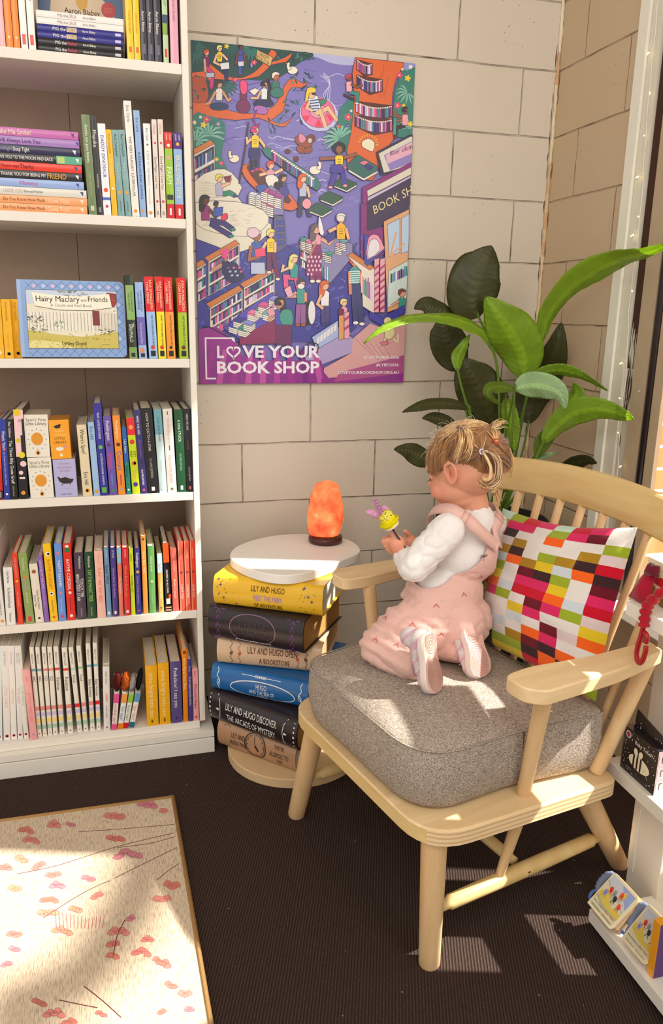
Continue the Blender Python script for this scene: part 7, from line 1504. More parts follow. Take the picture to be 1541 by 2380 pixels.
# ---- shoes, soles towards the viewer
def shoe(heel, toe, nrm, w_sh, flip):
    root_ = None
    ax = (toe - heel); ln = ax.length; ax.normalize(); nrm = (nrm - ax * nrm.dot(ax)).normalized(); sd = ax.cross(nrm)
    prof = [(0, .30), (.04, .62), (.12, .80), (.25, .84), (.40, .78), (.55, .86), (.70, 1.0), (.82, .98), (.92, .80), (.98, .45), (1.0, .16)]
    cv = [Vector((0, 0, 0))]
    O_ = []
    for t_, hw in prof: O_.append((t_ * ln, hw * w_sh * .5 * (1.0)))
    pts = [(x, y + .004 * flip * math.sin(x / ln * 3)) for x, y in O_] + [(x, -y + .004 * flip * math.sin(x / ln * 3)) for x, y in O_[::-1]]
    pts = [(p.x, p.y) for p in spline([(x, y, 0) for x, y in pts], 4, True)]
    W3 = lambda x, y, h: heel + ax * x + sd * y + nrm * h
    sole = MB(); sole.mat = 'plastic'; n = len(pts); cx_, cy_ = ln * .5, 0
    ly = [(1.0, -.0135), (1.03, -.010), (1.03, -.004), (.97, 0.0)]
    V = [W3(cx_ + (x - cx_) * (1 + (k - 1) * .5), y * k, h) for k, h in ly for x, y in pts]
    sole.add(V, [tuple(range(3 * n, 4 * n))], 'd9b2a6'); sole.add(V, [tuple(range(n))[::-1]], 'd9b2a6')
    for k in range(3): sole.add(V, [(k * n + i, k * n + (i + 1) % n, (k + 1) * n + (i + 1) % n, (k + 1) * n + i) for i in range(n)], 'e0cfc6', True)
    sole.frame(heel, ax, sd, nrm)
    for (c0, rmax, nn, el) in ((.16, .018, 4, 1.1), (.70, w_sh * .44, 9, 1.25)):
        for i in range(1, nn + 1):
            r_ = rmax * i / nn; L2 = []
            for j in range(41):
                a = 6.2832 * j / 40; x, y = c0 * ln + r_ * el * math.cos(a), r_ * math.sin(a) * .95
                hwx = 0
                for (ta, wa), (tb_, wb) in zip(O_, O_[1:]):
                    if ta <= x <= tb_: hwx = lerp(wa, wb, (x - ta) / (tb_ - ta + 1e-9))
                if abs(y) < hwx * .9: L2.append((x, y))
                else:
                    if len(L2) > 1: sole.line(L2, .0009, 'a0685e', .0004)
                    L2 = []
            if len(L2) > 1: sole.line(L2, .0009, 'a0685e', .0004)
    # uppers: rounded body on the far side of the sole
    U = Blob(); 
    for (t_, r_, h) in ((.10, .021, -.022), (.25, .022, -.026), (.45, .021, -.026), (.62, .022, -.022), (.78, .022, -.019), (.90, .016, -.017)):
        U.e(W3(t_ * ln, 0, h), (r_ * w_sh / .05 * .98, .017, r_), Matrix((sd, nrm, ax)).transposed())
    U.c([W3(.12 * ln, 0, -.03), W3(.06 * ln, 0, -.045)], [.019, .020])
    v3, n3, f3 = U.mesh(.0032, 5); up = MB(); up.mat = 'knit'
    cc = []
    for f in f3:
        q = v3[f[0]] - heel; x = q.dot(ax) / ln; h = q.dot(nrm); cc.append(hx('c9a2b0') if (int(x * 14 + h * 90) % 3 == 0) else hx('cfc4c4'))
    up.add(v3, f3, cc, True)
    for i in range(6): a = W3((.40 + i * .06) * ln, -.014, -.040); b2 = W3((.40 + i * .06) * ln, .014, -.040); up.tube([a, (a + b2) / 2 - nrm * .004, b2], .0015, 'c990a8', 6)
    sh_ = up.build('shoe', child); sole.build('sole', sh_)
shoe(Zp(997, 1472, .572), Zp(1018, 1610, .4635), Vector((.55, -.80, -.12)), .056, 1)
shoe(Zp(1093, 1450, .556), Zp(1122, 1574, .4635), Vector((.36, -.92, -.1)), .060, -1)
# ---- hair: a close cap plus many fine locks gathered into small pigtails
def headr(d):   # distance of the hair surface from the head centre along unit dir d (head axes)
    a, b_, c = .084, .072, .081; return 1 / math.sqrt((d.x / a) ** 2 + (d.y / b_) ** 2 + (d.z / c) ** 2)
hc0 = Vector((-.010, 0, .012))
def hairline(d):
    """lowest z (unit sphere) where hair grows for azimuth of d; front is +x"""
    az = math.atan2(abs(d.y), d.x)
    for (a0, z0), (a1, z1) in zip([(0, .02), (.55, -.02), (.95, -.10), (1.2, -.02), (1.45, .10), (1.85, .02), (2.2, -.30), (3.15, -.46)], [(.55, -.02), (.95, -.10), (1.2, -.02), (1.45, .10), (1.85, .02), (2.2, -.30), (3.15, -.46), (3.2, -.46)]):
        if a0 <= az <= a1: return lerp(z0, z1, (az - a0) / (a1 - a0 + 1e-9))
    return -.5
bm = bmesh.new(); bmesh.ops.create_icosphere(bm, subdivisions=5, radius=1)
dead = [f for f in bm.faces if (lambda c: c.z < hairline(c))(f.calc_center_median().normalized())]
bmesh.ops.delete(bm, geom=dead, context='FACES')
for v in bm.verts:
    d = v.co.normalized(); edge = max(0, min(1, (d.z - hairline(d)) / .15)); r_ = headr(d) * (.925 + .065 * min(1, edge * 1.0)) + .0016 * noise.noise(Vector((d.x * 3, d.y * 14, d.z * 3)) * 2)
    q = hc0 + d * r_; v.co = hp(q.x, q.y, q.z)
bm.faces.ensure_lookup_table(); mb = MB(); mb.mat = 'hair'
m, nt, b = newmat('hair', .42, .5)
a_n = N(nt, 'ShaderNodeVertexColor'); a_n.layer_name = 'Col'; L(nt, a_n.outputs['Color'], b.inputs['Base Color']); b.inputs['Sheen Weight'].default_value = .3
rh = random.Random(21); HCOL = ['8f6038', 'a8743f', 'bd8a4e', 'd0a062', 'e0ba80', 'efd6a8', '7a4e2e']
cols = []
for f in bm.faces:
    c_ = f.calc_center_median() - HCt; t_ = .5 + .5 * noise.noise(Vector((c_.dot(HX) * 40, c_.dot(HY) * 110, c_.dot(HZ) * 40))); cols.append(mixc(hx('6a4226'), hx('a8743c'), t_))
mb.bm(bm, cols, True); hair = mb.build('hair', child)
def sp_pt(d, lift=0):
    d = d.normalized(); q = hc0 + d * (headr(d) + lift); return hp(q.x, q.y, q.z)
def dir_of(u, v, y=None):
    """unit direction on the head ellipsoid hit by the line of sight through (u, v)"""
    d = ray(u, v).normalized(); best = None
    for i in range(200):
        t_ = 1.2 + i * .004; p = CAM + d * t_ - HCt; q = Vector((p.dot(HX), p.dot(HY), p.dot(HZ))) - hc0; dd = q.normalized(); e_ = q.length - headr(dd)
        if best is None or e_ < best[0]: best = (e_, dd)
        if e_ < 0: return dd
    return best[1]
T1, T2, T3, T4 = dir_of(1070, 1000), dir_of(1118, 1052), dir_of(1150, 1028), dir_of(1142, 1000)
locks = MB(); locks.mat = 'hair'
def lock(path, r0, r1, col, n=4):
    k = len(path); locks.tube(path, [lerp(r0, r1, i / (k - 1)) * (.5 if i == 0 else 1) for i in range(k)], col, n, caps=True)
def scalp(d0, d1, n=9, lift=.002, jit=.0):
    out = []
    for i in range(n + 1):
        t_ = i / n; d = (d0 * (1 - t_) + d1 * t_).normalized(); out.append(sp_pt(d, lift * (1 - .4 * abs(2 * t_ - 1)) + rh.uniform(0, jit)))
    return out
cnt = 0
def rand_dir(): 
    v = Vector((rh.gauss(0, 1), rh.gauss(0, 1), rh.gauss(0, 1))).normalized(); return v
while cnt < 950:
    d = rand_dir()
    if d.z < hairline(d) + .02: continue
    if d.y < -.75: continue
    near_t = min((T1, T2, T3), key=lambda T_: (d - T_).length + (0 if T_ is not T3 else .25))
    if d.x > .35 and d.z < .62:          # fringe falls forward over the forehead
        e_ = Vector((d.x + .25, d.y * 1.05, hairline(d) - .05)); st = Vector((.25, d.y * .5 + .1, 1)); e_ = e_ + Vector((0, 0, rh.uniform(-.10, .06))); lock(scalp(st, e_, 9, .0012, .0012), .0008, .0004, rh.choice(['7a4e2e', '8f6038', 'a8743f', 'bd8a4e', '8f6038'])); cnt += 1; continue
    lock(scalp(d, near_t, 8, .0012, .0012), .0006, .0010, rh.choice(['5f3a22', '7a4e2e', '8f6038', '8a5a34', 'a8743f'] if d.z < .50 else HCOL[1:5] if d.z < .75 else HCOL[2:6])); cnt += 1
def tail(root_d, pts, n, spread, r0=.0016, cols=HCOL, curl=0):
    base = sp_pt(root_d, .004)
    for i in range(n):
        o_ = Vector((rh.gauss(0, 1), rh.gauss(0, 1), rh.gauss(0, 1))) * spread; k = len(pts); path = [base + o_ * .12]
        for j, p in enumerate(pts): path.append(p + o_ * (.35 + .5 * (j + 1) / k))
        L_ = rh.uniform(.8, 1.0); pp = spline(path, 4); pp = pp[:max(5, int(len(pp) * L_))]; lock(pp, r0, r0 * .35, rh.choice(cols))
yT = -.84
tail(T1, [S(1084, 1000, -.86), S(1092, 1020, -.872), S(1090, 1045, -.87), S(1078, 1062, -.862)], 46, .0075, .0016, HCOL[1:6])
tail(T1, [S(1074, 1015, -.868), S(1068, 1040, -.868), S(1062, 1062, -.858), S(1060, 1075, -.852)], 20, .0045, .0014, HCOL[2:6])
tail(T2, [S(1140, 1050, -.858), S(1156, 1068, -.862), S(1160, 1092, -.862), S(1156, 1116, -.862), S(1138, 1130, -.862), S(1122, 1126, -.862), S(1114, 1112, -.862)], 50, .0052, .0016, HCOL)
tail(T2, [S(1130, 1062, -.860), S(1140, 1085, -.864), S(1139, 1108, -.864), S(1128, 1116, -.864), S(1124, 1104, -.864)], 18, .0028, .0013, HCOL[3:6])
tail(T3, [S(1168, 1032, -.80), S(1180, 1052, -.80), S(1186, 1080, -.80), S(1180, 1108, -.80)], 44, .0065, .0015, HCOL[1:6])
tail(T2, [S(1134, 1046, -.85), S(1148, 1036, -.84), S(1154, 1024, -.82)], 16, .0018, .0013, HCOL[0:3])
tail(T4, [S(1150, 990, -.77), S(1160, 984, -.77), S(1166, 988, -.77)], 30, .0085, .0013, HCOL[3:6])
nape = dir_of(1140, 1140)
tail(nape, [S(1150, 1140, -.79), S(1156, 1158, -.79), S(1160, 1172, -.79)], 22, .0050, .0012, HCOL[3:6])
for i in range(46):        # fine pale flyaway hairs
    d = Vector((rh.uniform(-.5, .9), rh.uniform(-.2, .8), rh.uniform(.35, 1))).normalized(); p = sp_pt(d, .002); n_ = (p - HCt).normalized(); tt = rand_dir(); tt = (tt - n_ * tt.dot(n_)).normalized()
    lock([p, p + n_ * .005 + tt * .006, p + n_ * .008 + tt * .013, p + n_ * .008 + tt * .020], .0005, .0002, 'f2e2c4', 3)
locks.build('hair_locks', hair)
for T_, c_ in ((T1, '6a3444'), (T2, 'e0d4ec'), (T3, 'c2503a')):
    mb = MB(); mb.mat = 'plastic'; p = sp_pt(T_, .004); n_ = (p - HCt).normalized(); a = n_.cross(Vector((0, 0, 1))).normalized(); b2 = n_.cross(a)
    mb.tube([p + a * .0052 * math.cos(q) + b2 * .0052 * math.sin(q) for q in [6.2832 * i / 12 for i in range(12)]], .0017, c_, 6, closed=True); mb.build('hair_tie', hair)
# ---- wand toy held in the hands
wand = thing('toy_wand', 'toy wand with a yellow speckled cup and pink butterfly held by the toddler', 'toy', tuple(wandA))
mb = MB(); mb.mat = 'plastic'; mb.tube([Vector((0, 0, 0)), wandB - wandA + wdir * .006], .0022, '2c2630', 8); mb.build('handle', wand)
cupc = S(901, 1207, -.797) - wandA; ax = -wdir
mb = MB(); mb.mat = 'knit'; rotm = ax.to_track_quat('Z', 'Y').to_matrix()
bm = bmesh.new(); bmesh.ops.create_icosphere(bm, subdivisions=4, radius=1)
for v in bm.verts:
    z = v.co.z; k = lerp(.017, .0145, (z + 1) / 2); l2 = math.hypot(v.co.x, v.co.y); e_ = min(1, l2 * 1.35) / (l2 + 1e-6)
    v.co = rotm @ Vector((v.co.x * k * e_, v.co.y * k * e_, z * .0195)) + cupc
cc = []
for f in bm.faces:
    c_ = f.calc_center_median() - cupc; h = c_.dot(ax); cc.append(hx('e6d81a') if h < .004 else hx('e9dc5a') if noise.noise(c_ * 500) < .25 else hx('4a5a3a'))
mb.bm(bm, cc, True)
mb.tube([rotm @ Vector((.0182 * math.cos(a), .0182 * math.sin(a), -.006 + .001 * math.sin(3 * a))) + cupc for a in [6.2832 * i / 20 for i in range(20)]], .0030, 'dccb10', 8, closed=True)
mb.tube([rotm @ Vector((.0135 * math.cos(a), .0135 * math.sin(a), -.0155)) + cupc for a in [6.2832 * i / 16 for i in range(16)]], .0028, 'ece4da', 6, closed=True)
mb.build('cup', wand)
mb = MB(); mb.mat = 'plastic'
def wing(pts, y):
    P_ = [S(u, v, y) - wandA for u, v in pts]; P_ = spline(P_, 4, True); n = len(P_); c_ = sum(P_, Vector()) / n; off = Vector((0, -.0018, 0))
    V = [p + off for p in P_] + [p - off for p in P_]; mb.add(V, [tuple(range(n)), tuple(range(n, 2 * n))[::-1]] + [(i, n + i, n + (i + 1) % n, (i + 1) % n) for i in range(n)], 'd08ab8', True)
    for p in P_[::3]: mb.tube([c_ + off * 1.4, c_.lerp(p, .9) + off * 1.4], .0004, 'e9c2dc', 4)
wing([(880, 1192), (864, 1184), (849, 1189), (860, 1199), (876, 1205), (882, 1200)], -.799)
wing([(884, 1186), (892, 1174), (903, 1180), (909, 1188), (896, 1192)], -.793)
wing([(880, 1188), (872, 1175), (868, 1160), (874, 1158), (880, 1172), (888, 1186)], -.796)
mb.tube([S(869, 1158, -.800) - wandA, S(876, 1172, -.802) - wandA, S(885, 1192, -.802) - wandA, S(893, 1197, -.800) - wandA], [.0016, .0024, .0028, .0022], 'c07ab0', 8)
for k in range(4): mb.tube([S(871 + k * 3.4, 1164 + k * 7, -.8045) - wandA, S(877 + k * 3.4, 1161 + k * 7, -.8035) - wandA], .0006, '4a2a4a', 4)
mb.build('butterfly', wand)
# ---------------------------------------------------------------- chequered pillow leaning on the spindles
PC = {'r': 'c4142c', 'p': 'd42a62', 'o': 'ee6420', 'y': 'ddc02a', 'g': '98a82c', 'm': 'a8801e', 'b': '3c2428', 'w': 'e0dad4', 'l': 'c8d2d8', 'k': 'd8c4c4', 'd': '6a1626', 'c': 'bfdcc8'}
pat = ["cgrpcrpw", "gppwgpdw", "obwwowwg", "wkmwwwmk", "gmbwgmbr", "ylomylob", "bgwdbgwd", "pywppywp", "rolrrolr", "gpgwdpgk", "mwwypwwy", "bkwlwdko", "rwlwopww", "bowmdbow", "dbggbobp", "pbyyrorg"]
m_ = {'BL': (.360, .100, .462), 'BR': (.372, -.250, .466), 'TR': (.478, -.212, .775), 'TL': (.466, .135, .732)}
def chw(p): return CH @ Vector(p)
NR, NC, SUB = len(pat), 8, 4
nu, nv = NC * SUB, NR * SUB
def pil(u, v, side):
    a = Vector(m_['BL']).lerp(Vector(m_['BR']), u); b_ = Vector(m_['TL']).lerp(Vector(m_['TR']), u); p = a.lerp(b_, v)
    n_ = Vector((-.94, 0, .34)); pinch = 1 - .10 * math.sin(math.pi * v) * (abs(2 * u - 1) ** 6) ; c = (Vector(m_['BL']) + Vector(m_['TR'])) / 2
    p = Vector((p.x, c.y + (p.y - c.y) * (1 - .05 * math.sin(math.pi * v) * abs(2 * u - 1) ** 2), p.z - .018 * math.sin(math.pi * u) * (v ** 4) + .010 * math.sin(math.pi * u) * ((1 - v) ** 4)))
    e_ = (max(0, math.sin(math.pi * u)) ** .5) * (max(0, math.sin(math.pi * v)) ** .5); th = .052 if side > 0 else .030
    q = Vector((u * 3.1, v * 3.7, side)); wob = .010 * noise.noise(q * 1.2) + .004 * noise.noise(q * 3.5)
    cr_ = .009 * math.exp(-((v - .93 + .1 * u) / .03) ** 2) * math.sin(u * 14)
    return p + n_ * ((side * th) * e_ + (wob + cr_) * e_ * side)
vs = []; fs = []; cs = []
for side in (1, -1):
    b0 = len(vs)
    for j in range(nv + 1):
        for i in range(nu + 1): vs.append(chw(pil(i / nu, j / nv, side)))
    for j in range(nv):
        for i in range(nu):
            a = b0 + j * (nu + 1) + i; f = (a, a + 1, a + nu + 2, a + nu + 1); row = pat[NR - 1 - j // SUB]
            fs.append(f if side < 0 else f[::-1]); cs.append(PC[row[i // SUB]])
mb = MB(); mb.mat = 'cloth'; mb.add(vs, fs, cs, True)
o = mb.build('throw_pillow'); tag(o, 'square throw pillow with a multicolour chequered cover leaning on the chair back', 'pillow')

# ---------------------------------------------------------------- peace lily in a tall dark planter behind the chair
pc = Vector((.475, -.235, 0)); PH = .585
plant = thing('potted_plant', 'big leafy green plant in a dark planter in the wall corner', 'plant', tuple(pc))
mb = MB(); mb.mat = 'matte'; mb.lathe([(.105, .001), (.112, .01), (.150, PH - .02), (.158, PH - .018), (.158, PH), (.146, PH), (.142, PH - .03), (.10, PH - .032)], '2c2628', 40); mb.build('planter', plant)
mb = MB(); mb.mat = 'matte'; mb.lathe([(.02, PH - .036), (.138, PH - .036), (.138, PH - .028), (.02, PH - .022)], '3a2c24', 24); mb.build('soil', plant)
def leaf_mat(name, base, tip, trans):
    m, nt, b = newmat(name, .42, .45); t = N(nt, 'ShaderNodeTexCoord')
    a = N(nt, 'ShaderNodeVertexColor'); a.layer_name = 'Col'
    n1 = N(nt, 'ShaderNodeTexNoise'); n1.inputs['Scale'].default_value = 30; L(nt, t.outputs['Object'], n1.inputs['Vector'])
    mr = N(nt, 'ShaderNodeMapRange'); mr.inputs['To Min'].default_value = .82; mr.inputs['To Max'].default_value = 1.15; L(nt, n1.outputs['Fac'], mr.inputs['Value'])
    sc_ = N(nt, 'ShaderNodeVectorMath', operation='SCALE'); L(nt, a.outputs['Color'], sc_.inputs[0]); L(nt, mr.outputs[0], sc_.inputs['Scale']); L(nt, sc_.outputs[0], b.inputs['Base Color'])
    tr = N(nt, 'ShaderNodeBsdfTranslucent'); hs = N(nt, 'ShaderNodeVectorMath', operation='MULTIPLY'); hs.inputs[1].default_value = (2.6, 2.2, .6); L(nt, sc_.outputs[0], hs.inputs[0]); L(nt, hs.outputs[0], tr.inputs['Color'])
    mx = N(nt, 'ShaderNodeMixShader'); mx.inputs[0].default_value = trans; L(nt, b.outputs[0], mx.inputs[1]); L(nt, tr.outputs[0], mx.inputs[2]); L(nt, mx.outputs[0], nt.nodes['Material Output'].inputs['Surface'])
leaf_mat('leaf', None, None, .35)
GR = {'d': '4a4c28', 'm': '6a8428', 'b': '86a830', 'p': 'a2c09a'}  # sunlit and shaded look of the leaves is put into these tones
def blade(pts, hw, tone, roll, wav=.10, fold_=.25, n=92):
    """pts: [(u, v, y)...] base to tip; hw: half width in photo px; roll: turn of the blade about its midrib in degrees"""
    P_ = spline([S(u, v, y) for u, v, y in pts], max(4, n // (len(pts) - 1))); k = len(P_); Wd = hw * (P_[k // 2] - CAM).length / FPX
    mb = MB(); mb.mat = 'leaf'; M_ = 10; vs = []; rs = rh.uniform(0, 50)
    c0 = hx(GR[tone]); 
    P_ = [p if p.x < .640 else CAM + (p - CAM) * ((.640 - CAM.x) / (p.x - CAM.x)) for p in P_]
    for i, p in enumerate(P_):
        t_ = i / (k - 1); tan = (P_[min(i + 1, k - 1)] - P_[max(i - 1, 0)]).normalized(); vd = (p - CAM).normalized(); sd = tan.cross(vd).normalized(); sd = Matrix.Rotation(R(roll), 3, tan) @ sd; nr = sd.cross(tan)
        prof = (math.sin(math.pi * min(1, t_ ** .85)) ** .85) * (1.08 - .30 * t_) if t_ < 1 else 0
        prof = max(prof, .02)
        for j in range(-M_ // 2, M_ // 2 + 1):
            x = j / (M_ / 2); ed = abs(x)
            vein = .0030 * math.sin((t_ * 13 - ed * 2.2) * 2 * math.pi) * ed * (1.05 - ed) * 3
            wv_ = wav * Wd * math.sin(t_ * 13 + rs + (1 if x > 0 else -2)) * ed ** 2
            vs.append(p + sd * (x * Wd * prof) + nr * (fold_ * Wd * ed * prof + vein + wv_ * prof + .0015 * noise.noise(p * 30) ))
    fs = []; cs = []; m1 = M_ + 1
    for i in range(k - 1):
        for j in range(M_):
            fs.append((i * m1 + j, i * m1 + j + 1, (i + 1) * m1 + j + 1, (i + 1) * m1 + j)); mid = abs(j - M_ / 2 + .5) < 1
            st = 1.0 + (.18 if mid else 0); cs.append(tuple(min(1, c * st) for c in c0))
    mb.add(vs, fs, cs, True); o = mb.build('leaf', plant); o.location = -pc
    sm = o.modifiers.new('thickness', 'SOLIDIFY'); sm.thickness = .0007; return P_
def stem(pts, r0=.0042, r1=.0026, col='6f8f34'):
    P_ = spline([Vector(p) for p in pts], 6); k = len(P_); mb = MB(); mb.mat = 'leaf'; mb.tube(P_, [lerp(r0, r1, i / (k - 1)) for i in range(k)], col, 8); o = mb.build('stem', plant); o.location = -pc
def root(i): a = i * 2.4; return Vector((pc.x + .05 * math.cos(a) * (i % 3) / 2, pc.y + .05 * math.sin(a) * (i % 3) / 2, PH - .03))
LV = [
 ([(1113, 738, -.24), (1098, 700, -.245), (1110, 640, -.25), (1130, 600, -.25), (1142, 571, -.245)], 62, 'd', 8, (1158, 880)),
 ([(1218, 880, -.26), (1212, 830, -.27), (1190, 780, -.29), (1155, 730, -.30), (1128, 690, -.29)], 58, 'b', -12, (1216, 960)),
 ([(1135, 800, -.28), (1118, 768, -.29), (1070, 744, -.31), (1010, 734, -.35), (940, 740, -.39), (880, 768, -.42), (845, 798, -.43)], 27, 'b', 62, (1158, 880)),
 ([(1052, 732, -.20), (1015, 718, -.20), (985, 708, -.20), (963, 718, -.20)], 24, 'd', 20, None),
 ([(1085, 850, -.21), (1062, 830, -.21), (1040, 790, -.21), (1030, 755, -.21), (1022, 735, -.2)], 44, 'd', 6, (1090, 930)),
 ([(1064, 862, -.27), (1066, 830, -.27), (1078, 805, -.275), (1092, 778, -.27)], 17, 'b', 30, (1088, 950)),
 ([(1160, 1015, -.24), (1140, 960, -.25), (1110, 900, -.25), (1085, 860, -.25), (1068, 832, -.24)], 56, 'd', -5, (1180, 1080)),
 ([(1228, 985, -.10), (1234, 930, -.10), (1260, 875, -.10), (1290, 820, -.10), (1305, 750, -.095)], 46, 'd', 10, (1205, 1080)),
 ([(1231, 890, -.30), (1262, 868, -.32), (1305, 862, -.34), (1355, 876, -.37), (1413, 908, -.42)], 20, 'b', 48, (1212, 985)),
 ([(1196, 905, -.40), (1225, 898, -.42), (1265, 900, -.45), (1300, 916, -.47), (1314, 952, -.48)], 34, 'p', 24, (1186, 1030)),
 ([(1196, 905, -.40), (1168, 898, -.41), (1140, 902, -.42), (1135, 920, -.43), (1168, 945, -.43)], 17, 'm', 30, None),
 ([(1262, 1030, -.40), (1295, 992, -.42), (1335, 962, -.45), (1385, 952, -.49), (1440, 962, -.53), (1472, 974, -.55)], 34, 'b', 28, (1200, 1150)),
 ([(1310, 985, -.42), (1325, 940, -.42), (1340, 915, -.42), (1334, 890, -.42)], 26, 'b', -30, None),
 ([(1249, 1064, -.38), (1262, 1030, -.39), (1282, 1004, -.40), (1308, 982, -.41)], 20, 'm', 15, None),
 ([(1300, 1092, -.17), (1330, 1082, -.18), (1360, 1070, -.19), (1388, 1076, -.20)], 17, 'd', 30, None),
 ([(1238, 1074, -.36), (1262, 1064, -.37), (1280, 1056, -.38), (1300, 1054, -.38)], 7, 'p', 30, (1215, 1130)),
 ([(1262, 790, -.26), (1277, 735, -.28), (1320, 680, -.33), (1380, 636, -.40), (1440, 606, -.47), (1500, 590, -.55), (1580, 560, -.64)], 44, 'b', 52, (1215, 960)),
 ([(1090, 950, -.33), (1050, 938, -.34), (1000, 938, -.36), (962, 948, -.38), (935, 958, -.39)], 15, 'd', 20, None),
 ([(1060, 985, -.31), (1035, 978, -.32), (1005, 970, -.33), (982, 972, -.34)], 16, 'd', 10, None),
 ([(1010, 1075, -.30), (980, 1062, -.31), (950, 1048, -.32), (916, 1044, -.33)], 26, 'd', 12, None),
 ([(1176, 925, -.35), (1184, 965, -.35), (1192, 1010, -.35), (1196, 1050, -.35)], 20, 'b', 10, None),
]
for i, (pts, hw, tone, roll, knee) in enumerate(LV):
    P_ = blade(pts, hw, tone, roll); b0 = P_[0]; r0 = root(i); mid = r0.lerp(b0, .5) + Vector((rh.uniform(-.02, .02), rh.uniform(-.02, .02), .03))
    if knee: kp = S(knee[0], knee[1], lerp(pc.y, pts[0][2], .7)); stem([r0, kp, b0, P_[2]])
    else: stem([r0, mid, b0, P_[2]], .0034, .002)
# ---------------------------------------------------------------- white display unit at the right edge
UX, UY = .315, -1.075
a1 = at(1370, 2112, 2, .045); UX, UY = a1.x, a1.y
zt = near(1444, 1395, UX, UY).z; zm = .318; b1 = at(1408, 1762, 2, zm)
PXN = .425; YE = -1.75
unit = thing('display_stand', 'white display stand with cantilevered shelves beside the armchair at right', 'display stand', (0, 0, 0))
pe = at(1474, 1900, 0, PXN)
part('end_panel', unit, lambda m: m.box(PXN, PXN + .018, -1.118, pe.y, 0, .80, WH, bev=.001))
part('end_panel', unit, lambda m: m.box(PXN, PXN + .018, YE, -1.27, 0, 1.0, WH, bev=.001))  # unseen rest of the panel; gap before it made to let sun through
part('shade_tier', unit, lambda m: m.box(.392, .53, YE, -1.075, 1.0005, 1.022, WH, bev=.001))  # unseen tier added to keep sun off the cushion front
part('shade_tier_edge', unit, lambda m: m.box(.50, .518, YE, -1.075, 1.0225, 1.13, WH, bev=.001))  # unseen upstand added to block sun above the tier
part('edge_strip', unit, lambda m: m.box(PXN - .003, PXN - .0002, pe.y - .018, pe.y, .05, zm - .03, WH, bev=.0006))
part('shelf_board', unit, lambda m: m.box(UX, PXN - .0005, YE, UY, .019, .045, WH, bev=.001))
part('shelf_board', unit, lambda m: m.box(b1.x, PXN - .0005, YE, b1.y, zm - .026, zm, WH, bev=.001))
part('shelf_board', unit, lambda m: m.box(UX, PXN - .0005, YE, UY, zt - .024, zt, WH, bev=.001))
part('foot_rail', unit, lambda m: m.box(PXN - .06, PXN + .06, YE, pe.y - .06, 0.0, .0188, WH))
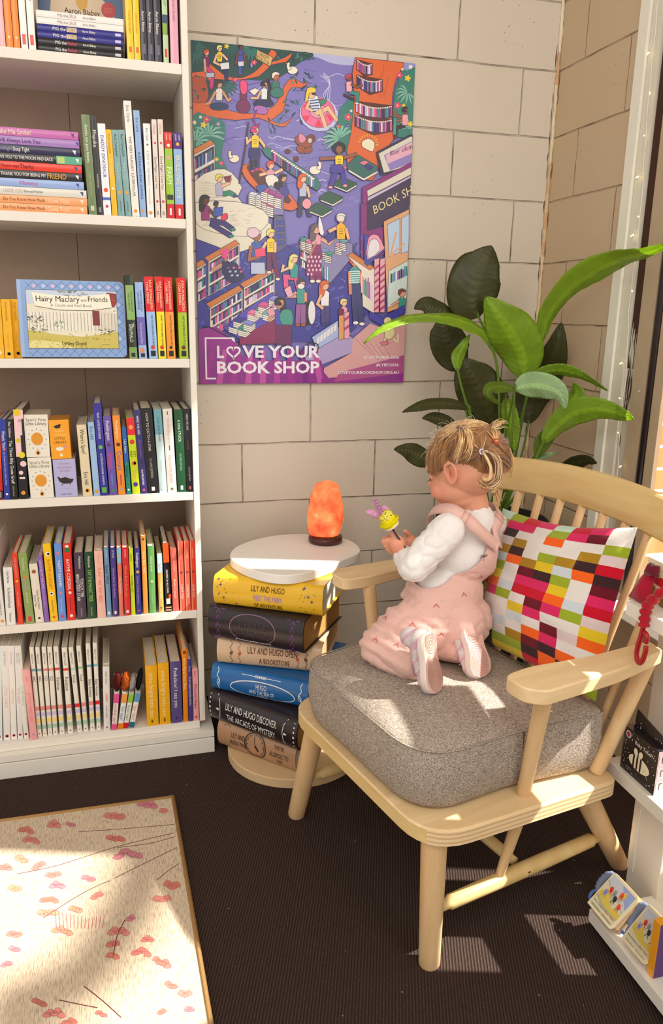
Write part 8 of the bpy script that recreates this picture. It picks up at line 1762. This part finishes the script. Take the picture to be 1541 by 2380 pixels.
# buggy board books with blue straps on the lowest shelf
def bear(lab, A, Bp, nlay, rise, h, tilt_):
    ex = (Bp - A); wd = ex.length; ex.normalize(); n0 = Vector((math.cos(tilt_), 0, math.sin(tilt_)))     # up direction of the cover
    ey = (n0 - ex * n0.dot(ex)).normalized(); nn = ex.cross(ey)
    if nn.z < 0: nn = -nn
    root_ = thing('buggy_book', lab, 'board book', tuple(A), (0, 0, 0), 'strapped board books on the lowest shelf')
    O_ = rounded([(0, 0), (wd, 0), (wd, h), (0, h)], [.002, .010, .010, .002], 5); n = len(O_)
    mb = MB(); mb.mat = 'gloss'
    for L_ in range(nlay):
        d1 = -L_ * .0092; d0 = d1 - .0085; f_ = lambda x, y, d: ex * x + ey * y + nn * (d + nlay * .0092)
        V = [f_(x, y, d1) for x, y in O_] + [f_(x, y, d1 - .0010) for x, y in O_] + [f_((x - wd / 2) * .99 + wd / 2, (y - h / 2) * .99 + h / 2, d1 - .0011) for x, y in O_] + [f_((x - wd / 2) * .99 + wd / 2, (y - h / 2) * .99 + h / 2, d0) for x, y in O_]
        mb.add(V, [tuple(range(n))], 'd9cfae'); mb.add(V, [tuple(range(3 * n, 4 * n))[::-1]], 'c9b08a')
        for k in range(3): mb.add(V, [(k * n + i, k * n + (i + 1) % n, (k + 1) * n + (i + 1) % n, (k + 1) * n + i) for i in range(n)], 'ceb391' if k != 2 else 'b8946c', True)
    mb.frame(nn * (nlay * .0092 + .0002), ex, ey, nn)
    W_, H_ = wd, h
    mb.flat([(.05 * W_, .12 * H_), (.92 * W_, .12 * H_), (.92 * W_, .94 * H_), (.05 * W_, .94 * H_)], 'c9c2a0', .0002)
    mb.flat([(.05 * W_, .94 * H_), (.92 * W_, .94 * H_), (.92 * W_, .45 * H_), (.6 * W_, .62 * H_), (.3 * W_, .60 * H_), (.05 * W_, .80 * H_)], 'b9bcc8', .0004)
    mb.flat([(.45 * W_, .94 * H_), (.92 * W_, .94 * H_), (.92 * W_, .55 * H_), (.7 * W_, .72 * H_)], '8f9cc4', .0005)
    mb.flat([(.05 * W_, .50 * H_), (.30 * W_, .55 * H_), (.55 * W_, .35 * H_), (.92 * W_, .40 * H_), (.92 * W_, .26 * H_), (.4 * W_, .26 * H_), (.05 * W_, .36 * H_)], 'c9b24a', .0006)
    for (x, y, c_) in ((.28, .66, 'c8402c'), (.20, .52, '8a8ac0'), (.52, .56, '2f3440'), (.60, .74, 'd85a3c'), (.74, .50, 'd9542c'), (.66, .78, 'e0b83a'), (.42, .66, '8f8f86')):
        mb.disc(x * W_, y * H_, .055 * W_, c_, .0008, 10, .085 * W_, rot=.4); mb.disc((x + .03) * W_, (y + .09) * H_, .028 * W_, 'd9a884', .0009, 8)
        mb.line([(x * W_, y * H_), ((x - .05) * W_, (y - .13) * H_)], .0012, c_, .0008); mb.line([(x * W_, y * H_), ((x + .06) * W_, (y - .12) * H_)], .0012, c_, .0008)
    mb.text("We're Going on a", .30 * W_, .20 * H_, .050 * W_, '3a2a26', .001, maxw=W_ * .46); mb.text('Bear Hunt', .71 * W_, .20 * H_, .058 * W_, 'a83a22', .001, maxw=W_ * .32)
    mb.text('Michael Rosen', .28 * W_, .09 * H_, .04 * W_, '5a4a42', .001, maxw=W_ * .34); mb.text('Helen Oxenbury', .70 * W_, .09 * H_, .04 * W_, '5a4a42', .001, maxw=W_ * .36)
    mb.build('book_block', root_)
    st = MB(); st.mat = 'knit'; z0 = nn * (nlay * .0092 * .5)
    P_ = spline([ey * h * .92 + ex * .004 + z0, ey * h * .86 - ex * .008 + z0 + nn * .006, ey * h * .62 - ex * .013 + z0 + nn * .004, ey * h * .42 - ex * .010 + z0, ey * h * .36 + ex * .002 + z0], 5)
    st.tube(P_, [(.0045, .008) if i % 2 else (.0058, .0095) for i in range(len(P_))], '8088a4', 8); st.build('strap', root_)
    cl = MB(); cl.mat = 'plastic'; Q = spline([ey * h * .40 - ex * .012 + z0, ey * h * .24 - ex * .018 + z0, ey * h * .10 - ex * .014 + z0, ey * h * .12 - ex * .006 + z0, ey * h * .28 - ex * .007 + z0, ey * h * .36 - ex * .004 + z0], 5)
    cl.tube(Q, .0028, '4f74c0', 8); cl.build('clip', root_)
A_ = at(1381, 2113, 2, .0465); B_ = at(1437, 2180, 2, .0465)
bear('small strapped board book, nearer one lying tilted on the lowest white shelf', Vector((A_.x + .002, A_.y, .047)), Vector((B_.x + .002, B_.y, .047)), 3, 0, .078, R(46))
A2 = at(1459, 2152, 2, .0465); B2 = at(1493, 2212, 2, .0465)
bear('small strapped board book, farther one half hidden behind the tilted one', Vector((UX + .018, B_.y - .012, .047)), Vector((UX + .020, B_.y - .078, .047)), 2, 0, .080, R(50))
# orange and purple book beyond them
ob = thing('book', 'orange and purple book at the lower right corner on the lowest white shelf', 'book', (UX + .012, -1.262, .0462), (0, 0, 0))
mb = MB(); mb.mat = 'gloss'; mb.box(0, .09, -.016, 0, 0, .11, ['5a2f72', '5a2f72', '5a2f72', 'f0a21c', 'f0a21c', '5a2f72']); mb.box(-.0008, 0, -.016, 0, 0, .11, 'f0a21c'); mb.build('cover', ob)
pb = MB(); pb.box(.09, .0905, -.014, -.002, .002, .108, 'e8dcc6'); pb.build('pages', ob)
# black spotted boxes with a bee on the middle shelf
def beebox(lab, x, y0, wd, z, h, dp):
    root_ = thing('toy_box', lab, 'toy box', (x, y0, z), (0, 0, 0), 'black spotted gift boxes on the middle shelf')
    mb = MB(); mb.mat = 'gloss'; mb.box(0, dp, -wd, 0, 0, h, ['c9a8ac', '221d20', '221d20', '221d20', '2a2428', '221d20'], bev=0)
    mb.frame((0, -wd / 2, h / 2), (0, -1, 0), (0, 0, 1), (-1, 0, 0))
    rr = random.Random(4); W_, H_ = wd, h
    for i in range(58):
        px_, py_ = rr.uniform(-.46, .46) * W_, rr.uniform(-.46, .46) * H_
        if abs(px_ + .02 * W_) < .26 * W_ and -.36 * H_ < py_ < .30 * H_: continue
        mb.disc(px_, py_, .0011, 'e9e4e0', .0002, 6)
    mb.disc(-.36 * W_, .36 * H_, .0075, 'e9dcdc', .0003, 18); mb.disc(-.36 * W_, .36 * H_, .0050, 'b81c3c', .0004, 16); mb.text('Baby Touch', .10 * W_, .30 * H_, .0072, 'f2eeea', .0004, maxw=W_ * .62, rot=-.02); mb.disc(-.24 * W_, .30 * H_, .0014, 'f2eeea', .0004, 8)
    mb.disc(.02 * W_, -.12 * H_, .30 * W_, 'efe6cc', .0003, 26, .16 * H_); 
    for k in (-.16, -.06, .04): mb.flat([(k * W_, -.27 * H_), ((k + .045) * W_, -.27 * H_), ((k + .05) * W_, .03 * H_), ((k + .0) * W_, .03 * H_)], '221d20', .0005)
    mb.disc(-.10 * W_, .10 * H_, .055 * W_, 'efe6cc', .0003, 16, .085 * H_, rot=.3); mb.disc(.04 * W_, .11 * H_, .055 * W_, 'efe6cc', .0003, 16, .08 * H_, rot=-.4)
    mb.disc(.20 * W_, -.14 * H_, .0009, '2a2426', .0006, 6); mb.disc(.17 * W_, -.19 * H_, .0012, 'b8c040', .0006, 6)
    mb.frame((dp / 2, -wd - .0001, h / 2), (1, 0, 0), (0, 0, 1), (0, -1, 0))
    for k in range(3): mb.flat([(-dp * .45, (-.44 + k * .30) * H_), (dp * .45, (-.44 + k * .30) * H_), (dp * .45, (-.18 + k * .30) * H_), (-dp * .45, (-.18 + k * .30) * H_)], 'c9aeb4', .0002); mb.line([(-dp * .30, (-.38 + k * .30) * H_), (-dp * .30, (-.24 + k * .30) * H_), (-dp * .18, (-.24 + k * .30) * H_)], .0018, '221d20', .0004)
    mb.build('carton', root_)
    tb_ = MB(); tb_.mat = 'gloss'; tb_.add([(.012, -.010, h), (.012, -wd + .006, h), (.012, -wd + .006, h + .022), (.012, -.014, h + .038), (.0135, -.010, h), (.0135, -wd + .006, h), (.0135, -wd + .006, h + .022), (.0135, -.014, h + .038)], [(0, 1, 2, 3), (7, 6, 5, 4), (0, 3, 7, 4), (3, 2, 6, 7), (2, 1, 5, 6)], '221d20')
    tb_.frame((.0118, -wd / 2, h), (0, -1, 0), (0, 0, 1), (-1, 0, 0))
    for i in range(12): tb_.disc(rr.uniform(-.4, .4) * W_, rr.uniform(.003, .018), .0010, 'e9e4e0', .0002, 6)
    tb_.build('hanging_tab', root_)
q0 = at(1441, 1780, 2, zm + .0005); q1 = at(1516, 1850, 2, zm + .0005); q2 = near(1451, 1684, q0.x, q0.y)
bw = q0.y - q1.y
beebox('black spotted box with a white bee, nearer one on the middle white shelf', q0.x, q0.y, bw, zm + .0006, q2.z - zm, .045)
beebox('black spotted box behind the one with the bee', q0.x + .048, q0.y - .012, bw, zm + .0006, q2.z - zm + .004, .024) if PXN - (q0.x + .048) > .03 else None
# top shelf: boxed picture toy with red fabric ribbon and a hanging red ring
t0 = at(1500, 1395, 0, UX + .045); 
bx = thing('boxed_toy', 'cream boxed toy with a red picture at the right edge on the top white shelf', 'boxed toy', (UX + .040, t0.y, zt + .0006))
mb = MB(); mb.mat = 'gloss'; bh = near(1520, 1302, UX + .04, t0.y - .02).z - zt; mb.box(0, .06, -.10, 0, 0, bh, 'e6dab4')
mb.frame((0, -.05, bh / 2), (0, -1, 0), (0, 0, 1), (-1, 0, 0)); mb.text('D', .006, bh * .30, .013, '2a2226', .0003);
mb.flat([(-.04, bh * .05), (-.01, bh * .16), (.02, bh * .02), (.0, -bh * .10), (-.035, -bh * .02)], 'c4202c', .0003); mb.disc(.01, -bh * .16, .018, 'd9b83a', .0005, 14); mb.disc(-.03, -bh * .26, .012, '8a8a2a', .0007, 12); mb.disc(0, -bh * .34, .014, '7a5a2a', .0009, 12)
mb.build('carton', bx)
rb = thing('fabric_toy', 'twisted red fabric toy with a plastic ring hanging off the top white shelf', 'toy', (UX, t0.y, zt))
o0 = Vector((UX, t0.y, zt)); XF = UX - .006
def FX(u, v, x=None): return at(u, v, 0, XF if x is None else x) - o0
mb = MB(); mb.mat = 'cloth'
A = [FX(1460, 1386, UX + .012), FX(1492, 1402, UX + .012), FX(1500, 1380, UX + .016), FX(1511, 1330, UX + .02), FX(1503, 1326, UX + .02), FX(1488, 1342, UX + .016)]
n = len(A); off = Vector((.012, 0, 0)); V = A + [p + off for p in A]
c_ = sum(A, Vector()) / n - Vector((.006, 0, 0)); V.append(c_)
mb.add(V, [(i, (i + 1) % n, 2 * n) for i in range(n)] + [(i, n + i, n + (i + 1) % n, (i + 1) % n) for i in range(n)] + [tuple(range(n, 2 * n))], 'a81c34', True)
mb.tube([FX(1504, 1332, UX + .02), FX(1514, 1322, UX + .02), FX(1524, 1330, UX + .022), FX(1526, 1316, UX + .022)], [.006, .011, .010, .006], '6a1c28', 8)
P_ = spline([FX(1545, 1372), FX(1528, 1384), FX(1512, 1400), FX(1503, 1412), FX(1500, 1428), FX(1498, 1444), FX(1497, 1456)], 4)
mb.tube(P_, [(.011, .009) if (i // 2) % 2 else (.0075, .006) for i in range(len(P_))], 'b41c2c', 8)
mb.build('fabric', rb)
mb = MB(); mb.mat = 'plastic'
P_ = spline([FX(1497, 1452), FX(1490, 1478), FX(1481, 1510), FX(1481, 1533), FX(1487, 1541), FX(1494, 1534), FX(1501, 1512), FX(1502, 1502)], 5); mb.tube(P_, .0044, 'a8141e', 10)
P_ = spline([FX(1501, 1494), FX(1504, 1484), FX(1503, 1476), FX(1498, 1470)], 4); mb.tube(P_, .0042, 'a8141e', 10); mb.build('ring', rb)

ylim = -1.285
for i in range(5):      # unseen boxes added further along the top shelf to block sun
    mb = MB(); mb.mat = 'gloss'; mb.box(0, .075, -.080, 0, 0, .25 + .02 * ((i * 7) % 3), ['d9cdb0', 'b8402c', '3f6a8a', 'e0b03a', '6a8a4a', 'c9a0b0'][i]); o = mb.build('shade_box', None, (UX + .03, ylim - i * .083, zt + .0006)); tag(o, ['cream', 'brick red', 'slate blue', 'mustard', 'moss green', 'dusty pink'][i] + ' unseen box added on the top white shelf to block sun', 'box', 'unseen boxes added on the top white shelf to block sun')
# ---------------------------------------------------------------- fairy lights hanging down the window frame
fw = thing('string_lights', 'thin white wire of tiny warm fairy lights hanging beside the window', 'string lights', (XC, -.44, 0))
def wy(u, v): p = at(u, v, 0, XC - .006); return Vector((-.006, p.y + .44, p.z))
mb = MB(); mb.mat = 'plastic'
wp = spline([wy(1530, 0), wy(1521, 90), wy(1512, 180), wy(1503, 290), wy(1497, 380), wy(1490, 480), wy(1478, 590), wy(1466, 680), wy(1460, 760), wy(1456, 860), wy(1448, 930), wy(1441, 1010), wy(1436, 1090), wy(1432, 1150), wy(1428, 1200)], 4)
wp = [p + Vector((0, .0015 * math.sin(i * 1.3), 0)) for i, p in enumerate(wp)]
mb.tube(wp, .0009, 'f2eee6', 6); mb.build('wire', fw)
m, nt, b = newmat('warm_bulb', .3, .5); b.inputs['Base Color'].default_value = (1, .85, .5, 1); b.inputs['Emission Color'].default_value = (1, .75, .32, 1); b.inputs['Emission Strength'].default_value = 6
for (u, v) in ((1505, 125), (1510, 218), (1497, 315), (1480, 412), (1483, 503), (1468, 548), (1470, 676), (1442, 845), (1446, 930), (1436, 1005), (1443, 1083)):
    p = wy(u, v); q = min(wp, key=lambda k: (k - p).length); d = (p - q) if (p - q).length > .006 else Vector((-.003, .010, .004))
    mb = MB(); mb.mat = 'plastic'; mb.tube([q, q + d * .7], .0012, 'f2eee6', 6); mb.mat = 'warm_bulb'; mb.tube([q + d * .7, q + d * 1.15], [.0016, .0010], 'ffffff', 6); mb.build('bulb', fw)
mb = MB(); mb.mat = 'plastic'; hk = at(1487, 910, 0, XC + .004); mb.tube([(XC + .003, hk.y, hk.z), (XC - .004, hk.y - .004, hk.z + .001), (XC - .008, hk.y - .010, hk.z), (XC - .006, hk.y - .014, hk.z + .004)], .0011, 'f2eee6', 6); tag(mb.build('hook'), 'tiny white hook on the cream window frame', 'hook')
# papers and a black clip on the sill
mb = MB(); mb.box(XC - .10, XC + .028, -.98, -.50, .4405, .4425, 'e9edf2'); mb.frame((XC - .06, -.62, .4427), (0, -1, 0), (1, 0, 0), (0, 0, 1)); mb.flat([(-.02, 0), (0, 0), (0, .012), (-.02, .012)], '2a2426', .0003); o = mb.build('leaflet'); tag(o, 'white leaflets lying on the window sill behind the chair', 'leaflet')

# ---------------------------------------------------------------- woven rug
m, nt, b = newmat('woven_rug', .95, .1); t = N(nt, 'ShaderNodeTexCoord')
mp = N(nt, 'ShaderNodeMapping'); mp.inputs['Scale'].default_value = (480, 60, 1); L(nt, t.outputs['Object'], mp.inputs[0])
n1 = N(nt, 'ShaderNodeTexNoise'); n1.inputs['Scale'].default_value = 1; n1.inputs['Detail'].default_value = 3; L(nt, mp.outputs[0], n1.inputs['Vector'])
n2 = N(nt, 'ShaderNodeTexNoise'); n2.inputs['Scale'].default_value = 5; n2.inputs['Detail'].default_value = 3; L(nt, t.outputs['Object'], n2.inputs['Vector'])
cr = N(nt, 'ShaderNodeValToRGB'); e = cr.color_ramp.elements; e[0].position = .33; e[0].color = (*hx('b29f8b'), 1); e[1].position = .55; e[1].color = (*hx('d8c9b2'), 1); L(nt, n1.outputs['Fac'], cr.inputs[0])
mx = N(nt, 'ShaderNodeMix', data_type='RGBA'); mx.blend_type = 'MULTIPLY'; mx.inputs[0].default_value = .5; L(nt, cr.outputs[0], mx.inputs[6]); c2 = N(nt, 'ShaderNodeValToRGB'); c2.color_ramp.elements[0].color = (.75, .62, .55, 1); c2.color_ramp.elements[1].color = (1.1, 1.1, 1.05, 1); L(nt, n2.outputs['Fac'], c2.inputs[0]); L(nt, c2.outputs[0], mx.inputs[7]); L(nt, mx.outputs[2], b.inputs['Base Color'])
bp = N(nt, 'ShaderNodeBump'); bp.inputs['Strength'].default_value = .8; bp.inputs['Distance'].default_value = .002; L(nt, n1.outputs['Fac'], bp.inputs['Height']); L(nt, bp.outputs[0], b.inputs['Normal'])
paint('rug_thread', .95, .05, 300, .25, .6, 600)
RZ = .008; c0 = at(402, 1852, 2, RZ); c1_ = at(490, 2376, 2, RZ); c2_ = at(0, 1908, 2, RZ)
xr0, xr1 = c0.x, c1_.x; exd = Vector((c0.x - c2_.x, c0.y - c2_.y, 0)).normalized(); eyd = Vector((c1_.x - c0.x, c1_.y - c0.y, 0)).normalized()
O = Vector((c0.x, c0.y, 0)); cn = [O, O - exd * .95, O - exd * .95 + eyd * 1.5, O + eyd * 1.5]
rug = thing('rug', 'cream and brown woven rug with pink blossom pattern on the dark carpet', 'rug', tuple(O))
mb = MB(); mb.mat = 'woven_rug'; V = [p - O + Vector((0, 0, z)) for z in (.0005, RZ) for p in cn]
mb.add(V, [(4, 5, 6, 7), (0, 1, 5, 4), (1, 2, 6, 5), (2, 3, 7, 6), (3, 0, 4, 7)], 'ffffff')
mb.frame((0, 0, RZ), (1, 0, 0), (0, 1, 0), (0, 0, 1)); mb.mat = 'rug_thread'
def rp_(x, y): p = at(x / 2.2014, 1820 + y / 2.2014, 2, RZ) - O; return (p.x, p.y)
rr = random.Random(9)
def sprig(x, y, s, ang, c1='c9685c', c2='6a2a3a', n=5):
    for i in range(n):
        a = ang + (i - n / 2) * .12; d = i * s * .55; px_, py_ = x + d * math.cos(a), y + d * math.sin(a) * .7 + rr.uniform(-.3, .3) * s; P_ = []
        for k in range(9): q = 6.2832 * k / 9; P_.append(rp_(px_ + s * (.62 + .16 * math.sin(3 * q)) * math.cos(q), py_ + s * .46 * math.sin(q)))
        mb.flat(P_, c1, .0002 + i * .00002); mb.line(P_ + [P_[0]], .0006, c2, .0003 + i * .00002)
    mb.line([rp_(x, y), rp_(x + n * s * .5 * math.cos(ang), y + n * s * .5 * math.sin(ang) * .7)], .0007, c2, .00042)
SPR = [(720, 110, 28, 0, 5), (830, 140, 24, -.2, 2), (550, 168, 30, 0, 5), (560, 285, 26, -.2, 5), (600, 370, 30, -.35, 7), (860, 520, 34, .2, 3), (800, 600, 30, -.2, 4), (660, 690, 26, .3, 2), (570, 760, 30, -.2, 5), (560, 820, 28, -.1, 3), (560, 890, 28, -.3, 3), (690, 860, 28, .1, 5), (800, 905, 28, .4, 5), (740, 800, 26, .1, 3), (930, 1080, 28, -.2, 3), (860, 1030, 26, .2, 3), (960, 1160, 26, 0, 2), (110, 240, 26, .1, 4), (260, 210, 28, 0, 3), (350, 210, 20, .2, 3), (130, 290, 24, -.1, 5), (90, 380, 26, .5, 4), (180, 440, 26, -.8, 4), (250, 470, 26, 0, 4), (60, 540, 28, .2, 3), (0, 430, 26, .1, 4), (270, 520, 26, 0, 4), (430, 490, 24, .1, 4), (480, 580, 26, -.2, 3), (220, 600, 26, -.1, 5), (210, 670, 30, -.3, 5), (370, 640, 28, .2, 3), (280, 750, 26, .1, 6), (50, 770, 26, .1, 4), (60, 850, 24, 0, 3), (20, 930, 24, 0, 3), (180, 1120, 26, .3, 4), (240, 1180, 30, -.2, 5), (330, 1220, 26, 0, 4), (820, 1170, 24, .1, 2), (500, 1180, 20, 0, 4)]
for (x, y, s, a, n) in SPR: sprig(x, y, s * 1.12, a, rr.choice(['d08478', 'cc7a6c', 'd69478', 'c8808a']), rr.choice(['9a5a5c', 'a0685a', '8a5054']), n)
for P_ in ([(90, 465), (300, 420), (600, 325), (890, 255)], [(400, 250), (620, 235), (890, 212)], [(600, 330), (760, 310), (895, 275)], [(580, 490), (700, 430), (905, 330)], [(805, 495), (860, 450), (918, 412)], [(560, 500), (430, 560), (220, 690)], [(430, 1040), (520, 1110), (620, 1200)], [(300, 1110), (420, 1135), (500, 1150)], [(640, 700), (600, 780), (580, 880)]):
    Q = [(p.x, p.y) for p in spline([(*rp_(*p), 0) for p in P_], 5)]; mb.line(Q, .0016, '6a3036', .0003)
for i in range(14): x = 290 + i * 18; mb.line([rp_(x, 745), rp_(x - 8 + i * 1.4, 690 - abs(i - 9) * 4)], .0012, 'b86a6a', .0003)
mb.build('weave', rug)
mb = MB(); mb.mat = 'rug_thread'
for a, b_ in ((cn[0], cn[1]), (cn[0], cn[3])): mb.tube([a - O + Vector((0, 0, .006)), b_ - O + Vector((0, 0, .006))], [(.005, .0062)] * 2, 'b08a58', 8)
mb.build('binding', rug)
